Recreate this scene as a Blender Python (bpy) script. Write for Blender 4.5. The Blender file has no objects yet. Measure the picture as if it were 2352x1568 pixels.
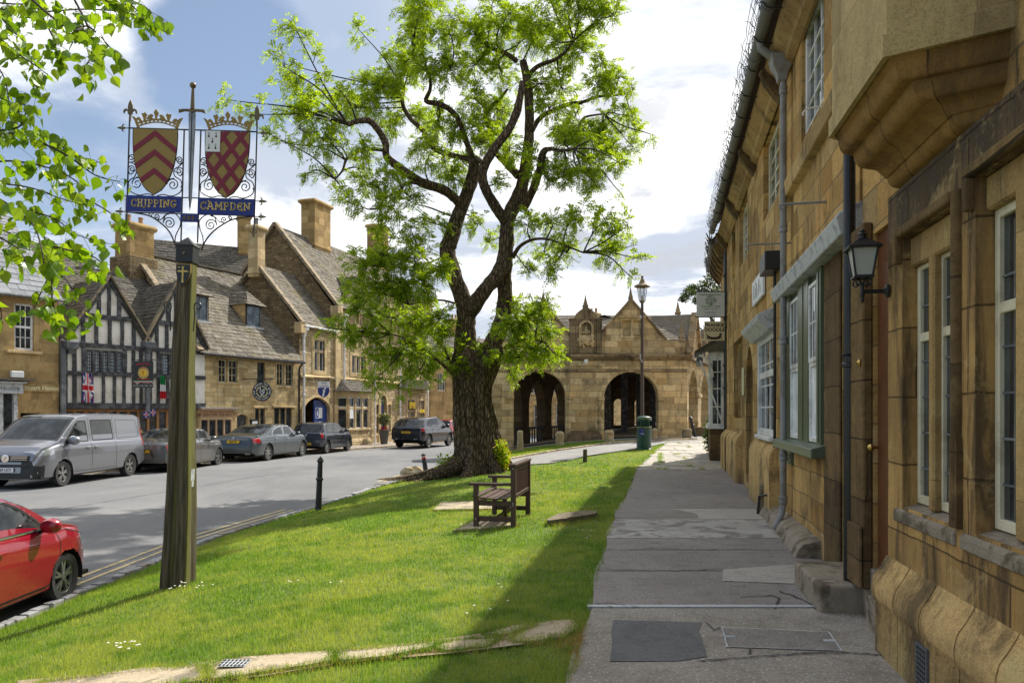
import bpy,bmesh,math,random
import numpy as np
from mathutils import Vector,Matrix
from mathutils.geometry import tessellate_polygon
R = math.radians
rnd = random.Random(7)
scene = bpy.context.scene
COL = scene.collection
FPX,CX,CY,ZC = 1750.0,1176.0,945.0,1.6      # focal length and horizon of the photograph in a 2352 px wide frame
cam = bpy.data.cameras.new('camera')
cam.sensor_width = 36; cam.lens = FPX / 2352 * 36
cam.shift_y = (CY - 784) / 2352
cam.clip_start = 0.05; cam.clip_end = 3000
camo = bpy.data.objects.new('camera',cam); COL.objects.link(camo)
camo.location = (0,0,ZC); camo.rotation_euler = (R(90),0,0)
scene.camera = camo
SUN_AZ = R(36)      # azimuth of the sun,from +Y towards +X
SUN_EL = R(47)
scene.view_settings.view_transform = 'Standard'
scene.view_settings.look = 'None'
scene.view_settings.exposure = 0.9
scene.view_settings.gamma = 1.0
sl = bpy.data.lights.new('sun','SUN'); sl.energy = 3.7; sl.angle = R(0.55); sl.color = (1.0,0.95,0.86)
so = bpy.data.objects.new('sun',sl); COL.objects.link(so)
sd = Vector((math.sin(SUN_AZ)*math.cos(SUN_EL),math.cos(SUN_AZ)*math.cos(SUN_EL),math.sin(SUN_EL)))
so.rotation_euler = sd.to_track_quat('Z','Y').to_euler()
class NT:
 """tiny node-tree writer"""
 def __init__(s,nt): s.nt = nt; s.nt.nodes.clear()
 def n(s,t,**kw):
  nd = s.nt.nodes.new(t)
  for k,v in kw.items():
   if k[0] == '_': setattr(nd,k[1:],v)
  for k,v in kw.items():
   if k[0] != '_':
    key = int(k[1:]) if k[0] == 'i' and k[1:].isdigit() else k.replace('__',' ')
    s.set(nd.inputs[key],v)
  return nd
 def set(s,inp,v):
  if isinstance(v,bpy.types.NodeSocket): s.nt.links.new(v,inp)
  elif isinstance(v,bpy.types.Node): s.nt.links.new(v.outputs[0],inp)
  elif isinstance(v,tuple) and len(v) == 3 and inp.type == 'RGBA': inp.default_value = (*v,1)
  else: inp.default_value = v
 def math(s,op,a,b=0.0,c=None,clamp=False):
  nd = s.n('ShaderNodeMath',_operation=op,_use_clamp=clamp,i0=a,i1=b)
  if c is not None: s.set(nd.inputs[2],c)
  return nd.outputs[0]
 def mix(s,fac,a,b,blend='MIX'):
  nd = s.n('ShaderNodeMix',_data_type='RGBA',_blend_type=blend)
  s.set(nd.inputs[0],fac); s.set(nd.inputs[6],a); s.set(nd.inputs[7],b)
  return nd.outputs[2]
 def noise(s,vec,scale,detail=4,rough=0.55,dist=0.0):
  nd = s.n('ShaderNodeTexNoise',Scale=scale,Detail=float(detail),Roughness=rough,Distortion=dist)
  if vec is not None: s.set(nd.inputs['Vector'],vec)
  return nd.outputs['Fac']
 def ramp(s,fac,stops,interp='LINEAR'):
  nd = s.n('ShaderNodeValToRGB'); r = nd.color_ramp; r.interpolation = interp
  while len(r.elements) < len(stops): r.elements.new(0.5)
  for e,(p,c) in zip(r.elements,stops):
   e.position = p; e.color = (c,c,c,1) if not isinstance(c,tuple) else (*c,1)
  s.set(nd.inputs[0],fac)
  return nd.outputs[0]
 def sep(s,vec): return s.n('ShaderNodeSeparateXYZ',Vector=vec).outputs
 def comb(s,x,y,z=0.0): return s.n('ShaderNodeCombineXYZ',X=x,Y=y,Z=z).outputs[0]
 def scale(s,vec,sc):
  return s.n('ShaderNodeMapping',Vector=vec,Scale=sc).outputs[0]
world = bpy.data.worlds.new('World'); scene.world = world; world.use_nodes = True
def build_sky():
 t = NT(world.node_tree)
 sky = t.n('ShaderNodeTexSky',_sky_type='NISHITA',_sun_disc=False,_sun_elevation=SUN_EL,_sun_rotation=SUN_AZ,
              _air_density=1.0,_dust_density=0.6,_ozone_density=1.6)
 skyc = t.mix(1.0,sky.outputs[0],(.78,.84,.90),'MULTIPLY')
 skyc = t.mix(.20,skyc,(5.5,5.9,6.3))
 d = t.n('ShaderNodeTexCoord').outputs['Generated']
 x,y,z = t.sep(d)[0:3]
 zz = t.math('ADD',t.math('MAXIMUM',z,0.0),0.16)
 p = t.comb(t.math('DIVIDE',x,zz),t.math('DIVIDE',y,zz))
 big = t.noise(p,0.9,5,0.55,0.25)
 puff = t.noise(p,3.2,8,0.62,0.3)
 sunv = t.n('ShaderNodeVectorMath',_operation='DOT_PRODUCT',i0=d,i1=tuple(sd)).outputs['Value']
 lef = t.math('MULTIPLY',x,-1.0)
 def blob(dx,dy,dz,s):   # a gap in the cloud,direction fixed in the world
  v = Vector((dx,dy,dz)).normalized()
  dv = t.n('ShaderNodeVectorMath',_operation='DOT_PRODUCT',i0=d,i1=tuple(v)).outputs['Value']
  return t.n('ShaderNodeMapRange',_interpolation_type='SMOOTHSTEP',Value=dv,From__Min=math.cos(R(s)),From__Max=1.0).outputs[0]
 gap = t.math('ADD',t.math('MULTIPLY',blob(-0.375,1,0.475,7.5),.60),t.math('MULTIPLY',blob(-0.57,1,0.33,7),.27))
 gap = t.math('ADD',gap,t.math('MULTIPLY',blob(-0.22,1,0.27,6),.16))
 gap = t.math('ADD',gap,t.math('MULTIPLY',blob(-0.10,1,0.52,7),.12))
 c = t.math('ADD',t.math('MULTIPLY',big,.62),t.math('MULTIPLY',puff,.42))
 cov = t.math('SUBTRACT',t.math('ADD',c,t.math('MULTIPLY',sunv,.30)),t.math('MULTIPLY',gap,.62))
 mask = t.n('ShaderNodeMapRange',_interpolation_type='SMOOTHSTEP',Value=cov,From__Min=0.42,From__Max=0.60).outputs[0]
 shade = t.noise(t.n('ShaderNodeVectorMath',_operation='ADD',i0=p,i1=(3.1,1.7,0)).outputs[0],1.3,6,0.6,0.4)
 sh = t.n('ShaderNodeMapRange',_interpolation_type='SMOOTHSTEP',Value=t.math('SUBTRACT',shade,t.math('MULTIPLY',sunv,.06)),From__Min=0.37,From__Max=0.54).outputs[0]
 ccol = t.mix(sh,(.98,.98,.98),(.46,.51,.60))
 def grey(dx,dy,dz,s): return blob(dx,dy,dz,s)
 gr = t.math('ADD',grey(.15,1,.33,8),t.math('ADD',grey(.22,1,.205,5),grey(.13,1,.24,5)),clamp=True)
 gr = t.math('MULTIPLY',gr,t.n('ShaderNodeMapRange',_interpolation_type='SMOOTHSTEP',Value=puff,From__Min=0.46,From__Max=0.58).outputs[0])
 ccol = t.mix(t.math('MULTIPLY',gr,.75),ccol,(.46,.48,.52))
 gl = t.math('MULTIPLY',t.math('ADD',blob(-.28,1,.50,9),blob(-.62,1,.30,10),clamp=True),t.n('ShaderNodeMapRange',_interpolation_type='SMOOTHSTEP',Value=shade,From__Min=0.36,From__Max=0.56).outputs[0])
 ccol = t.mix(t.math('MULTIPLY',gl,.7),ccol,(.30,.39,.54))
 bg1 = t.n('ShaderNodeBackground',Color=skyc,Strength=0.074)
 bg2 = t.n('ShaderNodeBackground',Color=ccol,Strength=0.76)
 m = t.n('ShaderNodeMixShader',i0=mask,i1=bg1,i2=bg2)
 t.n('ShaderNodeOutputWorld',Surface=m)
build_sky()
def link(o): COL.objects.link(o); return o
def tag(o,label=None,cat=None,group=None,kind=None):
 if label: o['label'] = label
 if cat: o['category'] = cat
 if group: o['group'] = group
 if kind: o['kind'] = kind
 return o
def thing(name,label,cat,loc=(0,0,0),rz=0.0,group=None):
 o = bpy.data.objects.new(name,None); o.empty_display_size = .2
 o.location = loc; o.rotation_euler = (0,0,rz); link(o)
 return tag(o,label,cat,group)
def copy_tree(o,parent=None):
 c = o.copy(); link(c)
 if parent is not None: c.parent = parent
 for ch in o.children: copy_tree(ch,c)
 return c
class MB:
 def __init__(s): s.v = []; s.f = []; s.mi = []
 def add(s,vs,fs,mi=0):
  b = len(s.v); s.v.extend([tuple(p) for p in vs]); s.f.extend([tuple(i + b for i in f) for f in fs]); s.mi.extend([mi] * len(fs)); return s
 def poly(s,pts,mi=0): return s.add(pts,[tuple(range(len(pts)))],mi)
 def box(s,x0,x1,y0,y1,z0,z1,mi=0):
  if x0 > x1: x0,x1 = x1,x0
  if y0 > y1: y0,y1 = y1,y0
  if z0 > z1: z0,z1 = z1,z0
  return s.add([(x0,y0,z0),(x1,y0,z0),(x1,y1,z0),(x0,y1,z0),(x0,y0,z1),(x1,y0,z1),(x1,y1,z1),(x0,y1,z1)],
              [(0,3,2,1),(4,5,6,7),(0,1,5,4),(1,2,6,5),(2,3,7,6),(3,0,4,7)],mi)
 def bar(s,a,b,w,h,up=(0,0,1),mi=0):
  a = Vector(a); b = Vector(b); d = (b - a).normalized(); u = Vector(up)
  sx = d.cross(u)
  if sx.length < 1e-4: sx = d.cross(Vector((1,0,0)))
  sx.normalize(); sy = sx.cross(d).normalized()
  vs = []
  for p in (a,b):
   for i,j in ((-1,-1),(1,-1),(1,1),(-1,1)): vs.append(p + sx*(i*w/2) + sy*(j*h/2))
  return s.add(vs,[(0,1,2,3),(7,6,5,4),(0,4,5,1),(1,5,6,2),(2,6,7,3),(3,7,4,0)],mi)
 def prism(s,pts,y0,y1,plane='xz',mi=0):
  """pts 2D polygon, extruded along the third axis from y0 to y1"""
  def P(a,b,c): return (a,c,b) if plane == 'xz' else ((a,b,c) if plane == 'xy' else (c,a,b))
  n = len(pts); tri = tessellate_polygon([[Vector((a,b,0)) for a,b in pts]])
  vs = [P(a,b,y0) for a,b in pts] + [P(a,b,y1) for a,b in pts]
  ar = sum(pts[i][0]*pts[(i+1) % n][1] - pts[(i+1) % n][0]*pts[i][1] for i in range(n))
  fs = []
  for t_ in tri:
   q = [pts[i] for i in t_]; aa = (q[1][0]-q[0][0])*(q[2][1]-q[0][1]) - (q[2][0]-q[0][0])*(q[1][1]-q[0][1])
   t2 = tuple(t_) if aa > 0 else tuple(reversed(t_))
   fs.append(t2); fs.append(tuple(i + n for i in reversed(t2)))
  for i in range(n):
   j = (i + 1) % n
   fs.append((i,j,j + n,i + n) if ar < 0 else (j,i,i + n,j + n))
  return s.add(vs,fs,mi)
 def tube(s,pts,r,n=8,cap=True,mi=0,jit=0.0,rg=None):
  pts = [Vector(p) for p in pts]; k = len(pts)
  rr = r if isinstance(r,(list,tuple)) else [r]*k
  d0 = (pts[1]-pts[0]).normalized()
  u = d0.cross(Vector((0,0,1)));
  if u.length < .05: u = d0.cross(Vector((1,0,0)))
  u.normalize(); vs = []
  for i,p in enumerate(pts):
   d = (pts[min(i+1,k-1)] - pts[max(i-1,0)]).normalized()
   u = (u - d*u.dot(d)).normalized(); w = d.cross(u)
   for j in range(n):
    a = 2*math.pi*j/n; q = rr[i]
    if jit: q *= 1 + jit*((rg or rnd).random()-.5)
    vs.append(p + u*(math.cos(a)*q) + w*(math.sin(a)*q))
  fs = [(i*n+j,i*n+(j+1) % n,(i+1)*n+(j+1) % n,(i+1)*n+j) for i in range(k-1) for j in range(n)]
  if cap: fs += [tuple(reversed(range(n))),tuple(range((k-1)*n,k*n))]
  return s.add(vs,fs,mi)
 def lathe(s,prof,c=(0,0,0),n=16,mi=0,axis='z',sq=False):
  vs = []; a0 = math.pi/n if sq else 0; kq = 1/math.cos(math.pi/n) if sq else 1
  for (r,z) in prof:
   for j in range(n):
    a = a0 + 2*math.pi*j/n; p = (math.cos(a)*r*kq,math.sin(a)*r*kq,z)
    if axis == 'y': p = (p[0],p[2],p[1])
    elif axis == 'x': p = (p[2],p[0],p[1])
    vs.append((p[0]+c[0],p[1]+c[1],p[2]+c[2]))
  k = len(prof); fs = [(i*n+j,i*n+(j+1) % n,(i+1)*n+(j+1) % n,(i+1)*n+j) for i in range(k-1) for j in range(n)]
  fs += [tuple(reversed(range(n))),tuple(range((k-1)*n,k*n))]
  return s.add(vs,fs,mi)
 def xf(s,M,start=0):
  for i in range(start,len(s.v)): s.v[i] = tuple(M @ Vector(s.v[i]))
  return s
 def build(s,name,m,parent=None,smooth=False,bevel=0.0,seg=1,fix=True,wn=False):
  me = bpy.data.meshes.new(name); me.from_pydata(s.v,[],s.f)
  for x in (m if isinstance(m,(list,tuple)) else [m]): me.materials.append(x)
  if any(s.mi): me.polygons.foreach_set('material_index',s.mi)
  if fix:
   b = bmesh.new(); b.from_mesh(me); bmesh.ops.recalc_face_normals(b,faces=b.faces); b.to_mesh(me); b.free()
  if smooth:
   me.polygons.foreach_set('use_smooth',[True]*len(me.polygons))
   me.set_sharp_from_angle(angle=R(smooth if smooth is not True else 40))
  o = link(bpy.data.objects.new(name,me))
  if parent is not None: o.parent = parent
  if bevel:
   md = o.modifiers.new('bevel','BEVEL'); md.width = bevel; md.segments = seg; md.limit_method = 'ANGLE'; md.angle_limit = R(40)
  return o
def np_mesh(name,V,F,m,parent=None,smooth=False):
 """V (n,3) float, F (m,k) int"""
 me = bpy.data.meshes.new(name); n,k = F.shape
 me.vertices.add(len(V)); me.vertices.foreach_set('co',np.ascontiguousarray(V,dtype=np.float32).ravel())
 me.loops.add(n*k); me.loops.foreach_set('vertex_index',np.ascontiguousarray(F,dtype=np.int32).ravel())
 me.polygons.add(n); me.polygons.foreach_set('loop_start',np.arange(0,n*k,k,dtype=np.int32))
 me.update(calc_edges=True); me.materials.append(m)
 if smooth: me.polygons.foreach_set('use_smooth',np.ones(n,dtype=bool))
 o = link(bpy.data.objects.new(name,me))
 if parent is not None: o.parent = parent
 return o
def text(name,s,size,m,parent,M,depth=0.004,align='CENTER',offs=0.0,sx=1.0,spacing=1.0):
 cu = bpy.data.curves.new(name,'FONT'); cu.body = s; cu.size = size; cu.align_x = align; cu.align_y = 'CENTER'
 cu.extrude = depth; cu.offset = offs; cu.resolution_u = 3; cu.space_character = spacing
 o = bpy.data.objects.new(name,cu); link(o)
 dg = bpy.context.evaluated_depsgraph_get(); dg.update()
 me = bpy.data.meshes.new_from_object(o.evaluated_get(dg)); bpy.data.objects.remove(o); bpy.data.curves.remove(cu)
 me.transform(M @ Matrix.Diagonal((sx,1,1,1))); me.materials.clear(); me.materials.append(m)
 o2 = link(bpy.data.objects.new(name,me)); o2.parent = parent
 return o2
XZ = Matrix.Rotation(R(90),4,'X')      # text lying in x,y stood up in x,z facing -y
def T(x,y,z): return Matrix.Translation((x,y,z))
def at(px,py,Y): return Vector(((px-CX)/FPX*Y,Y,ZC + (CY-py)/FPX*Y))
def lerp(a,b,t): return a + (b-a)*t
def interp(tab,x):
 if x <= tab[0][0]: return tab[0][1]
 for (x0,y0),(x1,y1) in zip(tab,tab[1:]):
  if x <= x1: return y0 + (y1-y0)*(x-x0)/(x1-x0)
 return tab[-1][1]
KERB = [(-20,-8.6),(0,-6.45),(2,-6.2),(8.7,-5.66),(10,-5.6),(13.4,-5.35),(17.4,-4.45),(20.5,-3.9),(24.3,-3.25),(28,-2.6),(36,-1.5),(60,3.5),(120,18)]
PEDGE = [(-20,-3.3),(2,.0),(4.49,.367),(5.44,.513),(6.56,.716),(8.26,.986),(11.57,1.58),(16,2.5),(20.5,3.37),(27,5.15),(32,6.6),(36,7.8),(60,18),(120,45)]
FKERB = [(-20,-18),(15,-15.4),(22,-14.3),(26,-12.9),(30,-11.6),(35,-10.2),(42,-6.9),(50,-3.7),(60,.2),(120,16)]
ZK = [(0,-.86),(8,-.82),(10,-.78),(16,-.62),(26,-.45),(60,-.40),(120,.5)]
ZP = [(0,0),(16,0),(22,.08),(28,.24),(34,.45),(45,.7),(120,2)]
def kerbx(Y): return interp(KERB,Y)
def pedge(Y): return interp(PEDGE,Y)
def H(X,Y):
 xk = kerbx(Y); xp = pedge(Y); zk = interp(ZK,Y); zp = interp(ZP,Y)
 if X <= xk:
  t = min(1,(xk - X)/6.0); return lerp(zk,min(-.38,zk+.42) if Y < 60 else zk,t*(2-t))
 if X >= xp: return zp
 t = (X-xk)/(xp-xk); kz = zk + .05*min(1,t*12)
 return lerp(kz,zp,1-(1-t)**2.2)
def ground(px,py,dz=0.0):
 Y = 3.0; dx = (px-CX)/FPX; dzz = (CY-py)/FPX
 lo = Y
 while Y < 200:
  if ZC + dzz*Y < H(dx*Y,Y)+dz: break
  lo = Y; Y += .25
 hi = Y
 for _ in range(30):
  m = (lo+hi)/2
  if ZC + dzz*m < H(dx*m,m)+dz: hi = m
  else: lo = m
 return Vector((dx*hi,hi,H(dx*hi,hi)+dz))
class Fac:
 """a facade plane: origin at its left end as seen, local x along it, y into the building"""
 def __init__(s,pa,Ya,pb,Yb,z=0.0):
  s.a = Vector(((pa-CX)/FPX*Ya,Ya)); s.b = Vector(((pb-CX)/FPX*Yb,Yb))
  s.t = (s.b-s.a).normalized(); s.n = Vector((-s.t.y,s.t.x)); s.L = (s.b-s.a).length; s.z0 = z
  s.rz = math.atan2(s.t.y,s.t.x)
 def thing(s,name,label,cat,group=None):
  s.o = thing(name,label,cat,(s.a.x,s.a.y,0),s.rz,group); return s.o
 def Y(s,px,d=0.0):
  r = (px-CX)/FPX; o = s.a + s.n*d
  return (o.x*s.t.y - o.y*s.t.x)/(r*s.t.y - s.t.x)
 def s(s_,px,d=0.0):
  Y = s_.Y(px,d); p = Vector(((px-CX)/FPX*Y,Y)); return (p - s_.a).dot(s_.t)
 def z(s,px,py,d=0.0): return ZC + (CY-py)/FPX*s.Y(px,d)
 def rect(s,x0,y0,x1,y1,d=0.0):
  """pixel box -> (s0, s1, z0, z1)"""
  xm = (x0+x1)/2
  return (s.s(x0,d),s.s(x1,d),s.z(xm,y1,d),s.z(xm,y0,d))
 def w(s,x,y,z): p = s.a + s.t*x + s.n*y; return Vector((p.x,p.y,z))
def copl(poly): return poly
def wall(mb,outline,holes,y=0.0,reveal=0.22,mi=0,th=None):
 """wall sheet in x,z with holes; reveals go inwards; th closes the outline to a slab"""
 loops = [[Vector((a,b,0)) for a,b in outline]] + [[Vector((a,b,0)) for a,b in h] for h in holes]
 tri = tessellate_polygon(loops); flat = [p for l in loops for p in l]
 mb.add([(p.x,y,p.y) for p in flat],[tuple(t_) for t_ in tri],mi)
 if th: mb.add([(p.x,y+th,p.y) for p in flat],[tuple(t_) for t_ in tri],mi)
 for li,h in enumerate([outline] + list(holes) if th else list(holes)):
  n = len(h); dp = th if th else reveal
  vs = [(a,y,b) for a,b in h] + [(a,y+dp,b) for a,b in h]
  mb.add(vs,[(i,(i+1) % n,(i+1) % n+n,i+n) for i in range(n)],mi)
 return mb
def rect_loop(s0,s1,z0,z1): return [(s0,z0),(s1,z0),(s1,z1),(s0,z1)]
def arch_loop(s0,s1,z0,zs,n=14,point=0.0,rise=None):
 """rect to springing zs, then a round (or pointed) arch"""
 r = (s1-s0)/2; c = (s0+s1)/2; h = rise or r; L = [(s0,z0),(s1,z0)]
 for i in range(n+1):
  a = math.pi*i/n; x = c + r*math.cos(a); zz = math.sin(a)
  if point: zz = (1-abs(math.cos(a))**(1.35+point))**.62
  L.append((x,zs + h*zz))
 return L
def newmat(name):
 m = bpy.data.materials.new(name); m.use_nodes = True; return m,NT(m.node_tree)
def out(t,bsdf,disp=None):
 o = t.n('ShaderNodeOutputMaterial',Surface=bsdf); return o
def pbr(t,col,rough=.8,metal=0.0,bump=None,bs=.5,bd=.02,**kw):
 b = t.n('ShaderNodeBsdfPrincipled',Base__Color=col,Roughness=rough,Metallic=metal)
 for k,v in kw.items(): t.set(b.inputs[k.replace('__',' ')],v)
 if bump is not None:
  bn = t.n('ShaderNodeBump',Strength=bs,Distance=bd,Height=bump); t.set(b.inputs['Normal'],bn.outputs[0])
 return b
def flat(name,c,rough=.6,metal=0.0,var=.12,sc=6.0,bs=.25,bd=.004,dirt=None,dsc=2.5,**kw):
 """painted / plain surface with slight mottling, wear and bump"""
 m,t = newmat(name); oc = t.n('ShaderNodeTexCoord').outputs['Object']
 n1 = t.noise(oc,sc,6,.6); n2 = t.noise(oc,sc*9,4,.6)
 f = t.math('ADD',t.math('MULTIPLY',n1,.7),t.math('MULTIPLY',n2,.3))
 a = tuple(min(1,x*(1+var)) for x in c); b_ = tuple(x*(1-var) for x in c)
 col = t.mix(t.ramp(f,[(.3,0.0),(.7,1.0)]),b_,a)
 if dirt:
  dm = t.ramp(t.noise(oc,dsc,8,.72,.4),[(.49,0.0),(.60,1.0)])
  col = t.mix(dm,col,dirt)
 b = pbr(t,col,t.math('ADD',t.math('MULTIPLY',n1,.2),rough-.1),metal,n2,bs,bd,**kw)
 out(t,b); return m
def masonry(name,cols,mortar,bw=.5,bh=.22,msize=.012,rubble=0.0,bump=.8,bd=.014,soot=.5,sootc=(.035,.028,.02),stain=.5,grain=1.0,pale=None,rough=.93,low=None):
 """coursed stone: courses in local z, along local x/y; three stone colours, soot and lichen stains"""
 m,t = newmat(name); oc = t.n('ShaderNodeTexCoord').outputs['Object']
 x,y,z = t.sep(oc)[0:3]
 u = t.math('ADD',x,y)
 wob = t.noise(oc,1.1,3,.5)
 wz = t.math('ADD',z,t.math('MULTIPLY',t.math('SUBTRACT',wob,.5),.045 + rubble*.12))
 wu = t.math('ADD',u,t.math('MULTIPLY',t.math('SUBTRACT',t.noise(oc,3.1,2),.5),.06 + rubble*.12))
 row = t.math('FLOOR',t.math('DIVIDE',wz,bh))
 rn = t.n('ShaderNodeTexWhiteNoise',_noise_dimensions='1D',W=row).outputs['Value']
 su = t.math('ADD',t.math('MULTIPLY',wu,t.math('ADD',t.math('MULTIPLY',rn,.55),.75)),t.math('MULTIPLY',rn,7.0))
 v = t.comb(su,wz)
 bt = t.n('ShaderNodeTexBrick',Vector=v,Scale=1.0,Mortar__Size=msize,Mortar__Smooth=.5,Bias=0.0,
             Brick__Width=bw,Row__Height=bh,_offset=.5)
 bt.inputs['Color1'].default_value = (0,0,0,1); bt.inputs['Color2'].default_value = (1,1,1,1); bt.inputs['Mortar'].default_value = (.5,.5,.5,1)
 rv = bt.outputs['Color']; mm = bt.outputs['Fac']
 c = t.ramp(rv,[(0.0,cols[0]),(.4,cols[1]),(.75,cols[2]),(1.0,cols[3])])
 vv = t.math('ADD',t.math('MULTIPLY',t.math('FRACT',t.math('MULTIPLY',rv,7.31)),.62),.66)
 c = t.mix(1.0,c,t.comb(vv,vv,vv),'MULTIPLY')
 n1 = t.noise(oc,2.2,7,.62,.3); n2 = t.noise(oc,17*grain,6,.65); n3 = t.noise(oc,90*grain,3,.6)
 c = t.mix(t.ramp(n2,[(.36,0.0),(.66,.45)]),c,(cols[1][0]*.62,cols[1][1]*.55,cols[1][2]*.45))
 c = t.mix(t.ramp(n1,[(.54,0.0),(.72,.5)]),c,pale or tuple(min(.62,k*1.45) for k in cols[1]))
 n5 = t.noise(oc,5.5*grain,9,.78,.6)
 c = t.mix(t.math('MULTIPLY',t.ramp(n5,[(.34,1.0),(.47,0.0)]),.55),c,tuple(k*f for k,f in zip(cols[1],(.42,.36,.30))))
 c = t.mix(t.math('MULTIPLY',t.ramp(n3,[(.3,1.0),(.52,0.0)]),.45),c,(.08,.055,.025))
 mmn = t.math('MULTIPLY',mm,t.ramp(t.noise(oc,3.0,4),[(.30,.35),(.52,1.0)]))
 c = t.mix(mmn,c,mortar)
 if stain:
  st = t.noise(t.scale(oc,(3.4,3.4,.55)),1.0,7,.68,.4)
  c = t.mix(t.math('MULTIPLY',t.ramp(st,[(.52,0.0),(.66,1.0)]),stain),c,sootc)
 if soot:
  s2 = t.noise(t.scale(oc,(.9,.9,.7)),1.0,9,.74,.6)
  c = t.mix(t.math('MULTIPLY',t.ramp(s2,[(.53,0.0),(.64,1.0)]),soot),c,sootc)
 if low is not None:     # damp,lichen-covered foot of the wall
  lm = t.n('ShaderNodeMapRange',Value=t.math('ADD',z,t.math('MULTIPLY',n1,.9)),From__Min=low+.9,From__Max=low+.35).outputs[0]
  c = t.mix(t.math('MULTIPLY',lm,.5),c,(.15,.13,.08))
 h = t.math('ADD',t.math('MULTIPLY',t.math('SUBTRACT',1.0,mm),.9),t.math('ADD',t.math('MULTIPLY',n2,.55+rubble),t.math('MULTIPLY',n3,.14)))
 h = t.math('ADD',h,t.math('MULTIPLY',rv,.35*rubble+.1))
 out(t,pbr(t,c,rough,0.0,h,bump,bd,Specular__IOR__Level=.25)); return m
ASH = [(.40,.25,.10),(.47,.31,.14),(.52,.36,.18),(.34,.20,.075)]
M = {}
M['near'] = masonry('golden_ashlar',[(.56,.34,.115),(.62,.41,.16),(.50,.27,.075),(.66,.48,.24)],(.32,.225,.115),.62,.30,.009,.15,1.0,.018,.6,stain=.75,pale=(.68,.50,.27),low=-.1)
M['nearblock'] = masonry('plinth_ashlar',[(.54,.34,.13),(.60,.41,.18),(.48,.31,.13),(.54,.40,.19)],(.20,.14,.07),40,30,.012,.4,1.0,.018,.75,stain=.8,low=0.0)
M['plain'] = masonry('dressed_stone',[(.50,.33,.135),(.54,.36,.155),(.46,.30,.12),(.52,.36,.16)],(.30,.20,.09),3.0,1.2,.003,0,.8,.008,.45,stain=.55)
M['dark'] = masonry('blackened_stone',[(.20,.13,.06),(.13,.085,.04),(.30,.19,.075),(.17,.11,.05)],(.06,.04,.02),2.6,.46,.008,.2,.9,.012,.6,stain=.6,pale=(.48,.32,.13),sootc=(.022,.018,.015))
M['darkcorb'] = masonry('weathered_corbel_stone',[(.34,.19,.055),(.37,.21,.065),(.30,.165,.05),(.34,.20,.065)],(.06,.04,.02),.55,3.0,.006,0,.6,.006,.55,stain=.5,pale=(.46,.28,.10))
M['oriel'] = masonry('oriel_ashlar',[(.52,.40,.19),(.55,.42,.21),(.49,.37,.18),(.53,.41,.20)],(.30,.22,.11),1.2,.8,.005,0,.5,.006,.15,stain=.25,pale=(.55,.43,.25))
M['hall'] = masonry('market_hall_ashlar',[(.68,.51,.27),(.56,.42,.22),(.74,.60,.36),(.62,.41,.17)],(.27,.20,.11),.62,.28,.012,.1,.6,.012,.55,stain=.5,low=.2)
M['hallin'] = masonry('shade_dark_inner_stone',[(.12,.085,.045),(.09,.065,.035),(.15,.11,.06),(.10,.07,.035)],(.05,.04,.02),.62,.28,.012,.1,.6,.012,.4,stain=.4)  # hall stone darkened in colour to stand in for the shade inside the arcade
M['halldark'] = masonry('market_hall_weathered_stone',[(.32,.25,.15),(.24,.18,.11),(.42,.32,.19),(.36,.25,.12)],(.13,.10,.06),.6,.3,.010,.1,.6,.012,.75,stain=.7)
M['bantam'] = masonry('tea_room_stone',[(.72,.55,.29),(.66,.48,.23),(.76,.61,.36),(.60,.42,.19)],(.36,.26,.13),.42,.19,.010,.2,.6,.012,.42,stain=.35)
M['stuart'] = masonry('smooth_ochre_stone',[(.47,.33,.15),(.50,.35,.16),(.45,.31,.14),(.48,.34,.155)],(.40,.28,.13),.9,.34,.004,0,.35,.006,.35,stain=.35)
M['rubble'] = masonry('coursed_rubble_stone',[(.68,.53,.31),(.57,.43,.24),(.75,.61,.38),(.50,.36,.18)],(.30,.22,.12),.30,.115,.014,.9,1.0,.03,.25,stain=.2,grain=.7)
M['gable'] = masonry('dark_rubble_stone',[(.34,.25,.13),(.26,.19,.10),(.42,.32,.18),(.22,.15,.08)],(.17,.12,.07),.34,.13,.014,.9,1.0,.03,.45,stain=.35,grain=.7)
M['cut'] = masonry('pale_dressed_stone',[(.66,.50,.27),(.68,.52,.29),(.63,.47,.25),(.66,.50,.28)],(.46,.33,.16),1.4,.5,.004,0,.4,.005,.22,stain=.25)
M['chim'] = masonry('chimney_stone',[(.50,.35,.15),(.44,.30,.12),(.56,.40,.19),(.40,.26,.10)],(.32,.23,.11),.55,.38,.008,0,.5,.01,.30,stain=.3)
def tile_mat(name,cols,moss=.4,mossc=(.16,.13,.03),pale=.5):
 m,t = newmat(name); oc = t.n('ShaderNodeTexCoord').outputs['Object']
 ri = t.n('ShaderNodeNewGeometry').outputs['Random Per Island']
 c = t.ramp(ri,[(0.0,cols[0]),(.35,cols[1]),(.7,cols[2]),(1.0,cols[3])])
 n1 = t.noise(oc,.9,6,.62,.3); n2 = t.noise(oc,12,6,.7); n3 = t.noise(oc,60,3,.6)
 c = t.mix(t.math('MULTIPLY',t.ramp(n2,[(.52,0.0),(.62,1.0)]),pale),c,(.36,.345,.30))
 c = t.mix(t.math('MULTIPLY',t.ramp(n1,[(.5,0.0),(.66,1.0)]),moss),c,mossc)
 c = t.mix(t.math('MULTIPLY',t.ramp(n3,[(.35,1.0),(.5,0.0)]),.4),c,(.05,.045,.035))
 out(t,pbr(t,c,.92,0,t.math('ADD',n2,t.math('MULTIPLY',n3,.4)),.7,.012,Specular__IOR__Level=.3)); return m
M['tiles'] = tile_mat('stone_tiles',[(.105,.088,.064),(.15,.128,.095),(.21,.185,.15),(.075,.062,.048)])
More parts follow.
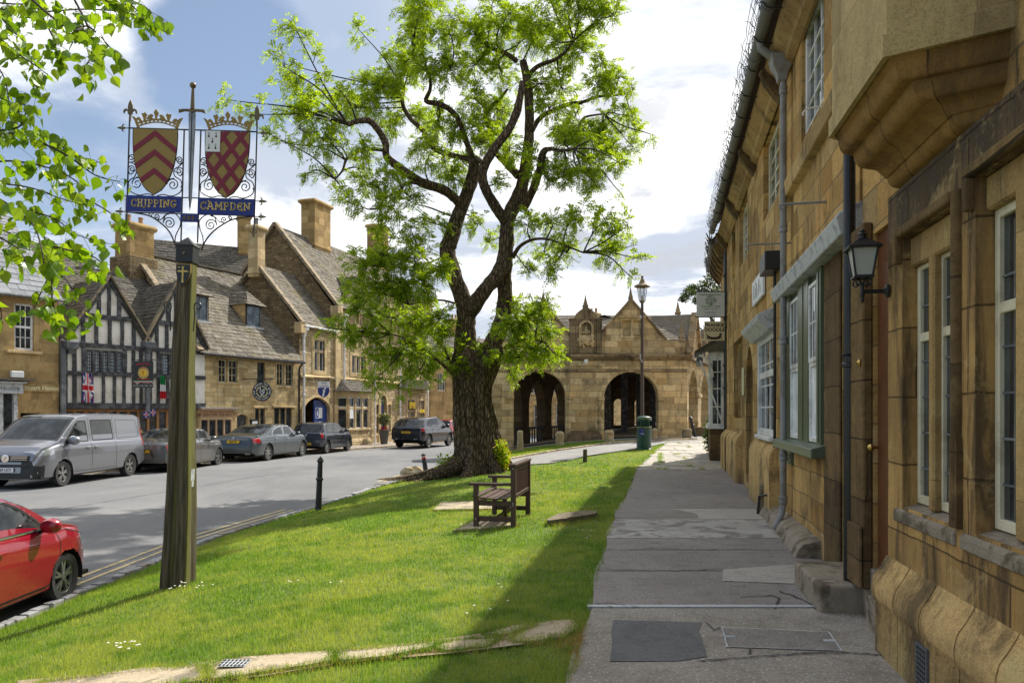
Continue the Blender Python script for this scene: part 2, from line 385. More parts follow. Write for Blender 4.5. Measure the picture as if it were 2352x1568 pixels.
M['cope'] = flat('weathered_coping_stone',(.30,.235,.145),.92,var=.25,sc=4,bs=.8,bd=.012,dirt=(.13,.11,.08),dsc=3)
M['tiles_dark'] = tile_mat('dark_stone_tiles',[(.070,.062,.050),(.10,.088,.070),(.135,.12,.098),(.05,.045,.04)],.35,(.09,.08,.028),.35)
M['tiles_slate'] = tile_mat('blue_slates',[(.22,.23,.25),(.26,.27,.29),(.30,.31,.33),(.19,.20,.22)],.1,(.15,.14,.08),.1)
M['white'] = flat('white_paint',(.78,.78,.76),.4,dirt=(.50,.49,.46),var=.03)
M['cream'] = flat('cream_paint',(.74,.68,.50),.4,var=.04,dirt=(.55,.49,.34))
M['green'] = flat('olive_green_paint',(.095,.125,.075),.32,var=.1)
M['lead'] = flat('painted_lead',(.52,.54,.55),.5,var=.15,dirt=(.27,.29,.30),dsc=6)
M['darklead'] = flat('lead_sheet',(.10,.11,.12),.55,var=.2,dirt=(.2,.21,.22))
M['black'] = flat('black_gloss_paint',(.012,.012,.013),.28,var=.2)
M['iron'] = flat('black_iron',(.018,.018,.02),.45,var=.3,bs=.4)
M['greypipe'] = flat('grey_pipe_paint',(.27,.265,.26),.45,var=.08,dirt=(.18,.17,.15))
M['gutter'] = flat('grey_gutter_paint',(.16,.16,.165),.5,var=.1)
M['timber'] = flat('black_timber',(.035,.035,.038),.7,var=.4,sc=10,dirt=(.13,.13,.135),dsc=5,bs=.6,bd=.01)
M['plaster'] = flat('white_plaster',(.84,.80,.72),.85,var=.03,sc=3,bs=.5,bd=.012,dirt=(.66,.61,.52),dsc=1.2)
M['oak'] = flat('golden_oak',(.34,.17,.055),.5,var=.25,sc=8)
M['pine'] = flat('stripped_pine',(.50,.33,.19),.55,var=.2,sc=8)
M['door'] = flat('brown_varnished_wood',(.13,.045,.018),.35,var=.25,sc=8)
M['blue'] = flat('blue_door_paint',(.012,.04,.20),.45,var=.12)
M['gold'] = flat('gold_paint',(.30,.20,.05),.45,metal=.25,var=.12)
M['golds'] = flat('gold_lettering',(.62,.45,.13),.45,metal=.1,var=.06)
M['crimson'] = flat('crimson_paint',(.19,.008,.025),.45,var=.12)
M['signblue'] = flat('royal_blue_enamel',(.010,.022,.19),.35,var=.08)
M['silver'] = flat('sword_metal',(.33,.33,.32),.38,metal=.75,var=.15,dirt=(.2,.2,.19))
M['bronze'] = flat('bronze_paint',(.085,.055,.04),.42,var=.1)
M['brassy'] = flat('gilt_bronze',(.16,.12,.06),.4,metal=.4,var=.15)
M['brass'] = flat('brass',(.55,.38,.12),.25,metal=1.0,var=.08)
M['bingreen'] = flat('dark_green_plastic',(.006,.058,.045),.33,var=.1)
M['signwhite'] = flat('sign_white',(.72,.74,.74),.45,var=.02)
M['signcream'] = flat('sign_cream',(.72,.66,.40),.5,var=.03)
M['plum'] = flat('sign_plum',(.06,.015,.025),.5)
M['signgreen'] = flat('sign_leaf_green',(.10,.24,.08),.5)
M['inkgrey'] = flat('ink_grey',(.13,.17,.16),.5)
M['inkblack'] = flat('ink_black',(.015,.015,.016),.5)
M['red'] = flat('red_print',(.55,.015,.02),.5)
M['yellow'] = flat('yellow_print',(.75,.52,.02),.5)
M['flagblue'] = flat('flag_blue',(.012,.03,.22),.8); M['flagred'] = flat('flag_red',(.52,.014,.025),.8); M['flaggreen'] = flat('flag_green',(.01,.22,.06),.8)
M['flagwhite'] = flat('flag_white',(.72,.72,.72),.8,var=.03)
M['bench'] = flat('dark_brown_stained_wood',(.075,.036,.025),.5,var=.3,sc=14,bs=.5)
M['pot'] = flat('clay_pot',(.36,.22,.12),.85); M['greypot'] = flat('grey_basket_pot',(.10,.095,.09),.85)
M['rubber'] = flat('tyre_rubber',(.022,.022,.022),.8,var=.2,sc=20)
M['alloy'] = flat('alloy_wheel',(.36,.36,.35),.3,metal=.8,var=.12)
M['chrome'] = flat('chrome',(.75,.75,.75),.12,metal=1,var=.02,bs=.0)
M['trim'] = flat('black_plastic',(.02,.02,.021),.5)
M['plate_y'] = flat('yellow_number_plate',(.80,.50,.01),.4,var=.02); M['plate_w'] = flat('white_number_plate',(.75,.76,.76),.4,var=.02)
M['well'] = flat('wheel_well',(.008,.008,.008),.9)
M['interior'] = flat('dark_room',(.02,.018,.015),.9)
M['tail'] = flat('red_tail_lamp',(.32,.008,.012),.15,bs=0,Coat__Weight=1.0)
M['lampclear'] = flat('clear_head_lamp',(.42,.44,.46),.12,metal=.5,bs=0,Coat__Weight=1.0)
M['setts'] = flat('granite_sett',(.30,.30,.31),.8,var=.25,sc=5,bs=.6,bd=.01,dirt=(.2,.17,.13))
M['slab'] = flat('pale_flagstone',(.44,.36,.24),.9,var=.2,sc=3.5,bs=.8,bd=.012,dirt=(.20,.17,.12),dsc=3.2)
M['stonegrey'] = flat('grey_lichened_stone',(.21,.17,.11),.92,var=.3,sc=5,bs=.9,bd=.014,dirt=(.11,.095,.05),dsc=5)
M['stonestep'] = flat('grey_step_stone',(.29,.24,.18),.9,var=.25,sc=6,bs=.9,bd=.012,dirt=(.12,.095,.06),dsc=4)
M['guard'] = flat('worn_guard_stone',(.40,.29,.14),.92,var=.25,sc=4,bs=.9,bd=.012,dirt=(.42,.40,.35),dsc=6)
M['soil'] = flat('bare_soil',(.13,.09,.05),.95,var=.3,sc=5,bs=.8,bd=.02)
M['frost'] = flat('frosted_glass',(.50,.52,.48),.35,var=.03,bs=0)
def glass_mat(name,c=(.018,.022,.025),rough=.05,wav=.25):
 m,t = newmat(name); oc = t.n('ShaderNodeTexCoord').outputs['Object']
 n = t.noise(oc,2.2,2); n2 = t.noise(oc,3.0,5,.6)
 col = t.mix(t.ramp(n2,[(.42,0.0),(.62,1.0)]),c,tuple(min(1,k*2.6+.01) for k in c))
 out(t,pbr(t,col,rough,0,n,wav,.03,IOR=1.5)); return m
M['glass'] = glass_mat('old_window_glass')
M['glassblue'] = glass_mat('leaded_window_glass',(.05,.07,.09),.12,.5)
M['glassblind'] = glass_mat('window_with_white_blind',(.74,.77,.80),.2,.1)
M['carglass'] = glass_mat('tinted_car_glass',(.012,.014,.015),.02,.02)
def carpaint(name,c,metal=.5,rough=.32,dust=.1,dc=(.30,.26,.21)):
 m,t = newmat(name); oc = t.n('ShaderNodeTexCoord').outputs['Object']; z = t.sep(oc)[2]
 n = t.noise(oc,2.5,6,.65)
 dm = t.math('MULTIPLY',t.n('ShaderNodeMapRange',Value=t.math('SUBTRACT',z,t.math('MULTIPLY',n,.5)),From__Min=.5,From__Max=-.1).outputs[0],dust*2.0,clamp=True)
 dm = t.math('ADD',dm,t.math('MULTIPLY',n,dust*.5),clamp=True)
 out(t,pbr(t,t.mix(dm,c,dc),t.math('ADD',rough,t.math('MULTIPLY',dm,.5)),metal,None,Coat__Weight=t.math('SUBTRACT',1.0,t.math('MULTIPLY',dm,.8),clamp=True),Coat__Roughness=.04)); return m
def asphalt():
 m,t = newmat('road_asphalt'); oc = t.n('ShaderNodeTexCoord').outputs['Object']
 n1 = t.noise(oc,.22,6,.6,.3); n2 = t.noise(oc,60,3,.7); n3 = t.noise(t.scale(oc,(1.3,.22,1)),1.1,6,.6)
 vo = t.n('ShaderNodeTexVoronoi',Vector=oc,Scale=95.0,_feature='F1').outputs['Distance']
 c = t.mix(t.ramp(n1,[(.35,0.0),(.65,1.0)]),(.125,.13,.137),(.215,.213,.21))
 c = t.mix(t.math('MULTIPLY',t.ramp(n3,[(.45,0.0),(.7,1.0)]),.5),c,(.24,.235,.225))
 c = t.mix(t.math('MULTIPLY',t.ramp(vo,[(.1,1.0),(.4,0.0)]),.45),c,(.33,.33,.33))
 c = t.mix(t.math('MULTIPLY',t.ramp(n2,[(.35,1.0),(.5,0.0)]),.6),c,(.07,.07,.075))
 out(t,pbr(t,c,.9,0,t.math('ADD',vo,n2),.6,.006,Specular__IOR__Level=.35)); return m
M['asphalt'] = asphalt()
def pathmat(name,c1,c2,spk=.5,agg=110.0,b=.5,patch=None):
 m,t = newmat(name); oc = t.n('ShaderNodeTexCoord').outputs['Object']
 n1 = t.noise(oc,.9,7,.65,.3); n2 = t.noise(oc,45,4,.7); n4 = t.noise(oc,5,6,.65,.4)
 v = t.n('ShaderNodeTexVoronoi',Vector=oc,Scale=agg,_feature='F1'); vo = v.outputs['Distance']
 vc = t.sep(v.outputs['Color'])[0]
 c = t.mix(t.ramp(n1,[(.36,0.0),(.64,1.0)]),c1,c2)
 c = t.mix(t.math('MULTIPLY',t.ramp(n4,[(.5,0.0),(.66,1.0)]),.5),c,tuple(k*.6 for k in c1))
 if patch: c = t.mix(t.ramp(t.noise(oc,1.6,9,.7,.5),[(.5,0.0),(.56,1.0)]),c,patch)
 sp = t.math('MULTIPLY',t.math('MULTIPLY',t.ramp(vo,[(.18,1.0),(.4,0.0)]),t.ramp(vc,[(.55,0.0),(.8,1.0)])),spk)
 c = t.mix(sp,c,(.60,.58,.54))
 c = t.mix(t.math('MULTIPLY',t.ramp(n2,[(.36,1.0),(.5,0.0)]),.5),c,tuple(k*.35 for k in c1))
 out(t,pbr(t,c,.85,0,t.math('ADD',t.math('MULTIPLY',vo,.5),n2),b,.006,Specular__IOR__Level=.4)); return m
M['worn'] = pathmat('worn_earth_and_stone',(.34,.25,.15),(.44,.36,.25),.3,60.0,1.0,patch=(.20,.15,.08))
M['path_grey'] = pathmat('grey_path_asphalt',(.225,.20,.185),(.29,.262,.243),.75,75.0,.7)
M['path_conc'] = pathmat('worn_path_concrete',(.25,.22,.185),(.38,.345,.295),1.0,46.0,1.0)
M['path_pale'] = pathmat('pale_path_concrete',(.37,.35,.32),(.45,.43,.40),.3,90.0,.5,patch=(.20,.185,.175))
M['path_light'] = pathmat('pale_concrete_band',(.46,.43,.38),(.38,.35,.31),.3,90.0,.5)
M['path_dark'] = pathmat('dark_tarmac_patch',(.13,.13,.132),(.16,.16,.16),.25,120.0,.5)
M['flag'] = pathmat('flagstone',(.38,.35,.30),(.47,.43,.37),.1,60.0,.4)
M['paving'] = pathmat('pinkish_paving',(.26,.22,.185),(.33,.28,.23),.1,60.0,.4)
M['lane'] = pathmat('lane_tarmac',(.22,.215,.21),(.30,.285,.265),.3,80.0,.5)
M['yline'] = flat('worn_yellow_line',(.55,.43,.22),.8,var=.15,sc=20,dirt=(.30,.27,.20),dsc=7)
def grassground():
 m,t = newmat('turf'); oc = t.n('ShaderNodeTexCoord').outputs['Object']
 n1 = t.noise(oc,.5,6,.6,.3); n2 = t.noise(oc,14,6,.7)
 c = t.mix(t.ramp(n2,[(.35,0.0),(.65,1.0)]),(.06,.11,.014),(.15,.20,.03))
 c = t.mix(t.math('MULTIPLY',t.ramp(n1,[(.5,0.0),(.7,1.0)]),.5),c,(.17,.17,.045))
 out(t,pbr(t,c,.9,0,n2,.8,.03)); return m
M['turf'] = grassground()
def leafmat(name,c1,c2,c3,trans=.45,rough=.45,spec=.5,patch=None,tint=1.0):
 m,t = newmat(name)
 g = t.n('ShaderNodeNewGeometry'); ri = g.outputs['Random Per Island']
 c = t.ramp(ri,[(0.0,c1),(.5,c2),(1.0,c3)])
 if patch:
  oc = t.n('ShaderNodeTexCoord').outputs['Object']
  n = t.noise(oc,.55,6,.7,.6); n_ = t.noise(oc,3.2,5,.65)
  f = t.math('ADD',t.math('MULTIPLY',n,.65),t.math('MULTIPLY',n_,.35))
  c = t.mix(t.ramp(f,[(.47,0.0),(.55,1.0)]),c,patch)
  c = t.mix(t.ramp(n_,[(.36,.55),(.46,0.0)]),c,(.07,.15,.012))
 b = pbr(t,c,rough,0,None,Specular__IOR__Level=spec)
 tc = t.mix(1.0,c,(1.9*tint,1.7*tint,.55),'MULTIPLY')
 tr = t.n('ShaderNodeBsdfTranslucent',Color=tc)
 out(t,t.n('ShaderNodeMixShader',i0=trans,i1=b,i2=tr)); return m
M['leaf'] = leafmat('locust_leaf',(.12,.20,.012),(.20,.31,.016),(.33,.44,.03),.58)
M['birch'] = leafmat('birch_leaf',(.08,.17,.008),(.14,.25,.012),(.22,.33,.02),.55,.3)
M['blade'] = leafmat('grass_blade',(.085,.19,.018),(.14,.275,.035),(.27,.36,.11),.42,.38,.6,patch=(.29,.355,.10))
M['straw'] = leafmat('dry_grass',(.34,.22,.08),(.42,.29,.12),(.24,.18,.06),.3,.7)
M['shrub'] = leafmat('shrub_leaf',(.03,.06,.012),(.05,.09,.018),(.08,.12,.025),.25)
M['olive'] = leafmat('topiary_leaf',(.10,.12,.05),(.15,.17,.08),(.22,.24,.12),.25)
M['yflower'] = leafmat('yellow_flower',(.75,.55,.01),(.80,.62,.02),(.85,.70,.05),.3)
M['wflower'] = leafmat('white_daisy',(.75,.75,.72),(.8,.8,.78),(.8,.8,.76),.2)
def barkmat(name,c1,c2,sc=1.0):
 m,t = newmat(name); oc = t.n('ShaderNodeTexCoord').outputs['Object']
 w = t.noise(oc,2.2,3)
 v = t.n('ShaderNodeVectorMath',_operation='ADD',i0=t.scale(oc,(13*sc,13*sc,3.4*sc)),i1=t.comb(w,w,0.0)).outputs[0]
 n1 = t.noise(v,1.0,6,.6,.8); n2 = t.noise(v,3.5,6,.7,.3)
 r = t.n('ShaderNodeTexVoronoi',Vector=v,Scale=1.1,_feature='DISTANCE_TO_EDGE').outputs['Distance']
 hgt = t.math('ADD',t.math('MULTIPLY',t.ramp(r,[(0,0.0),(.25,1.0)]),.7),t.math('MULTIPLY',n2,.6))
 c = t.mix(t.ramp(t.math('MULTIPLY',hgt,n1),[(.12,0.0),(.5,1.0)]),c1,c2)
 out(t,pbr(t,c,.95,0,hgt,1.0,.07,Specular__IOR__Level=.2)); return m
M['bark'] = barkmat('furrowed_bark',(.045,.030,.020),(.25,.18,.115))
M['twig'] = flat('twig_bark',(.05,.035,.022),.85,var=.3)
def postwood():
 m,t = newmat('weathered_oak_post'); oc = t.n('ShaderNodeTexCoord').outputs['Object']; x,y,z = t.sep(oc)[0:3]
 v = t.scale(oc,(14,14,.55)); n1 = t.noise(v,1.0,8,.68,.5); n2 = t.noise(t.scale(oc,(60,60,1.2)),1.0,5,.6)
 c = t.mix(t.ramp(n1,[(.35,0.0),(.65,1.0)]),(.050,.040,.028),(.19,.155,.11))
 c = t.mix(t.math('MULTIPLY',t.ramp(n2,[(.4,1.0),(.55,0.0)]),.6),c,(.02,.015,.01))
 al = t.noise(t.scale(oc,(3,3,.35)),1.0,6,.65,.3)
 side = t.n('ShaderNodeMapRange',Value=t.sep(t.n('ShaderNodeNewGeometry').outputs['Normal'])[0],From__Min=.2,From__Max=.8).outputs[0]
 am = t.math('MULTIPLY',t.ramp(al,[(.38,0.0),(.6,1.0)]),t.math('ADD',.0,t.math('MULTIPLY',side,.85)),clamp=True)
 c = t.mix(am,c,(.16,.17,.028))
 out(t,pbr(t,c,.9,0,t.math('ADD',n1,t.math('MULTIPLY',n2,.6)),.9,.014,Specular__IOR__Level=.2)); return m
M['post'] = postwood()
def st(o,kind='structure'): return tag(o,kind=kind)
def grid_sheet(name,xs,ys,dz,m):
 mb = MB(); nx = len(xs)
 for Y in ys:
  for X in xs: mb.v.append((X,Y,H(X,Y)+dz))
 mb.f = [(j*nx+i,j*nx+i+1,(j+1)*nx+i+1,(j+1)*nx+i) for j in range(len(ys)-1) for i in range(nx-1)]
 mb.mi = [0]*len(mb.f); return mb.build(name,m,fix=False,smooth=True)
gx = [-1500,-500,-200,-100,-60] + [x*1.5 for x in range(-26,27)] + [60,100,200,500,1500]
gy = [-80,-40,-20] + [y*1.5-10 for y in range(0,90)] + [140,200,400,900,2000]
st(grid_sheet('ground',gx,gy,-.12,M['soil']))
def strip(name,fl,fr,ys,n,dz,m):
 mb = MB(); k = n+1
 for Y in ys:
  a,b = fl(Y),fr(Y)
  for i in range(k):
   X = lerp(a,b,i/n); mb.v.append((X,Y,H(X,Y)+dz))
 mb.f = [(j*k+i,j*k+i+1,(j+1)*k+i+1,(j+1)*k+i) for j in range(len(ys)-1) for i in range(n)]
 mb.mi = [0]*len(mb.f); return mb.build(name,m,fix=False,smooth=True)
def yr(a,b,s):
 n = max(1,int(round((b-a)/s))); return [a+(b-a)*i/n for i in range(n+1)]
fk = lambda Y: interp(FKERB,Y)
st(strip('road',lambda Y: fk(Y),lambda Y: kerbx(Y),yr(-10,110,.5),14,0,M['asphalt']))
st(strip('grass_bank',lambda Y: kerbx(Y)+.02,lambda Y: pedge(Y),yr(-8,36,.25),30,-.02,M['turf']))
st(strip('pavement',lambda Y: fk(Y)-14,lambda Y: fk(Y)-.14,yr(-8,110,1.0),8,.09,M['paving']))
k = MB()
for Y0,Y1 in zip(yr(-8,100,1.0)[:-1],yr(-8,100,1.0)[1:]):
 a = Vector((fk(Y0)-.07,Y0+.006,H(fk(Y0),Y0)+.02)); b = Vector((fk(Y1)-.07,Y1-.006,H(fk(Y1),Y1)+.02)); k.bar(a,b,.14,.16)
st(k.build('far_kerb',M['slab'],bevel=.012))
k = MB(); Y = 6.0; r_ = random.Random(3)
while Y < 21.5:
 L = r_.uniform(.14,.30); X = kerbx(Y); X2 = kerbx(Y+L)
 if r_.random() < .93:
  a = Vector((X+r_.uniform(-.02,.02)-.02,Y+.012,H(X-.01,Y)+.015+r_.uniform(-.012,.012))); b = Vector((X2+r_.uniform(-.02,.02)-.02,Y+L-.012,H(X2-.01,Y+L)+.015+r_.uniform(-.01,.01)))
  k.bar(a,b,r_.uniform(.11,.15),.09)
 Y += L
st(k.build('kerb',M['setts'],bevel=.014,seg=2))
yl = MB()
for (Ya,Yb) in ((10.3,16.9),(22.7,24.8)):
 for off in (.30,.47):
  ys = yr(Ya,Yb,.4)
  for A,B in zip(ys[:-1],ys[1:]):
   xa,xb = kerbx(A)-off,kerbx(B)-off
   yl.poly([(xa-.03,A,H(xa-.03,A)+.006),(xa+.03,A,H(xa+.03,A)+.006),(xb+.03,B,H(xb+.03,B)+.006),(xb-.03,B,H(xb-.03,B)+.006)])
 xa = kerbx(Ya)
 yl.poly([(xa-.53,Ya-.07,H(xa-.5,Ya)+.009),(xa-.25,Ya-.07,H(xa-.27,Ya)+.009),(xa-.25,Ya-.005,H(xa-.27,Ya)+.009),(xa-.53,Ya-.005,H(xa-.5,Ya)+.009)])
st(yl.build('yellow_lines',M['yline'],fix=False))
sm = MB(); ys = yr(9.5,27,.3); r_ = random.Random(5)
pts = [(lerp(kerbx(Y),fk(Y),.42)+r_.uniform(-.02,.02),Y) for Y in ys]
for (x0,y0),(x1,y1) in zip(pts[:-1],pts[1:]):
 w = r_.uniform(.008,.02)
 sm.poly([(x0-w,y0,H(x0,y0)+.005),(x0+w,y0,H(x0,y0)+.005),(x1+w,y1,H(x1,y1)+.005),(x1-w,y1,H(x1,y1)+.005)])
st(sm.build('tar_seam',M['path_dark'],fix=False))
pr = lambda Y: pedge(Y)+5.5
J = .011
for nm,a,b,m in (('path',-6,6.22,M['path_conc']),('path',6.30,7.67,M['path_grey']),('path',7.67,8.83,M['path_grey']),('path',8.83,9.65,M['path_grey']),
     ('path',9.65,11.35,M['path_pale']),('path',11.35,12.6,M['path_light']),('path',12.6,15.1,M['path_grey']),('path',15.1,17.6,M['path_grey']),('path',17.6,20.3,M['path_grey'])):
 st(strip(nm,lambda Y: pedge(Y)-.03+.03*math.sin(Y*2.3),pr,yr(a+J,b-J,.3),6,0.0,m))
st(strip('path_bed',lambda Y: pedge(Y)-.02,pr,yr(-6,36,.5),6,-.03,M['soil']))
dm = MB(); dm.box(0,3.2,6.225,6.265,-.02,.010); dm.box(0,3.2,6.275,6.295,-.02,.007)
ch = dm.build('drain_channel',M['lead']); ch.location = (.62,0,0); tag(ch,'narrow pale metal drain channel running across the path from the grass to the black pipe','drain')
def gquad(name,pxs,dz,m,th=0.0,sub=None):
 P = [ground(*p) for p in pxs]; mb = MB()
 top = [(p.x,p.y,H(p.x,p.y)+dz+th) for p in P]; n = len(top)
 mb.poly(top)
 if th:
  bot = [(p.x,p.y,H(p.x,p.y)+dz-.05) for p in P]
  mb.v += bot; mb.f += [(i,(i+1) % n,(i+1) % n+n,i+n) for i in range(n)]; mb.mi += [0]*n
 return mb.build(name,m,fix=bool(th))
st(gquad('tarmac_patch',[(1409,1424),(1470,1426),(1540,1427),(1612,1430),(1604,1448),(1612,1470),(1624,1508),(1560,1518),(1480,1519),(1400,1519),(1406,1480),(1404,1450)],.005,M['path_dark']))
st(gquad('inlaid_slab',[(1661,1308),(1835,1295),(1833,1341),(1659,1334)],.005,M['path_light']))
st(gquad('path_repair',[(1412,1171),(1440,1164),(1560,1171),(1600,1180),(1606,1189),(1412,1190)],.005,M['path_grey']))
cr = MB(); r_ = random.Random(9)
for line in ([(1368,1386),(1400,1385),(1440,1392)],[(1620,1430),(1640,1447),(1656,1441)],[(1600,1519),(1760,1507),(1860,1500),(1960,1500),(2100,1512)],[(1724,1488),(1722,1502)],[(1780,1400),(1790,1375),(1770,1368),(1700,1372)],[(1790,1358),(1830,1372),(1860,1385),(1875,1400)],[(1380,1305),(1420,1309),(1560,1311),(1661,1306)],[(1440,1262),(1500,1258),(1600,1262),(1740,1261)]):
 Q = []
 for (a,b) in zip(line[:-1],line[1:]):
  n = max(2,int(math.hypot(a[0]-b[0],a[1]-b[1])/9))
  for i in range(n): Q.append((lerp(a[0],b[0],i/n)+r_.uniform(-1.5,1.5),lerp(a[1],b[1],i/n)+r_.uniform(-1.2,1.2)))
 Q.append(line[-1]); P = [ground(*q) for q in Q]
 for a,b in zip(P[:-1],P[1:]):
  w = r_.uniform(.004,.010); d = (b-a).normalized(); s = Vector((-d.y,d.x,0))*w; u = Vector((0,0,.0075))
  cr.poly([a-s+u,a+s+u,b+s+u,b-s+u])
st(cr.build('path_cracks',M['trim'],fix=False))
P = [ground(*p) for p in ((1656,1441),(1905,1452),(1936,1496),(1668,1487))]
c0 = sum(P,Vector())/4; acc = thing('access_cover','rectangular access cover with thin metal frame set in the near concrete path','manhole cover',c0)
fr = MB(); cv = MB()
L = [p-c0 for p in P]; inn = [p*.965 for p in L]; inn2 = [p*.95 for p in L]
for q0,q1,z in ((L,inn,.009),):
 for i in range(4):
  j = (i+1) % 4; fr.add([(*q0[i].xy,z),(*q0[j].xy,z),(*q1[j].xy,z),(*q1[i].xy,z)],[(0,1,2,3)])
fr.build('frame',M['lead'],acc,fix=False)
cv.poly([(*q.xy,.005) for q in inn2]); cv.build('lid',M['path_grey'],acc,fix=False)
for i,j in ((0,3),(1,2)):
 e = (L[i]*.5+L[j]*.5)*.88; lb = MB(); lb.box(e.x-.035,e.x+.035,e.y-.022,e.y+.022,.004,.010); lb.build('lifting_socket',M['lead'],acc)
fl = MB(); Y = 20.36; r_ = random.Random(11); tufts = []
while Y < 36:
 h = r_.uniform(.38,.75); a = pedge(Y)+.02; b = a+4.2; x = a + r_.uniform(-.02,.02)
 while x < b:
  w = r_.uniform(.45,1.25); g = .014
  q = [(x+g,Y+g),(x+w-g,Y+g+r_.uniform(-.01,.01)),(x+w-g,Y+h-g),(x+g,Y+h-g+r_.uniform(-.01,.01))]
  dz = r_.uniform(-.006,.008); tilt = r_.uniform(-.004,.004)
  top = [(p[0],p[1],H(*p)+dz+(tilt if i in (0,3) else -tilt)) for i,p in enumerate(q)]
  fl.add(top + [(p[0],p[1],p[2]-.05) for p in top],[(0,1,2,3),(0,4,5,1),(1,5,6,2),(2,6,7,3),(3,7,4,0)])
  if r_.random() < .22: tufts.append((x,Y+r_.random()*h))
  x += w
 Y += h
st(fl.build('flagstones',M['flag']))
lo = [(1500,1024),(1480,1028),(1440,1034),(1400,1040),(1348,1047),(1312,1056),(1260,1064),(1210,1067),(1150,1072),(1100,1075)]
LO = [(7.3,31.6)] + [tuple(ground(*p).xy) for p in [(1534,1016)]+lo] + [(-2.4,23.6),(-3.35,23.4)]
hi = [(1480,1013),(1430,1016),(1386,1021),(1330,1029),(1273,1037),(1215,1047),(1158,1058),(1100,1064)]
HI = [(8.6,33.0)] + [tuple(ground(*p).xy) for p in [(1534,1012)]+hi] + [(-1.7,26.3),(-2.8,27.8)]
def resample(P,n):
 d = [0]
 for a,b in zip(P[:-1],P[1:]): d.append(d[-1]+math.dist(a,b))
 return [(interp(list(zip(d,[p[0] for p in P])),d[-1]*i/n),interp(list(zip(d,[p[1] for p in P])),d[-1]*i/n)) for i in range(n+1)]
A,B = resample(LO,40),resample(HI,40)
ln = MB()
for (xa,ya),(xb,yb) in zip(A,B):
 for i in range(5):
  X,Y = lerp(xa,xb,i/4),lerp(ya,yb,i/4); ln.v.append((X,Y,H(X,Y)+.012))
ln.f = [(j*5+i,j*5+i+1,(j+1)*5+i+1,(j+1)*5+i) for j in range(40) for i in range(4)]; ln.mi = [0]*160
st(ln.build('lane',M['lane'],smooth=True))
kb = MB()
for a,b in zip(B[2:-3],B[3:-2]):
 kb.bar((a[0]+.02,a[1]+.06,H(*a)+.02),(b[0]+.03,b[1]+.06,H(*b)+.02),.12,.11)
st(kb.build('lane_kerb',M['slab'],bevel=.01))
yk = MB()
for a,b in zip(B[2:-3],B[3:-2]):
 yk.poly([(a[0],a[1]-.18,H(*a)+.018),(b[0],b[1]-.18,H(*b)+.018),(b[0],b[1]-.12,H(*b)+.018),(a[0],a[1]-.12,H(*a)+.018)])
st(yk.build('lane_yellow_line',M['yline'],fix=False))
ap = MB()
for j,Y in enumerate(yr(33.2,62,1.0)):
 for i in range(12):
  X = lerp(-1.0+max(0,(Y-34))*.42,12+(Y-33)*.6,i/11); ap.v.append((X,Y,H(X,Y)+.004))
nn = len(ap.v)//12; ap.f = [(j*12+i,j*12+i+1,(j+1)*12+i+1,(j+1)*12+i) for j in range(nn-1) for i in range(11)]; ap.mi = [0]*len(ap.f)
st(ap.build('cobbled_apron',M['lane'],smooth=True))
SLABS = [([(994,1171),(1012,1155),(1087,1153),(1150,1158),(1140,1170),(1004,1172)],.02,'slab','pale flat stone slab in the grass, left of the bench','stone slab'),
 ([(1042,1219),(1085,1198),(1153,1199),(1190,1206),(1149,1211),(1105,1215)],.015,'slab','pale stone slab under the near legs of the brown bench','stone slab'),
 ([(1256,1203),(1282,1189),(1339,1182),(1373,1183),(1369,1189),(1298,1201),(1258,1206)],.07,'stonegrey','raised rough stone slab in the grass, right of the bench beside the path','stone slab'),
 ([(60,1580),(109,1566),(240,1549),(330,1533),(400,1534),(468,1529),(474,1562),(300,1590),(100,1610)],.01,'slab','long irregular flagstone at the lower left end of the stepping path','flagstone'),
 ([(477,1528),(560,1509),(640,1503),(760,1497),(768,1519),(600,1546),(484,1560)],.012,'slab','flagstone of the stepping path that holds the small drain grating','flagstone'),
 ([(770,1496),(880,1490),(975,1479),(1012,1474),(985,1490),(890,1508),(778,1519)],.012,'slab','narrow cracked flagstone in the middle of the stepping path','flagstone'),
 ([(1000,1490),(1040,1473),(1100,1469),(1145,1466),(1112,1486),(1030,1496)],.012,'slab','small flagstone of the stepping path just before the shadow of the houses','flagstone'),
 ([(1112,1457),(1170,1440),(1222,1433),(1230,1438),(1160,1458)],.012,'slab','thin stone sliver at the far side of the stepping path','flagstone'),
 ([(1178,1471),(1205,1450),(1240,1431),(1314,1424),(1328,1441),(1292,1466),(1200,1476)],.014,'slab','big grey flagstone where the stepping path meets the pavement','flagstone')]
for px,th,m,lab,cat in SLABS:
 P = [ground(*p) for p in px]; c = sum(P,Vector())/len(P); mb = MB(); r_ = random.Random(int(px[0][0]))
 Q = []
 for a,b in zip(P,P[1:]+P[:1]):
  n = max(2,int((b-a).length/.08))
  for i in range(n):
   q = a.lerp(b,i/n); Q.append((q.x+r_.uniform(-.012,.012),q.y+r_.uniform(-.012,.012)))
 tri = tessellate_polygon([[Vector((x,y,0)) for x,y in Q]]); n = len(Q)
 vs = [(x-c.x,y-c.y,H(x,y)-c.z+th+r_.uniform(-.003,.003)) for x,y in Q] + [(x-c.x,y-c.y,H(x,y)-c.z-.06) for x,y in Q]
 mb.add(vs,[tuple(t_) for t_ in tri] + [(i,(i+1) % n,(i+1) % n+n,i+n) for i in range(n)])
 o = mb.build('flagstone' if cat == 'flagstone' else 'stone_slab',M[m]); o.location = c; tag(o,lab,cat,'flagstones across the grass' if cat == 'flagstone' else None)
P = [ground(*p) for p in ((499,1539),(516,1523),(578,1519),(560,1535))]; c = sum(P,Vector())/4
gr = thing('drain_grating','small grey drain grating let into the flagstone path','drain',(c.x,c.y,H(c.x,c.y)+.018))
mb = MB()
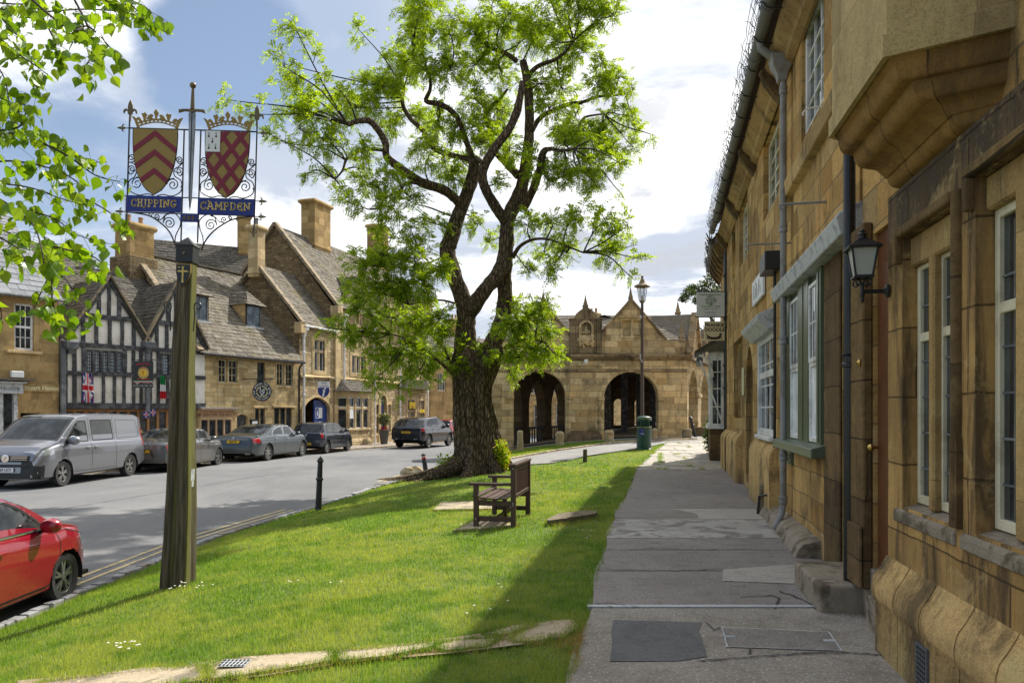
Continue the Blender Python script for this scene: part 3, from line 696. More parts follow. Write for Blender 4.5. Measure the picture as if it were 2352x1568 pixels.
def bil(u,v): return (P[0]*(1-u)+P[3]*u)*(1-v)+(P[1]*(1-u)+P[2]*u)*v - c
mb.poly([(*bil(u,v).xy,.004) for u,v in ((0,0),(1,0),(1,1),(0,1))]); mb.build('plate',M['lead'],gr,fix=False)
mb = MB()
for i in range(7):
 for j in range(3):
  mb.poly([(*bil(u,v).xy,.007) for u,v in ((i/7+.02,j/3+.05),(i/7+.11,j/3+.05),(i/7+.11,j/3+.26),(i/7+.02,j/3+.26))])
mb.build('slots',M['trim'],gr,fix=False)
G = np.random.default_rng(5)
def npi(tab,Y): return np.interp(Y,[a for a,b in tab],[b for a,b in tab])
def Hn(X,Y):
 xk,xp,zk,zp = npi(KERB,Y),npi(PEDGE,Y),npi(ZK,Y),npi(ZP,Y)
 t = np.clip((X-xk)/(xp-xk),0,1); kz = zk+.05*np.clip(t*12,0,1)
 return kz+(zp-kz)*(1-(1-t)**2.2)
def inpoly(X,Y,poly):
 r = np.zeros(X.shape,bool); n = len(poly); j = n-1
 for i in range(n):
  xi,yi = poly[i]; xj,yj = poly[j]
  c = ((yi > Y) != (yj > Y)) & (X < (xj-xi)*(Y-yi)/((yj-yi) or 1e-9)+xi); r ^= c; j = i
 return r
def fnoise(X,Y,s,seed):
 g = np.random.default_rng(seed); a = g.uniform(-1,1,(9,2))*s; p = g.uniform(0,6.3,9)
 return sum(np.sin(X*a[i,0]+Y*a[i,1]+p[i]) for i in range(9))/9*1.6
lawn = [(kerbx(y)+.10+.08*math.sin(y*3),y) for y in yr(3.2,22.2,.4)] + [(-3.0,22.6)] + [p for p in reversed(LO[1:-1])] + [(pedge(y)-.02+.05*math.sin(y*1.7)*math.sin(y*4.1),y) for y in reversed(yr(3.2,30.6,.4))]
slabpoly = [[tuple(ground(*p).xy) for p in s[0]] for s in SLABS]
bed = [tuple(ground(*p).xy) for p in ((40,1562),(240,1546),(400,1530),(560,1506),(760,1493),(980,1472),(1112,1453),(1170,1437),(1240,1428),(1318,1422),(1330,1443),(1200,1479),(1112,1490),(1030,1500),(880,1513),(770,1524),(600,1552),(470,1566),(300,1593),(40,1616))]
tri = tessellate_polygon([[Vector((x,y,0)) for x,y in bed]]); q = MB(); q.add([(x,y,H(x,y)+.002) for x,y in bed],[tuple(t_) for t_ in tri]); st(q.build('worn_earth',M['worn'],fix=False))
def sample_lawn(n,y0,y1,poly):
 Y = G.uniform(y0,y1,n); X = G.uniform(-6.6,8,n); k = inpoly(X,Y,poly)
 X,Y = X[k],Y[k]
 k = np.ones(X.shape,bool)
 for s in slabpoly: k &= ~inpoly(X,Y,s)
 k &= ~(inpoly(X,Y,bed) & (G.random(len(X)) < .86))
 return X[k],Y[k]
def blades(X,Y,Z,h,w,lean=.5):
 n = len(X); a = G.uniform(0,2*np.pi,n); la = G.uniform(0,2*np.pi,n); l = h*lean*np.abs(G.normal(.6,.5,n))
 dx,dy = np.cos(a)*w/2,np.sin(a)*w/2
 V = np.empty((n,3,3)); V[:,0] = np.stack([X-dx,Y-dy,Z-.012],1); V[:,1] = np.stack([X+dx,Y+dy,Z-.012],1)
 V[:,2] = np.stack([X+np.cos(la)*l,Y+np.sin(la)*l,Z+np.maximum(h-l*.35,.008)],1)
 return V.reshape(-1,3)
VV = []
for y0,y1,dens,hh,ww in ((3.2,5,9500,.043,.0052),(5,7,6500,.043,.0062),(7,10,3600,.044,.0085),(10,14,1900,.045,.012),(14,19,1000,.046,.017),(19,31,520,.048,.025)):
 n = int(dens*(y1-y0)*14.6); X,Y = sample_lawn(n,y0,y1,lawn)
 t = fnoise(X,Y,1.3,3)*.5+fnoise(X,Y,4.5,4)*.5
 k = G.random(len(X)) < np.clip(1.05-.35*np.clip(-t,0,1),.35,1); X,Y,t = X[k],Y[k],t[k]
 dd = np.minimum(np.abs(X-npi(KERB,Y)-.15),np.abs(npi(PEDGE,Y)-X)); edge = np.clip(1-dd/.35,0,1)
 h = hh*G.uniform(.5,1.25,len(X))*(1+.35*t+.5*edge)
 VV.append(blades(X,Y,Hn(X,Y)-.02,h,ww*G.uniform(.7,1.3,len(X))))
hs = [(p[0],p[1]+.12) for p in B[9:36]] + [(-1.0,27.9),(-.4,30.2),(.3,32.7),(4.0,33.3)]
Y = G.uniform(25,34,60000); X = G.uniform(-2,7,60000); k = inpoly(X,Y,hs); X,Y = X[k],Y[k]
VV.append(blades(X,Y,Hn(X,Y)-.02,.07*G.uniform(.5,1.2,len(X)),.03*G.uniform(.7,1.3,len(X))))
for (x,y) in tufts+[(5.05,22.3),(4.2,22.0),(3.9,20.5),(4.1,20.45),(5.1,20.45),(5.7,20.5)]:
 n = 60; s = .06 if (x,y) != (5.05,22.3) else .14
 X = x+G.normal(0,s,n); Y = y+G.normal(0,s*.8,n); VV.append(blades(X,Y,Hn(X,Y),.06*G.uniform(.4,1.3,n),.014*np.ones(n),.8))
for x,y0,y1 in ((4.35,22.4,26.0),):
 n = 500; Y = G.uniform(y0,y1,n); X = x+(Y-y0)*.2+G.normal(0,.05,n); VV.append(blades(X,Y,Hn(X,Y),.05*G.uniform(.4,1.3,n),.018*np.ones(n),.9))
V = np.concatenate(VV); F = np.arange(len(V)).reshape(-1,3)
st(np_mesh('grass',V,F,M['blade']),'stuff')
VV = []; GE = []
for si_,s in enumerate(slabpoly):
 for a,b in zip(s,s[1:]+s[:1]):
  n = int(math.dist(a,b)*(520 if si_ > 2 else 260)); t = G.random(n); nx,ny = (b[1]-a[1]),-(b[0]-a[0]); l = math.hypot(nx,ny)
  o = np.abs(G.normal(.0,.05,n)); sg = G.choice([-1,1],n)
  X = a[0]+(b[0]-a[0])*t+nx/l*o*sg; Y = a[1]+(b[1]-a[1])*t+ny/l*o*sg
  k = np.ones(n,bool)
  GE.append((a[0]+(b[0]-a[0])*t,a[1]+(b[1]-a[1])*t))
  VV.append(blades(X[k],Y[k],Hn(X[k],Y[k])+.0,.035*G.uniform(.4,1.2,k.sum()),.006*np.ones(k.sum()),1.3))
n = 900; X = .45+G.normal(0,.07,n); Y = 5.35+G.normal(0,.25,n); X = np.minimum(X,npi(PEDGE,Y)-.02); VV.append(blades(X,Y,Hn(X,Y),.05*G.uniform(.4,1.2,n),.006*np.ones(n),1.4))
V = np.concatenate(VV); F = np.arange(len(V)).reshape(-1,3); st(np_mesh('dry_grass',V,F,M['straw']),'stuff')
X = np.concatenate([g[0] for g in GE]*2); Y = np.concatenate([g[1] for g in GE]*2); X = X+G.normal(0,.03,len(X)); Y = Y+G.normal(0,.02,len(X))
V = blades(X,Y,Hn(X,Y),.055*G.uniform(.4,1.2,len(X)),.007*np.ones(len(X)),1.0); st(np_mesh('edge_grass',V,np.arange(len(V)).reshape(-1,3),M['blade']),'stuff')
mb = MB(); r_ = random.Random(2)
for cx_,cy_,n,sx,sy in ((700,1345,5,60,6),(430,1352,12,40,8),(290,1490,14,30,8),(1330,1225,6,60,14),(420,1345,5,30,6),(1140,1400,6,120,40)):
 for _ in range(n):
  p = ground(cx_+r_.gauss(0,sx*.6),cy_+r_.gauss(0,sy*.6))
  if p.x < kerbx(p.y)+.2: continue
  mb.lathe([(.002,.0),(.012,.004),(.010,.008)],(p.x,p.y,p.z+.03+r_.random()*.02),6)
st(mb.build('daisies',M['wflower']),'stuff')
def window(par,s0,s1,z0,z1,y,fm,nx=2,ny=3,fw=.05,bar=.02,glass=None,dp=.05,transoms=(),name='window',sill=None,gd=.6):
 if s0 > s1: s0,s1 = s1,s0
 mb = MB()
 mb.box(s0,s0+fw,y,y+dp,z0,z1); mb.box(s1-fw,s1,y,y+dp,z0,z1)
 mb.box(s0+fw,s1-fw,y+.001,y+dp-.001,z0,z0+fw*1.2); mb.box(s0+fw,s1-fw,y+.001,y+dp-.001,z1-fw,z1)
 a,b,c,d = s0+fw,s1-fw,z0+fw*1.2,z1-fw
 yb0,yb1 = y+dp*.25,y+dp*.75
 for i in range(1,nx): x = a+(b-a)*i/nx; mb.box(x-bar/2,x+bar/2,yb0,yb1,c,d)
 for j in range(1,ny): z = c+(d-c)*j/ny; mb.box(a,b,yb0+.002,yb1-.002,z-bar/2,z+bar/2)
 for t_ in transoms: z = lerp(z0,z1,t_); mb.box(a,b,y+.003,y+dp-.003,z-fw*.6,z+fw*.6)
 w = mb.build(name,fm,par,bevel=.004)
 g = MB(); g.poly([(a,y+dp*gd,c),(b,y+dp*gd,c),(b,y+dp*gd,d),(a,y+dp*gd,d)]); g.build('pane',glass or M['glass'],w,fix=False)
 return w
def stone_surround(mb,s0,s1,z0,z1,wd,y0,y1):
 mb.box(s0-wd,s0,y0,y1,z0-wd,z1+wd); mb.box(s1,s1+wd,y0,y1,z0-wd,z1+wd)
 mb.box(s0,s1,y0+.001,y1,z1,z1+wd); mb.box(s0,s1,y0+.001,y1,z0-wd,z0)
def roof_tiles(name,p0,p1,q0,q1,m,par=None,row=.20,tw=.26,th=.028,seed=1,over=.0,sag=.0,name_=None):
 """individually laid stone tiles: p0,p1 eaves, q0,q1 ridge (local points); diminishing courses"""
 p0,p1,q0,q1 = map(Vector,(p0,p1,q0,q1)); r_ = random.Random(seed); mb = MB()
 H_ = ((q0+q1)/2-(p0+p1)/2).length; nrm = (p1-p0).cross(q0-p0).normalized()
 if nrm.z < 0: nrm = -nrm
 base = [p0-nrm*.02,p1-nrm*.02,q1-nrm*.02,q0-nrm*.02]; mb.poly(base)
 t = 0.0; i = 0
 while t < 1.0:
  dt = row*lerp(1.15,.72,t)/H_*r_.uniform(.93,1.07); t2 = min(1.0,t+dt*1.35)
  a,b = p0.lerp(q0,t),p1.lerp(q1,t); a2,b2 = p0.lerp(q0,t2),p1.lerp(q1,t2); L = (b-a).length; x = -r_.random()*tw
  while x < L:
   w = tw*r_.uniform(.6,1.5)*lerp(1.1,.8,t); x0,x1 = max(0,x+.006),min(L,x+w-.006)
   if x1-x0 > .03:
    u0,u1 = x0/L,x1/L; j = r_.uniform(-.012,.012); hh = th*r_.uniform(.7,1.5)
    e0 = a.lerp(b,u0)+nrm*hh+(a-a2).normalized()*(.02+j); e1 = a.lerp(b,u1)+nrm*(hh+r_.uniform(-.006,.006))+(a-a2).normalized()*(.02+j+r_.uniform(-.01,.01))
    f0 = a2.lerp(b2,u0)+nrm*.006; f1 = a2.lerp(b2,u1)+nrm*.006
    g0,g1 = e0-nrm*hh*.95,e1-nrm*hh*.95
    mb.add([e0,e1,f1,f0,g0,g1],[(0,1,2,3),(4,5,1,0),(0,3,4),(1,5,2)])
   x += w
  t += dt; i += 1
 return mb.build(name_ or 'roof',m,par,fix=False)
def coping(mb,a,b,w=.28,h=.10): mb.bar(a,b,w,h)
def slab_poly(mb,poly,y0,y1): return mb.prism(poly,y0,y1)
def chimney(par,cx,cy,z0,z1,wx,wy,m,pots=2,cap=.12,name='chimney',potm=None,cut=None):
 mb = MB(); mb.box(cx-wx/2,cx+wx/2,cy-wy/2,cy+wy/2,z0,z1-.32)
 if cut: mb.box(cx-wx/2-.06,cx+wx/2+.06,cy-wy/2-.06,cy+wy/2+.06,z0+cut,z0+cut+.10)
 mb.lathe([(.5,0),(.5+cap*.5,.06),(.5+cap*.9,.12),(.5+cap,.16),(.5+cap*.9,.24),(.5+cap*.2,.32)],(0,0,0),4,sq=True)
 n = 24
 for i in range(len(mb.v)-24,len(mb.v)):
  x,y,z = mb.v[i]; mb.v[i] = (cx+x*1.0*(wx if abs(x) < .5 else wx),cy+y*wy,z1-.32+z)
 c = mb.build(name,m,par,bevel=.01)
 for i in range(pots):
  p = MB(); x = cx+(i-(pots-1)/2)*wx/max(1,pots)*1.0
  p.lathe([(.11,0),(.12,.05),(.10,.08),(.095,.34),(.115,.37),(.11,.42),(.08,.42)],(x,cy,z1-.02),10); p.build('chimney_pot',potm or M['pot'],c,smooth=30)
 return c
def pipe(par,F,pts,r,m,name='downpipe',collars=()):
 mb = MB(); mb.tube(pts,r,10)
 for c in collars:
  mb.lathe([(r*1.0,-.05),(r*1.35,-.045),(r*1.35,-.02),(r*1.15,0),(r*1.35,.02),(r*1.35,.045),(r,.05)],c,12)
 return mb.build(name,m,par,smooth=35)
# ================================================================ RIGHT SIDE: house with the oriel (nearest)
FA = Fac(1965,6.05,2500,2.875)            # street line of the bay,plane of u = 1.65
ha = FA.thing('stone_house','nearest golden stone house with the projecting oriel overhead and leaded bay windows','house')
def uA(px,u): return u*1777.0/(px-1480)     # depth at a pixel column for a plane at street distance u
cs,sn = math.cos(R(9.86)),math.sin(R(9.86))
def v_of(px,u):                               # distance along the street axis
 Y = uA(px,u); X = (px-CX)/FPX*Y; return X*sn + Y*cs
vA0 = v_of(1965,1.65)
def sA(px,u): return vA0 - v_of(px,u)
def yA(u): return u-1.65
yb = yA(1.60); yw = yA(1.72)
bay0 = sA(2040,1.60); LA = 5.2
mb = MB()
d0,d1 = sA(2006,1.72),sA(2006,1.72)+.95
ext0 = -.06
wall(mb,rect_loop(ext0,bay0+.3,-.1,7.6),[rect_loop(d0,d1,.22,2.95)],yw,.30)
mb.box(ext0,ext0-.001,yw+.001,yw+1.5,-.1,7.59)
mb.poly([(bay0+.3,yw,3.02),(LA,yw,3.02),(LA,yw,7.6),(bay0+.3,yw,7.6)])
mb.build('wall',M['near'],ha)
mb = MB(); mb.box(d0,d1,yw+.030,yw+.08,.25,2.95)
for i in range(3): mb.box(d0+.12+i*.26,d0+.30+i*.26,yw+.018,yw+.030,.45,2.7)
dr = mb.build('door',M['door'],ha,bevel=.006)
kn = MB(); kn.lathe([(.008,0),(.012,-.03),(.026,-.045),(.028,-.06),(.018,-.075),(.004,-.08)],(d0+.07,yw+.018,1.33),12,axis='y'); kn.build('door_knob',M['brass'],dr,smooth=True)
pj = MB(); p0,p1 = sA(1966,1.70),d0-.004
pj.box(p0,p1,yw-.075,yw-.002,.24,3.05); pj.box(p0-.01,p1+.015,yw-.10,yw-.0755,.24,.72); pj.build('door_jamb',M['dark'],ha,bevel=.012)
bp = MB(); bp.lathe([(.030,0),(.030,-.012),(.018,-.016),(.012,-.024),(.004,-.028)],(p1-.06,yw-.076,1.98),14,axis='y'); bp.build('bell_push',M['brass'],ha,smooth=True)
bw_ = MB(); o1 = rect_loop(sA(2073,1.60),sA(2192,1.60),1.0,2.69); o2 = rect_loop(sA(2241,1.60),sA(2241,1.60)+1.25,1.0,2.75)
zs = .60
wall(bw_,rect_loop(bay0,LA,zs,3.02),[o1,o2],yb,.13,mi=0)
bw_.poly([(bay0,yb,zs),(bay0,yw+.05,zs),(bay0,yw+.05,3.02),(bay0,yb,3.02)])
bw_.poly([(bay0,yb,3.02),(LA,yb,3.02),(LA,yw+.02,3.02),(bay0,yw+.02,3.02)])
def near_dark():
 m,t = newmat('soot_stained_bay_stone'); oc = t.n('ShaderNodeTexCoord').outputs['Object']; x,y,z = t.sep(oc)[0:3]
 n = t.noise(oc,1.6,8,.65,.4); n2 = t.noise(oc,24,6,.65); n3 = t.noise(t.scale(oc,(9,9,1.2)),1.0,6,.65,.4)
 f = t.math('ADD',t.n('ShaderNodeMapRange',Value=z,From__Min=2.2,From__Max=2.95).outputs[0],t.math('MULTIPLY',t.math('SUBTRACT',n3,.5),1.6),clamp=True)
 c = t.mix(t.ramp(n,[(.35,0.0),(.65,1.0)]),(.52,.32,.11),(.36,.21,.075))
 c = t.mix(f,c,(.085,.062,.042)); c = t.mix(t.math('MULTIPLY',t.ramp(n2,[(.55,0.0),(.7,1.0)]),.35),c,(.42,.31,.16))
 bt = t.n('ShaderNodeTexBrick',Vector=t.comb(t.math('ADD',t.math('ADD',x,y),t.math('MULTIPLY',n,.06)),t.math('ADD',z,t.math('MULTIPLY',n,.05))),Scale=1.0,Mortar__Size=.007,Mortar__Smooth=.5,Bias=0.0,Brick__Width=.9,Row__Height=.43,Color1=(.78,.78,.78),Color2=(1.15,1.15,1.15),Mortar=(.35,.35,.35))
 c = t.mix(1.0,c,bt.outputs['Color'],'MULTIPLY'); s2 = t.noise(t.scale(oc,(5,5,.7)),1.0,8,.72,.5)
 c = t.mix(t.math('MULTIPLY',t.ramp(s2,[(.47,0.0),(.58,1.0)]),.8),c,(.07,.048,.03)); s3 = t.noise(oc,2.1,8,.75,.8)
 c = t.mix(t.math('MULTIPLY',t.ramp(s3,[(.56,0.0),(.64,1.0)]),.45),c,(.60,.44,.20))
 out(t,pbr(t,c,.92,0,t.math('SUBTRACT',t.math('ADD',n2,n),bt.outputs['Fac']),.8,.012,Specular__IOR__Level=.25)); return m
M['bay'] = near_dark()
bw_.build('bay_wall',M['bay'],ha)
pl = MB(); y1 = yA(1.50)
prof = [(yb+.0,.64),(yb-.008,.62),(yb-.035,.57),(y1+.020,.50),(y1+.006,.44),(y1+.004,.39),(y1+.014,.35),(y1+.03,.335),(y1+.03,-.1)]
L0 = bay0-.05
pts = [(a,z) for a,z in prof]; n = len(pts); xs = [L0]; r_ = random.Random(4)
while xs[-1] < LA: xs.append(xs[-1]+r_.uniform(.42,.62))
for xa,xb_ in zip(xs[:-1],xs[1:]):
 g = .008; k = len(pl.v)
 pl.v += [(xa+g,a,z) for a,z in pts] + [(xb_-g,a,z) for a,z in pts]
 pl.f += [(k+i,k+i+1,k+i+1+n,k+i+n) for i in range(n-1)]; pl.mi += [0]*(n-1)
 for q in (xa+g,xb_-g):
  k = len(pl.v); pl.v += [(q,a,z) for a,z in pts]+[(q,yb+.1,-.1),(q,yb+.1,.62)]; pl.f.append(tuple(range(k,k+n+2))); pl.mi.append(0)
pl.build('plinth',M['nearblock'],ha,smooth=50)
for (px0,sx1) in ((2058,sA(2192,1.6)+.03),(2212,sA(2241,1.6)+1.3)):
 s = MB(); a = sA(px0,1.60); s.prism([(yb-.018,.90),(yb-.018,.965),(yb+.015,1.0),(yb+.20,1.05),(yb+.20,.90)],a,sx1,plane='yz');
 s.build('window_sill',M['stonestep'],ha,bevel=.008)
hm = MB()
def hood(x0,x1,z0,z1,w=.05):
 for (a,b) in (((x0-.03,yb-.02,z1+.03),(x1+.03,yb-.02,z1+.03)),((x0-.03,yb-.02,z1-.16),(x0-.03,yb-.02,z1+.055))):
  hm.bar(a,b,w,.06)
hood(o1[0][0],o1[1][0],1.02,2.69); hood(o2[0][0],o2[1][0],1.02,2.75)
hm.build('window_hood',M['dark'],ha,bevel=.015,seg=2)
co = MB(); cxx = (o1[1][0]+.045)
co.tube([(cxx+.02,yb-.008,1.05),(cxx+.02,yb-.008,2.74)],.034,10); co.prism([(cxx-.03,1.0),(cxx+.07,1.0),(cxx+.07,1.42),(cxx+.02,1.60),(cxx-.03,1.42)],yb-.032,yb-.0)
co.build('colonnette',M['dark'],ha,smooth=40)
yg = yA(1.69)
w1a,w1b,w1c,w1d = o1[0][0],sA(2132,1.64)+.03,sA(2165,1.69)-.03,o1[1][0]
mu = MB(); mu.box(sA(2132,1.64),sA(2165,1.69),yA(1.64),yA(1.75),1.02,2.52); mu.box(o1[0][0]+.002,o1[1][0]-.002,yA(1.645),yA(1.752),2.50,2.688)
w2a,w2b = o2[0][0],sA(2331,1.64)+.03
mu.box(sA(2331,1.64),sA(2331,1.64)+.14,yA(1.64),yA(1.75),1.02,2.60); mu.box(o2[0][0]+.002,o2[0][0]+1.248,yA(1.645),yA(1.752),2.58,2.748)
mu.build('mullions',M['plain'],ha,bevel=.012)
for a,b,nx in ((w1a+.004,w1b,1),(w1c,w1d-.004,1),(w2a+.004,w2b,2),(sA(2331,1.64)+.11,o2[1][0]-.004,2)):
 w = window(ha,a,b,1.03,2.52 if b < o2[0][0] else 2.58,yg-.005,M['cream'],1,1,.045,.02,M['glass'],.04,transoms=(.69,))
 lb = MB(); z0,z1 = 1.08,2.5
 lb.box((a+b)/2-.005,(a+b)/2+.005,yg+.01,yg+.017,z0,z1)
 for z in (1.25,1.47,1.69,1.91,2.25): lb.box(a+.05,b-.05,yg+.009,yg+.016,z-.006,z+.006)
 lb.build('lead_bars',M['darklead'],w)
 cu = MB()
vg = MB(); va,vb = sA(2102,1.515),sA(2128,1.515); yv = y1+.03
vg.box(va,vb,yv-.014,yv-.001,.02,.30)
v = vg.build('air_vent',M['darklead'],ha)
vh = MB()
for i in range(5):
 for j in range(9): x = lerp(va+.015,vb-.015,(i+.5)/5); z = lerp(.03,.29,(j+.5)/9); vh.box(x-.008,x+.008,yv-.0165,yv-.0145,z-.009,z+.009)
vh.build('holes',M['trim'],v)
roof_tiles('roof',(0,yw-.35,7.6),(LA,yw-.35,7.6),(0,4,11),(LA,4,11),M['tiles_dark'],ha,seed=2)
q_ = MB(); q_.poly([(0,4,11),(LA,4,11),(LA,7.6,7.6),(0,7.6,7.6)]); q_.poly([(0,yw,7.6),(0,7.6,7.6),(0,4,11)]); q_.poly([(LA,yw,-.1),(LA,7.6,-.1),(LA,7.6,7.6),(LA,4,11),(LA,yw,7.6)]); q_.build('end_wall',M['near'],ha,fix=False)
uo = 1.20; zb = 3.41
f0,f1 = sA(1903,uo),sA(2028,uo); wl0,wl1 = f0-.42,sA(2297,1.65)
yo = yA(uo)
def ring(y,a0,a1,b0,b1,z): return [(b0,yw-.001,z),(a0,y,z),(a1,y,z),(b1,yw-.001,z)]
ob = MB()
def loft(mb,rings):
 k = len(mb.v); n = len(rings[0])
 for r in rings: mb.v += r
 mb.f += [(k+j*n+i,k+j*n+i+1,k+(j+1)*n+i+1,k+(j+1)*n+i) for j in range(len(rings)-1) for i in range(n-1)]; mb.mi += [0]*((len(rings)-1)*(n-1))
loft(ob,[ring(yo+.02,f0+.01,f1-.01,wl0+.01,wl1-.015,7.2),ring(yo+.02,f0+.01,f1-.01,wl0+.01,wl1-.015,zb+.125),ring(yo,f0,f1,wl0,wl1,zb+.115),ring(yo,f0,f1,wl0,wl1,zb),ring(yo+.03,f0+.02,f1-.02,wl0+.03,wl1-.03,zb)])
k = ring(yo+.02,f0+.01,f1-.01,wl0+.01,wl1-.015,7.2); ob.poly(k)
ob.build('oriel',M['oriel'],ha)
cb = MB(); W = yw-yo
prof = [(0.06,zb+.02),(.10,zb-.005)]
for i in range(7): a = math.pi*i/6/1.0; prof.append((.13+.10*(1-math.cos(a/2)),zb-.02-.10*math.sin(a/2)))
prof += [(.30,zb-.125),(.32,zb-.125)]
for i in range(9): a = math.pi/2*i/8; prof.append((.33+.16*(1-math.cos(a)) if i < 5 else .33+.16*(1-math.cos(a)),zb-.135-.09*math.sin(a)))
prof += [(.62,zb-.24),(.68,zb-.27),(.74,zb-.30),(.76,zb-.30)]
for i in range(6): a = math.pi/2*i/5; prof.append((.77+.14*(1-math.cos(a)),zb-.31-.06*math.sin(a)))
prof += [(.97,zb-.39),(1.0,zb-.40)]
def cring(f,z):
 y = yo+W*f*.88; k = f*.62; m0,m1 = f0,f1
 return [(lerp(wl0,m0+.1,f*.9),yw+.1,z),(m0+.06*f,y,z),(m1-.06*f,y,z),(lerp(wl1,m1+.12,f*.9),yw+.1,z)]
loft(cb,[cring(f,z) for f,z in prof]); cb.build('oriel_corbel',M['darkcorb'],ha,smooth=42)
# ================================================================ RIGHT SIDE: long house with the green shop window
FB = Fac(1668,21.5,1950,7.0)
hb = FB.thing('stone_house','long golden stone house with the green framed shop window and grey downpipe','house')
LB = FB.s(1965)+.15; EZ = 6.62
gw = (FB.s(1806),FB.s(1897),1.24,3.14)
holes = [rect_loop(*gw)]
ww = (FB.s(1744),FB.s(1779),1.20,3.0); holes.append(rect_loop(*ww))
sw = (FB.s(1686),FB.s(1705),1.45,3.3); holes.append(rect_loop(*sw))
nd = (FB.s(1714),FB.s(1729),.1,2.9); holes.append(arch_loop(nd[0],nd[1],.12,2.3,point=.3))
gd = (FB.s(1936),FB.s(1962),.38,3.0); holes.append(rect_loop(*gd))
uw = [(FB.s(1841),FB.s(1848)+1.15,4.93,6.35),(FB.s(1753),FB.s(1789),4.88,6.2),(FB.s(1698),FB.s(1717),4.88,6.2),(FB.s(1681),FB.s(1689),4.88,6.2)]
holes += [rect_loop(*u) for u in uw]
mb = MB(); wall(mb,rect_loop(0,LB,-.15,EZ+.1),holes,0,.24)
mb.poly([(0,0,-.15),(0,7,-.15),(0,7,EZ+.1),(0,0,EZ+.1)]); mb.poly([(LB,.001,-.15),(LB,7,-.15),(LB,7,EZ+.1),(LB,.001,EZ+.1)]); mb.build('wall',M['near'],hb)
bk = MB()
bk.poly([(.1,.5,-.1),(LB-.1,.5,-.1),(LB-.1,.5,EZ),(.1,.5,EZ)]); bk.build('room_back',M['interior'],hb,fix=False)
xs = [FB.s(p) for p in (1806,1823,1843,1867,1887,1897)]; z0,z1 = gw[2],gw[3]
g = MB()
for a,b in ((xs[0]+.002,xs[1]),(xs[2],xs[3]),(xs[4],xs[5]-.002)):
 g.box(a,b,-.055,.14,z0+.002,z1-.002); m_ = (a+b)/2; g.box(m_-.03,m_+.03,-.065,-.056,z0+.03,z1-.03)
g.box(xs[1],xs[2],-.01,.13,z1-.10,z1-.003); g.box(xs[3],xs[4],-.01,.13,z1-.10,z1-.003)
gwo = g.build('shop_window',M['green'],hb,bevel=.012,seg=2)
g = MB(); g.prism([(-.17,z0-.13),(-.17,z0-.03),(-.03,z0+.012),(.2,z0+.015),(.2,z0-.13)],xs[0]-.1,xs[5]+.12,plane='yz'); g.build('sill',M['green'],gwo,bevel=.008)
for a,b in ((xs[1],xs[2]),(xs[3],xs[4])):
 zm = z0+(z1-z0)*.48
 w = window(gwo,a+.004,b-.004,zm,z1-.1,-.050,M['white'],3,2,.045,.022,M['glass'],.045,name='sash',gd=.4)
 w = window(gwo,a+.004,b-.004,z0+.02,zm-.003,-.044,M['white'],1,1,.045,.022,M['glassblind'],.045,name='sash')
ll = MB(); ll.prism([(-.16,3.14),(-.20,3.30),(-.17,3.335),(.0,3.42),(.05,3.42),(.05,3.14)],xs[0]-.12,LB+.02,plane='yz'); ll.build('shop_lintel',M['lead'],hb,bevel=.008)
jb = MB(); jb.box(FB.s(1899),FB.s(1935),-.03,-.002,.0,3.13); jb.build('door_jamb',M['dark'],hb,bevel=.01)
dd = MB(); dd.box(gd[0],gd[1],.12,.17,.40,3.0); dd.box(gd[0]+.06,gd[0]+.12,.10,.12,.5,2.9); dr = dd.build('door',M['green'],hb,bevel=.006)
kn = MB(); kn.lathe([(.008,0),(.012,-.03),(.028,-.05),(.03,-.065),(.018,-.08),(.004,-.085)],(gd[0]+.05,.12,1.32),12,axis='y'); kn.build('door_knob',M['brass'],dr,smooth=True)
whd = window(hb,ww[0]+.004,ww[1]-.004,ww[2],ww[3]-.14,.0,M['white'],3,4,.09,.025,M['glass'],.06,transoms=(.62,))
w_ = MB(); w_.box(ww[0]-.02,ww[0]+.10,-.03,.2,ww[2]-.3,ww[3]-.01); w_.box(ww[0]-.06,ww[1]+.05,-.08,.2,ww[2]-.07,ww[2]-.005); w_.build('window_casing',M['white'],whd,bevel=.006)
w_ = MB(); w_.prism([(-.10,ww[3]-.14),(-.26,ww[3]+.02),(-.28,ww[3]+.10),(-.02,ww[3]+.22),(.03,ww[3]+.22),(.03,ww[3]-.14)],ww[0]-.4,ww[1]+.12,plane='yz'); w_.build('window_hood',M['lead'],whd,bevel=.008)
mu = MB(); n = 3
for i in range(n+1): x = lerp(sw[0]+.04,sw[1]-.04,i/n); mu.box(x-.05,x+.05,.10,.235,sw[2],sw[3])
mu.box(sw[0],sw[1],.12,.234,sw[3]-.12,sw[3]-.002); mwo = mu.build('mullioned_window',M['plain'],hb,bevel=.015)
gp = MB(); gp.poly([(sw[0],.2,sw[2]),(sw[1],.2,sw[2]),(sw[1],.2,sw[3]),(sw[0],.2,sw[3])]); gp.build('pane',M['glass'],mwo,fix=False)
nb = MB(); nb.box(nd[0]-.02,nd[1]+.02,.22,.27,.1,2.95); nb.build('niche_door',M['dark'],hb)
hk = MB(); hk.box(nd[0]-.45,nd[0]-.25,-.05,-.002,1.95,2.55); hk.build('letter_plate',M['signcream'],hb,bevel=.02)
pb = MB(); r_ = random.Random(8); x = FB.s(1669)
while x < FB.s(1790):
 L = r_.uniform(.7,1.2); x1_ = min(x+L,FB.s(1790))
 if not (x < nd[1] and x1_ > nd[0]):
  pj_ = r_.uniform(.13,.17); h = 1.05
  pb.prism([(-pj_,-.1),(-pj_,h-.16),(-pj_+.03,h-.06),(-.03,h+.05),(.0,h+.06),(.02,h+.06),(.02,-.1)],x+.008,x1_-.008,plane='yz')
 x += L
pb.build('plinth',M['nearblock'],hb,smooth=50)
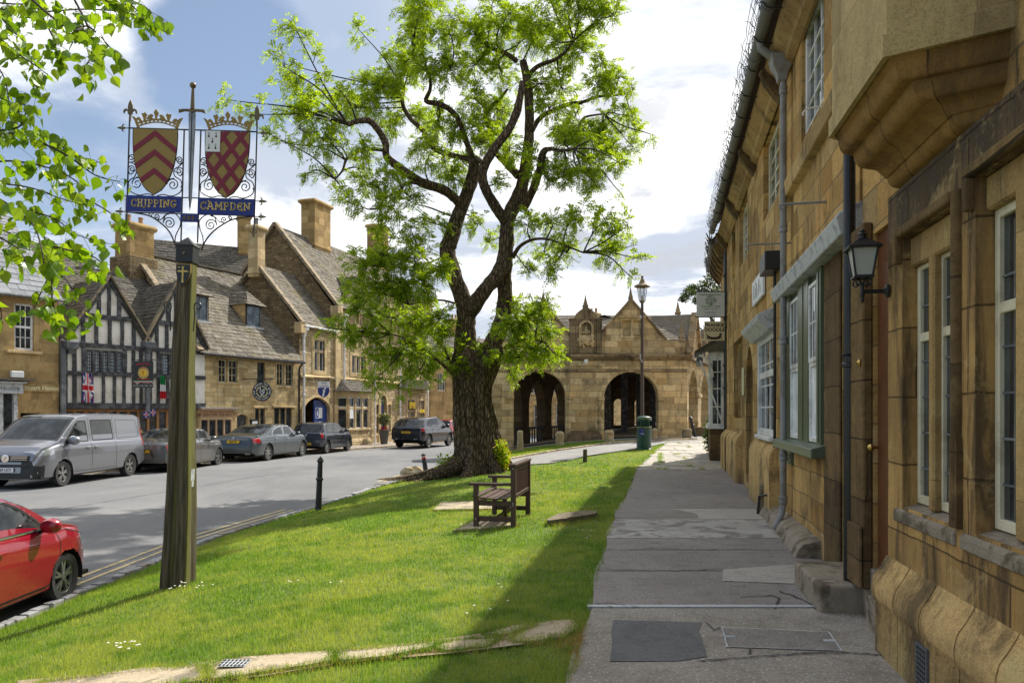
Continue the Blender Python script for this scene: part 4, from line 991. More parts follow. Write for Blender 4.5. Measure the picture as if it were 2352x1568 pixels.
pb = MB(); x = FB.s(1765)
while x < FB.s(1885):
 L = r_.uniform(.5,1.0); w = r_.uniform(.17,.23); x1_ = min(x+L,FB.s(1885))
 pb.prism([(-w-.08,-.1),(-w,.10),(-w+.05,.15),(-.002,.2),(.02,.2),(.02,-.1)],x+.006,x1_-.006,plane='yz'); x += L
pb.build('footing',M['stonestep'],hb,bevel=.015,seg=2)
for i,u in enumerate(uw):
 m_ = M['white'] if i == 0 else M['cream']
 window(hb,u[0]+.004,u[1]-.004,u[2],u[3],.045 if i == 0 else .09,m_,3 if i == 0 else 3,4,.10,.03,M['glass'],.08)
sd_ = MB(); sd_.prism([(-.09,4.48),(-.11,4.66),(-.05,4.74),(.02,4.76),(.02,4.46)],FB.s(1807),LB,plane='yz'); sd_.build('string_course',M['plain'],hb,bevel=.01)
cn = MB(); cn.prism([(-.02,EZ-.42),(-.10,EZ-.36),(-.12,EZ-.28),(-.24,EZ-.16),(-.26,EZ-.05),(.02,EZ-.0),(.02,EZ-.42)],0.05,LB,plane='yz')
cn.build('cornice',M['plain'],hb,smooth=30)
x = .5
while x < LB:
 cr_ = MB(); cr_.prism([(-.05,EZ-.62),(-.14,EZ-.5),(-.28,EZ-.3),(-.34,EZ-.12),(-.262,EZ-.1),(.0,EZ-.45)],x,x+.16,plane='yz'); x += 3.4
 cr_.build('corbel',M['dark'],hb,bevel=.02)
gt = MB(); pts = [(x,-.40,EZ+.03-.008*math.sin(x*.9)) for x in yr(.2,LB+.6,.7)]
gt.tube(pts,.085,12)
for x in yr(1,LB,1.45): gt.lathe([(.085,-.03),(.098,-.025),(.098,.025),(.085,.03)],(x,-.40,EZ+.03),12,axis='x')
gt.build('gutter',M['gutter'],hb,smooth=35)
for x in yr(.8,LB,.9):
 gb = MB(); gb.tube([(x,-.05,EZ-.06),(x,-.2,EZ-.10),(x,-.34,EZ-.085),(x,-.44,EZ-.06),(x,-.50,EZ+.02)],.010,5)
 gb.build('gutter_bracket',M['iron'],hb)
roof_tiles('roof',(0,-.42,EZ+.10),(LB,-.42,EZ+.10),(0,3.4,EZ+4.2),(LB,3.4,EZ+4.2),M['tiles_dark'],hb,seed=3)
rb = MB(); rb.poly([(0,3.4,EZ+4.2),(LB,3.4,EZ+4.2),(LB,7,EZ),(0,7,EZ)]); rb.poly([(0,0,EZ),(0,7,EZ),(0,3.4,EZ+4.2)]); rb.poly([(LB,0,EZ),(LB,7,EZ),(LB,3.4,EZ+4.2)]); rb.build('roof_back',M['tiles_dark'],hb)
bwire = MB(); r_ = random.Random(6)
for i in range(420):
 x = r_.uniform(.2,LB-.3); z = EZ+.10; y = -.47+r_.uniform(-.03,.05)
 a = Vector((x,y,z)); b = a+Vector((r_.uniform(-.10,.10),r_.uniform(-.09,.05),r_.uniform(.03,.14))); bwire.bar(a,b,.006,.006)
 if r_.random() < .5: c = b+Vector((r_.uniform(-.09,.09),r_.uniform(-.06,.06),r_.uniform(-.07,.07))); bwire.bar(b,c,.005,.005)
for j in range(4):
 p = [(x,-.50-.02*j+r_.uniform(-.015,.015),EZ+.10+.05*j+r_.uniform(-.02,.02)) for x in yr(.3,LB-.3,.25)]
 bwire.tube(p,.004,4)
bwire.build('bird_wire',M['iron'],hb)
xp = FB.s(1801,-.10); zt = 6.20
pipe(hb,FB,[(xp,-.40,EZ-.04),(xp,-.40,EZ-.13),(xp,-.30,EZ-.22),(xp,-.17,EZ-.25),(xp,-.13,EZ-.34)],.055,M['greypipe'],'swan_neck')
hp = MB(); hp.lathe([(.06,-.30),(.075,-.2),(.13,-.1),(.14,-.02),(.155,0),(.155,.03)],(xp,-.13,zt+.12),4,sq=True); hp.build('hopper',M['greypipe'],hb,bevel=.01)
pipe(hb,FB,[(xp,-.11,zt-.15),(xp,-.11,.36),(xp+.01,-.13,.24),(xp+.03,-.20,.09),(xp+.035,-.24,.04)],.042,M['greypipe'],'downpipe',[(xp,-.11,z) for z in (5.9,4.05,2.55,1.0,.42)])
xc = FB.s(1777.5,-.06)
pipe(hb,FB,[(xc,-.05,3.9),(xc+.02,-.05,3.2),(xc,-.05,.5),(xc-.05,-.10,.35),(xc-.25,-.24,.30),(xc-.28,-.26,.02)],.022,M['iron'],'waste_pipe')
jx = MB(); a,b = FB.s(1763,-.1),FB.s(1776,-.1); jx.box(a,b,-.22,-.004,FB.z(1770,646),FB.z(1770,606)); jx.build('junction_box',M['iron'],hb,bevel=.01)
a,b = FB.s(1735),FB.s(1760); za,zb_ = FB.z(1748,690),FB.z(1748,632)
pq = MB(); pq.box(a,b,-.06,-.015,za,zb_); po = pq.build('wall_sign',M['signwhite'],None,bevel=.006); po.location = hb.location; po.rotation_euler = hb.rotation_euler
tag(po,'white rectangular sign fixed flat on the stone wall above the white shop window','sign')
q = MB()
for i,(u0,v0,u1,v1) in enumerate(((.2,.2,.2,.8),(.35,.2,.35,.6),(.5,.15,.45,.7),(.62,.2,.7,.75),(.8,.2,.78,.5),(.35,.75,.36,.82),(.55,.3,.72,.3))):
 q.bar((lerp(a,b,u0),-.062,lerp(za,zb_,v0)),(lerp(a,b,u1),-.062,lerp(za,zb_,v1)),.004,.05,up=(1,0,0))
q.build('lettering',M['inkblack'],po)
vt = MB(); a,b = FB.s(1813),FB.s(1823); vt.box(a,b,-.03,-.002,FB.z(1818,1066),FB.z(1818,1026))
for i in range(6): z = lerp(FB.z(1818,1064),FB.z(1818,1028),(i+.5)/6); vt.box(a+.02,b-.02,-.045,-.03,z-.012,z+.004)
vt.build('vent',M['green'],hb)
for px,py,lx,w in ((1898,464,.44,.014),(1817,558,.55,.012)):
 s = FB.s(px); z = FB.z(px,py); hkm = MB(); hkm.tube([(s,.0,z),(s,-lx,z),(s,-lx-.03,z-.02),(s,-lx-.02,z-.05),(s,-lx+.01,z-.06)],w,6); hkm.build('sign_hook',M['greypipe'],hb,smooth=True)
s = FB.s(1892); z = FB.z(1892,247); hkm = MB(); hkm.tube([(s,.05,z),(s,-.05,z+.01),(s,-.17,z),(s,-.21,z-.04),(s,-.21,z-.07)],.011,6); hkm.build('window_stay',M['white'],hb,smooth=True)
bpz = MB(); P0 = FB.w(0,0,0)
pbk = Vector(((1951-CX)/FPX*6.22,6.22))
bpo = thing('black_downpipe','tall black cast iron downpipe between the green door and the brown door','downpipe',(pbk.x,pbk.y,0))
q = MB(); q.tube([(0,0,.06),(0,0,7.4)],.047,14); q.build('pipe',M['black'],bpo,smooth=35)
q = MB()
for z in (2.02,): q.lathe([(.048,-.06),(.062,-.055),(.062,-.03),(.052,-.02),(.052,.03),(.066,.045),(.048,.05)],(0,0,z),16)
q.box(.03,.16,-.03,.03,1.98,2.02); q.build('bracket',M['black'],bpo,smooth=35)
q = MB(); q.lathe([(.10,0),(.105,.07),(.085,.09),(.05,.09)],(0,0,0),16); q.build('foot',M['iron'],bpo,smooth=35)
def step(px,u0,u1,v0,v1,h,lab,name='doorstep',mt='stonestep',bev=.03):
 mb = MB(); c = None
 pts = [(u0,v0),(u1,v0),(u1,v1),(u0,v1)]; W = [Vector((u*cs+v*sn,-u*sn+v*cs,0)) for u,v in pts]; c = sum(W,Vector())/4
 L = [w-c for w in W]; r_ = random.Random(px)
 mb.add([(*l.xy,-.06) for l in L]+[(*l.xy,h+r_.uniform(-.008,.008)) for l in L],[(0,3,2,1),(4,5,6,7),(0,1,5,4),(1,2,6,5),(2,3,7,6),(3,0,4,7)])
 o = mb.build(name,M[mt],None,bevel=bev,seg=3); o.location = c; return tag(o,lab,'step')
step(1,1.37,2.05,6.40,7.42,.225,'worn stone block step on the path in front of the green door')
step(2,1.70,2.2,6.12,6.72,.40,'upper stone step set in the green doorway behind the black pipe',bev=.012)
step(3,1.63,2.1,5.22,6.06,.243,'pale grey stone step in front of the narrow brown door',bev=.012)
o = MB(); o.prism([(-.16,0),(.16,0),(.16,.38),(.12,.46),(0,.49),(-.12,.46),(-.16,.38)],-.05,.05)
so_ = o.build('boot_stone',M['stonegrey'],None,bevel=.02,seg=2); g_ = ground(1752,1176); so_.location = (g_.x,g_.y,-.02); so_.rotation_euler = (0,0,R(70)); tag(so_,'small upright round-topped stone standing against the wall foot','stone')
LX = at(2040,668,5.05); lan = thing('wall_lantern','black four-sided wall lantern with frosted glass beside the brown door','lantern',LX,R(-12))
q = MB(); q.lathe([(.045,0),(.045,.012),(.028,.018),(.018,.03)],(0,0,0),14,axis='x')
q.v = [(-x,y,z) for x,y,z in q.v]
q.tube([(-.01,0,0),(-.16,0,-.0)],.014,8); q.tube([(-.16,0,-.05),(-.16,0,.06)],.012,8)
q.lathe([(.004,-.075),(.014,-.06),(.008,-.045),(.016,-.03),(.012,0)],(-.16,0,0),10)
def scroll(c,r0,r1,a0,a1,n=14,plane='xz',y=0.0):
 P = []
 for i in range(n+1):
  t_ = i/n; a = lerp(a0,a1,t_); r = lerp(r0,r1,t_); P.append((c[0]+math.cos(a)*r,y,c[1]+math.sin(a)*r))
 return P
for k in range(4):
 Mk = Matrix.Translation((-.16,0,.055)) @ Matrix.Rotation(math.pi/2*k+math.pi/4,4,'Z')
 q2 = MB(); q2.tube([(.0,0,-.02)]+scroll((.045,.0),.035,.012,math.pi*1.1,-math.pi*.9),.006,5); q2.xf(Mk); q.add(q2.v,q2.f)
q.build('bracket',M['iron'],lan,smooth=40)
q = MB(); q.lathe([(.058,.09),(.062,.085),(.062,.10),(.056,.105)],(-.16,0,0),4,sq=True)
for k in range(4):
 a = math.pi/4+math.pi/2*k; c,s = math.cos(a)*1.414,math.sin(a)*1.414
 q.bar((-.16+c*.052,s*.052,.10),(-.16+c*.080,s*.080,.285),.011,.011)
q.lathe([(.102,.28),(.104,.292),(.050,.335),(.040,.345),(.030,.352)],(-.16,0,0),4,sq=True)
q.lathe([(.028,.345),(.026,.375),(.034,.38),(.018,.395),(.022,.405),(.006,.418)],(-.16,0,0),12); q.build('cage',M['iron'],lan,bevel=.002)
q = MB(); q.lathe([(.048,.103),(.074,.283)],(-.16,0,0),4,sq=True); q.build('glass',M['frost'],lan)
# ================================================================ far shop with the white bow window
FC = Fac(1654.6,26.0,1668,21.55)
hc = FC.thing('stone_house','farther stone house with a small white bow shop window and furled awning','house')
LC = FC.L; mb = MB(); mb.poly([(0,0,.2),(LC,0,-.1),(LC,0,6.5),(0,0,6.5)]); mb.poly([(LC,0,-.1),(LC,6,-.1),(LC,6,6.5),(LC,0,6.5)]); mb.poly([(0,0,.1),(0,6,.1),(0,6,6.5),(0,0,6.5)])
mb.build('wall',M['near'],hc)
roof_tiles('roof',(0,-.35,6.5),(LC,-.35,6.5),(0,3,10),(LC,3,10),M['tiles_dark'],hc,seed=9)
gt = MB(); gt.tube([(0,-.38,6.42),(LC-.4,-.38,6.45)],.08,10); gt.build('gutter',M['gutter'],hc,smooth=True)
r_ = random.Random(12); x = .3
while x < LC:
 cr_ = MB(); cr_.prism([(-.03,5.8),(-.22,6.0),(-.38,6.3),(-.3,6.4),(0,6.4)],x,x+.2,plane='yz'); x += .8
 cr_.build('corbel',M['dark'],hc,bevel=.02)
w_ = MB()
for i in range(160):
 a = Vector((r_.uniform(0,LC),-.42,6.45)); w_.bar(a,a+Vector((r_.uniform(-.2,.2),r_.uniform(-.15,.05),r_.uniform(.05,.3))),.012,.012)
for x in yr(1,LC-1,1.5): w_.tube([(x,-.1,5.0+r_.random()),(x+.1,-.35,5.3),(x,-.45,6.0),(x,-.5,6.4)],.012,4)
w_.build('bird_wire',M['iron'],hc)
B0 = FC.s(1668)-1.55; bx0,bx1 = B0-2.0,B0; yo_ = -.42
b = MB(); b.box(bx0,bx1,yo_,.1,-.05,1.08); b.build('bay_base',M['dark'],hc,bevel=.02)
b = MB(); b.box(bx0-.06,bx1+.06,yo_-.08,.1,1.08,1.17); b.box(bx0-.03,bx1+.03,yo_-.04,.1,1.17,1.24)
b.box(bx1-.09,bx1,yo_,yo_+.09,1.24,3.15); b.box(bx0,bx0+.09,yo_,yo_+.09,1.24,3.15); b.box(bx1-.07,bx1-.001,-.09,.08,1.24,3.15)
b.box(bx0-.03,bx1+.03,yo_-.04,.1,3.15,3.40)
for z in (1.75,2.3,2.8): b.box(bx1-.06,bx1-.012,yo_+.05,-.04,z-.018,z+.018); b.box(bx0+.05,bx1-.05,yo_+.012,yo_+.05,z-.018,z+.018)
b.box(bx1-.058,bx1-.014,yo_+.22,yo_+.25,1.24,3.15)
for x in yr(bx0,bx1,.5)[1:-1]: b.box(x-.02,x+.02,yo_+.014,yo_+.055,1.24,3.15)
bo = b.build('bow_window',M['white'],hc,bevel=.006)
b = MB(); b.poly([(bx1-.035,yo_+.03,1.24),(bx1-.035,0,1.24),(bx1-.035,0,3.15),(bx1-.035,yo_+.03,3.15)]); b.poly([(bx0,yo_+.035,1.24),(bx1-.04,yo_+.035,1.24),(bx1-.04,yo_+.035,3.15),(bx0,yo_+.035,3.15)]); b.build('pane',M['glass'],bo,fix=False)
b = MB(); b.lathe([(.045,0),(.045,.004)],(bx1-.03,yo_+.17,1.95),16,axis='x'); b.build('sticker',M['signblue'],bo)
roof_tiles('x',(bx0-.1,yo_-.42,3.38),(bx1+.12,yo_-.42,3.38),(bx0+.2,.02,3.92),(bx1-.02,.02,3.92),M['tiles_slate'],hc,row=.22,tw=.4,seed=4,name_='bow_roof')
b = MB(); b.poly([(bx1+.12,yo_-.42,3.40),(bx1+.12,.02,3.40),(bx1-.02,.02,3.93)]); b.bar((bx1+.13,yo_-.44,3.40),(bx1,.02,3.96),.06,.06); b.build('bow_roof_edge',M['tiles_dark'],hc)
b = MB(); b.tube([(bx0-.1,yo_-.30,3.18),(bx1+.1,yo_-.30,3.18)],.11,8,jit=.3); b.build('awning_roll',M['darklead'],hc)
b = MB(); b.bar((bx1+.14,yo_-.28,3.15),(bx1+.14,.0,1.1),.045,.045); P = [(bx1+.09,yo_-.32+.42*math.sin(t_*1.45),3.3-.75*(1-math.cos(t_*1.45))) for t_ in [i/8 for i in range(9)]]; b.tube(P,.035,6)
b.build('awning_arm',M['white'],hc)
q = at(1668,1078,21.35); q.z = 0
fp = thing('black_downpipe','far black downpipe where the hanging shop signs are fixed','downpipe',q)
m_ = MB(); m_.tube([(0,0,0),(0,0,6.5)],.065,10); m_.build('pipe',M['black'],fp,smooth=True)
m_ = MB()
for z in (5.4,4.2,2.9,2.25,.9): m_.lathe([(.066,-.05),(.088,-.04),(.088,.04),(.066,.05)],(0,0,z),12)
m_.build('collars',M['black'],fp)
def hsign(name,px0,px1,py0,py1,Y,mt,lab):
 a,b = at(px0,py1,Y),at(px1,py0,Y); c = (a+b)/2; w,h = b.x-a.x,b.z-a.z
 t = thing(name,lab,'shop sign',(c.x,c.y,c.z)); q = MB(); q.box(-w/2,w/2,-.018,.018,-h/2,h/2); q.build('board',M[mt],t,bevel=.004); return t,w,h
t,w,h = hsign('shop_sign',1600,1664,671,727,21.1,'signwhite','pale grey square sign with a round green tree and the words THE BAY TREE')
q = MB(); q.box(-w/2-.03,w/2+.12,-.012,.012,h/2+.004,h/2+.026); q.box(-w/2-.03,w/2+.12,-.012,.012,-h/2-.026,-h/2-.004); q.tube([(-w/2,0,h/2+.02)]+[(-w/2+.08+.06*math.cos(a)*(1-a/9),0,h/2+.10+.06*math.sin(a)*(1-a/9)) for a in [i*.6 for i in range(10)]],.008,5)
for zz in (-.2,.05,.3): q.tube([(w/2+.02+.06*math.cos(a),0,zz+.06*math.sin(a)) for a in [i*.7 for i in range(8)]],.007,5)
q.build('bracket',M['iron'],t)
Tx = lambda x,z: Matrix.Translation((x,-.0205,z)) @ XZ
text('lettering','Exceptional Flowers from....',.058,M['signgreen'],t,Tx(0,h*.40),.001,offs=.0008)
text('lettering','THE BAY TREE',.082,M['signgreen'],t,Tx(0,-h*.10),.001)
text('lettering','CHIPPING CAMPDEN',.042,M['inkgrey'],t,Tx(0,-h*.20),.001)
text('lettering','01386 840617',.055,M['inkgrey'],t,Tx(0,-h*.34),.001)
text('lettering','www.thebaytreecampden.com',.032,M['inkgrey'],t,Tx(0,-h*.44),.001)
q = MB(); r_ = random.Random(5)
for i in range(230):
 a,r = r_.random()*6.28,math.sqrt(r_.random())*.155; x,z = math.cos(a)*r,h*.16+math.sin(a)*r*.92; s_ = .009
 q.poly([(x-s_,-.0205,z),(x,-.0205,z-s_),(x+s_,-.0205,z),(x,-.0205,z+s_)])
for dx in (-.03,0,.03): q.bar((0,-.0205,-.03),(dx,-.0205,.05),.002,.008,up=(1,0,0))
q.build('tree_emblem',M['signgreen'],t,fix=False)
t,w,h = hsign('shop_sign',1618,1664,738,782,20.9,'signcream','small cream sign with the hand-drawn words FRANKIE DOODLE and a plum sausage dog')
text('lettering','FRANKIE',.135,M['plum'],t,Tx(0,h*.30),.001,offs=.004)
text('lettering','DOODLE',.135,M['plum'],t,Tx(0,h*.06),.001,offs=.004)
q = MB(); q.tube([(-.2,-.02,-.12),(-.17,-.02,-.17),(-.08,-.02,-.20),(.05,-.02,-.20),(.13,-.02,-.17),(.17,-.02,-.12)],[.02,.03,.034,.034,.034,.03],8)
q.tube([(.16,-.02,-.11),(.15,-.02,-.085),(.21,-.02,-.085)],[.034,.034,.014],8); q.tube([(-.2,-.02,-.12),(-.24,-.02,-.06)],[.01,.004],6)
for x in (-.2,-.14,.12,.18): q.tube([(x,-.02,-.18),(x+.02,-.02,-.225)],.014,6)
q.v = [(x,-.0205+(y+.02)*.03,z) for x,y,z in q.v]; q.build('dog_emblem',M['plum'],t)
# ================================================================ town sign on its oak post
SY = 8.72
pb_ = ground(411,1340); pb_.z -= .02
ts = thing('town_sign','tall oak post carrying the iron town sign with two crowned shields and a sword','town sign',(pb_.x,SY,pb_.z))
ts.rotation_euler = (0,R(1.7),0)
kk = SY/FPX
def SX(cx,cy):      # from the traced elevation to the local x,z of the sign,lean taken out
 px = 258.4+.25635*cx; py = 172.3+.25635*cy; X = (px-CX)*kk; Z = ZC+(CY-py)*kk; h = Z-pb_.z
 return (X-pb_.x-h*math.tan(R(1.7))+.012,h)
q = MB(); r_ = random.Random(21); n = 26; hp_ = 3.86
rings = []
for i in range(n+1):
 t_ = i/n; h = hp_*t_; w = lerp(.150,.078,t_**.9); w += r_.uniform(-.002,.002)
 pts = [(-w+.012,-w),(-w*.25,-w-.001),(-w*.02,-w+.022 if .02 < t_ < .8 else -w),(w*.06,-w-.001),(w-.012,-w),(w,-w+.012),(w,-w*.2),(w-(.014 if t_ < .35 else 0),w*.1),(w,w*.3),(w,w-.012),(w-.012,w),(-w+.012,w),(-w,w-.012),(-w,-w+.012)]
 sw_ = .012*math.sin(t_*7)
 rings.append([(x+sw_,y,h) for x,y in pts])
m_ = len(rings[0]); q.v = [p for rg in rings for p in rg]
q.f = [(j*m_+i,j*m_+(i+1) % m_,(j+1)*m_+(i+1) % m_,(j+1)*m_+i) for j in range(n) for i in range(m_)]+[tuple(range(n*m_,(n+1)*m_))]; q.mi = [0]*len(q.f)
q.build('post',M['post'],ts,smooth=35)
q = MB(); q.lathe([(.092,hp_-.17),(.096,hp_-.165),(.096,hp_+.01),(.101,hp_+.015),(.103,hp_+.03),(.005,hp_+.13)],(0,0,0),4,sq=True); q.build('post_cap',M['iron'],ts,bevel=.004)
q = MB(); q.lathe([(.02,0),(.016,-.012),(.004,-.014)],(0,-.097,hp_-.07),8,axis='y'); q.build('cap_bolt',M['brassy'],ts)
sh = [(-.075,0),(.075,0),(.075,-.09),(.06,-.15),(.035,-.20),(0,-.24),(-.035,-.20),(-.06,-.15),(-.075,-.09)]
z0 = hp_-.20; y0 = -.094
q = MB(); q.prism([(x*1.1,z0+.008+z*1.06) for x,z in sh],y0-.010,y0+.03); b_ = q.build('post_shield',M['gold'],ts)
q = MB(); q.prism([(x,z0-.004+z) for x,z in sh],y0-.016,y0-.0105); q.build('field',M['black'],b_)
q = MB(); q.box(-.009,.009,y0-.021,y0-.0165,z0-.20,z0-.03); q.box(-.05,.05,y0-.022,y0-.0165,z0-.088,z0-.07)
for a,b in ((0,-.03),(0,-.2),(-.05,-.079),(.05,-.079)): q.box(a-.015,a+.015,y0-.0215,y0-.0166,z0+b-.005,z0+b+.005)
q.lathe([(.010,0),(.010,.004)],(-.045,y0-.021,z0-.035),5,axis='y'); q.build('cross',M['golds'],b_)
q = MB(); q.box(.124,.134,-.05,.05,1.14,1.34); q.build('plaque',M['lead'],ts)
YS = -.005
def P3(cx,cy,y=YS): x,z = SX(cx,cy); return (x,y,z)
ir = MB()     # frame of flat iron rods
def rod(a,b,w=.011): ir.bar(P3(*a),P3(*b),w,w)
for cx in (134,622,772,1276): pass
Lx,Rx,I0,I1 = 121,1264,613,762
def vert(cxb,y0_,y1_,w=.013):     # a vertical rod; cxb at height 1250
 x,_ = SX(cxb,1250); za,zb__ = SX(cxb,y0_)[1],SX(cxb,y1_)[1]; ir.bar((x,YS,za),(x,YS,zb__),w,w)
vert(Lx,400,1330); vert(Rx,410,1380); vert(I0,492,1500); vert(I1,492,1500)
def hor(cy,x0,x1,w=.013):
 z = SX(700,cy)[1]; ir.bar((SX(x0,1250)[0],YS,z),(SX(x1,1250)[0],YS,z),w,w)
hor(492,Lx,Rx); hor(1100,Lx,Rx,.011); hor(1245,Lx,Rx,.011)
ir.build('frame',M['iron'],ts)
def C(cxb,cy):    # vertical-corrected coordinates: cxb measured at the base line
 return (SX(cxb,1250)[0],SX(cxb,cy)[1])
def un(cx,cy): return cx-(1250-cy)*.0275      # photo column -> base-line column
def CC(cx,cy): return C(un(cx,cy),cy)
U = .25635*kk
def spiral(mb,cx,cy,r,turns,a0,sgn,w=.0065,tail=None):
 x,z = CC(cx,cy); P = []; n = int(14*turns)+2
 for i in range(n+1):
  t_ = i/n; a = a0+sgn*2*math.pi*turns*t_; rr = r*U*(1-.82*t_); P.append((x+math.cos(a)*rr,YS,z+math.sin(a)*rr))
 if tail: P = [(CC(*p)[0],YS,CC(*p)[1]) for p in tail]+P
 mb.tube(P,[w]*(len(P)-3)+[w*.9,w*.8,w*1.3],5)
def curve(mb,pts,w=.0065):
 Q = [(CC(*p)[0],YS,CC(*p)[1]) for p in pts]; Pn = []
 for i in range(len(Q)-1):
  p0,p1,p2,p3 = Q[max(0,i-1)],Q[i],Q[i+1],Q[min(len(Q)-1,i+2)]
  for k in range(6):
   t_ = k/6; Pn.append(tuple(.5*((2*b)+(-a+c)*t_+(2*a-5*b+4*c-d)*t_*t_+(-a+3*b-3*c+d)*t_**3) for a,b,c,d in zip(p0,p1,p2,p3)))
 Pn.append(Q[-1]); mb.tube(Pn,w,5)
pi = math.pi
for side in (0,1):
 o = 0 if not side else 645
 sc_ = MB()
 spiral(sc_,163+o,757+o*.012,31,1.4,pi*.0,1); curve(sc_,[(194+o,760),(180+o,790),(140+o,800),(160+o,800),(205+o,828)])
 spiral(sc_,163+o,857+o*.012,32,1.4,pi*1.0,-1); curve(sc_,[(131+o,857),(150+o,905),(195+o,870),(215+o,855)]); curve(sc_,[(215+o,855),(190+o,925),(150+o,955),(134+o,990),(145+o,1050),(225+o,1088),(300+o,1076),(355+o,1086)])
 spiral(sc_,212+o,985,58,1.7,pi*.0,1); curve(sc_,[(270+o,985),(255+o,940),(205+o,928)])
 spiral(sc_,592+o,765,30,1.4,pi*1.0,-1); curve(sc_,[(562+o,765),(590+o,800),(625+o,780),(600+o,810),(545+o,850)])
 spiral(sc_,592+o,860,31,1.4,pi*.0,1); curve(sc_,[(623+o,860),(600+o,905),(560+o,870),(540+o,862)]); curve(sc_,[(540+o,862),(550+o,910),(600+o,945),(614+o,990),(600+o,1050),(525+o,1090),(450+o,1078),(392+o,1090)])
 spiral(sc_,534+o,987,56,1.7,pi*1.0,-1); curve(sc_,[(478+o,987),(495+o,945),(545+o,930)])
 for p in ((232+o,1085),(523+o,1085),(140+o,1000),(606+o,1003),(210+o,842),(545+o,850)):
  x,z = CC(*p); sc_.lathe([(.003,-.008),(.009,0),(.003,.008)],(x,YS,z),6)
 sc_.build('scrollwork',M['iron'],ts,smooth=40)
br = MB()
curve(br,[(125,1245),(200,1250),(330,1275),(440,1345),(510,1420),(550,1510),(572,1568)],.009); spiral(br,502,1332,56,1.8,pi*1.0,-1); curve(br,[(446,1332),(470,1260),(540,1240),(595,1290),(600,1350),(560,1440),(553,1500)])
spiral(br,387,1278,28,1.3,pi*1.5,1); curve(br,[(387,1306),(430,1300),(465,1262),(500,1250)]); spiral(br,335,1262,22,1.2,0,1)
curve(br,[(1258,1250),(1180,1258),(1060,1285),(950,1350),(870,1420),(815,1500),(790,1568)],.009); spiral(br,872,1337,54,1.8,0,1); curve(br,[(926,1337),(905,1265),(840,1245),(775,1295),(772,1360),(800,1440),(805,1510)])
spiral(br,992,1284,27,1.3,pi*1.5,-1); curve(br,[(992,1311),(950,1305),(915,1268),(870,1256)]); spiral(br,1045,1272,20,1.2,pi,-1)
br.build('lower_scrollwork',M['iron'],ts,smooth=40)
for sx_ in (-1,1):
 q = MB(); P = [(sx_*.13,-.09,hp_-.95),(sx_*.14,-.09,hp_-.75),(sx_*.13,-.09,hp_-.68)]+[(sx_*(.17+.038*math.cos(a)),-.09,hp_-.66+.038*math.sin(a)) for a in [pi-(i*.55) for i in range(10)]]
 q.tube(P,.008,5); q.build('post_scroll',M['iron'],ts,smooth=40)
def fleur(cx,cy,s,ang,nm='fleur_finial'):
 x,z = CC(cx,cy); q = MB()
 q.prism([(0,.62),(.10,.38),(.13,.18),(.05,.0),(.05,-.05),(-.05,-.05),(-.05,0),(-.13,.18),(-.10,.38)],-.035,.035)
 for sx_ in (-1,1):
  q.prism([(sx_*a,b) for a,b in [(.04,-.06),(.10,.10),(.22,.16),(.34,.08),(.36,-.06),(.30,-.12),(.28,-.02),(.22,.05),(.14,.0),(.07,-.12)]],-.03,.03)
 q.box(-.12,.12,-.04,.04,-.14,-.07); q.prism([(-.05,-.14),(.05,-.14),(.035,-.5),(-.035,-.5)],-.03,.03)
 q.xf(Matrix.Translation((x,YS,z)) @ Matrix.Rotation(ang,4,'Y') @ Matrix.Scale(s,4)); return q.build(nm,M['brassy'],ts)
fleur(150,345,.22,0); fleur(1285,358,.22,0)
for cx,cy,a in ((88,493,-90),(70,1100,-90),(68,1240,-90),(1335,503,90),(1322,1112,90),(1316,1250,90)): fleur(cx,cy,.12,R(a))
fleur(1256,1385,.12,R(180)); fleur(118,1340,.12,R(180))
def board(nm,x0,x1,y0_,y1_,m,y=-.02,th=.012,par=None):
 a,b = C(x0,y1_),C(x1,y0_); q = MB(); q.box(a[0],b[0],YS+y-th,YS+y,a[1],b[1]); return q.build(nm,M[m],par or ts,bevel=.002),a,b
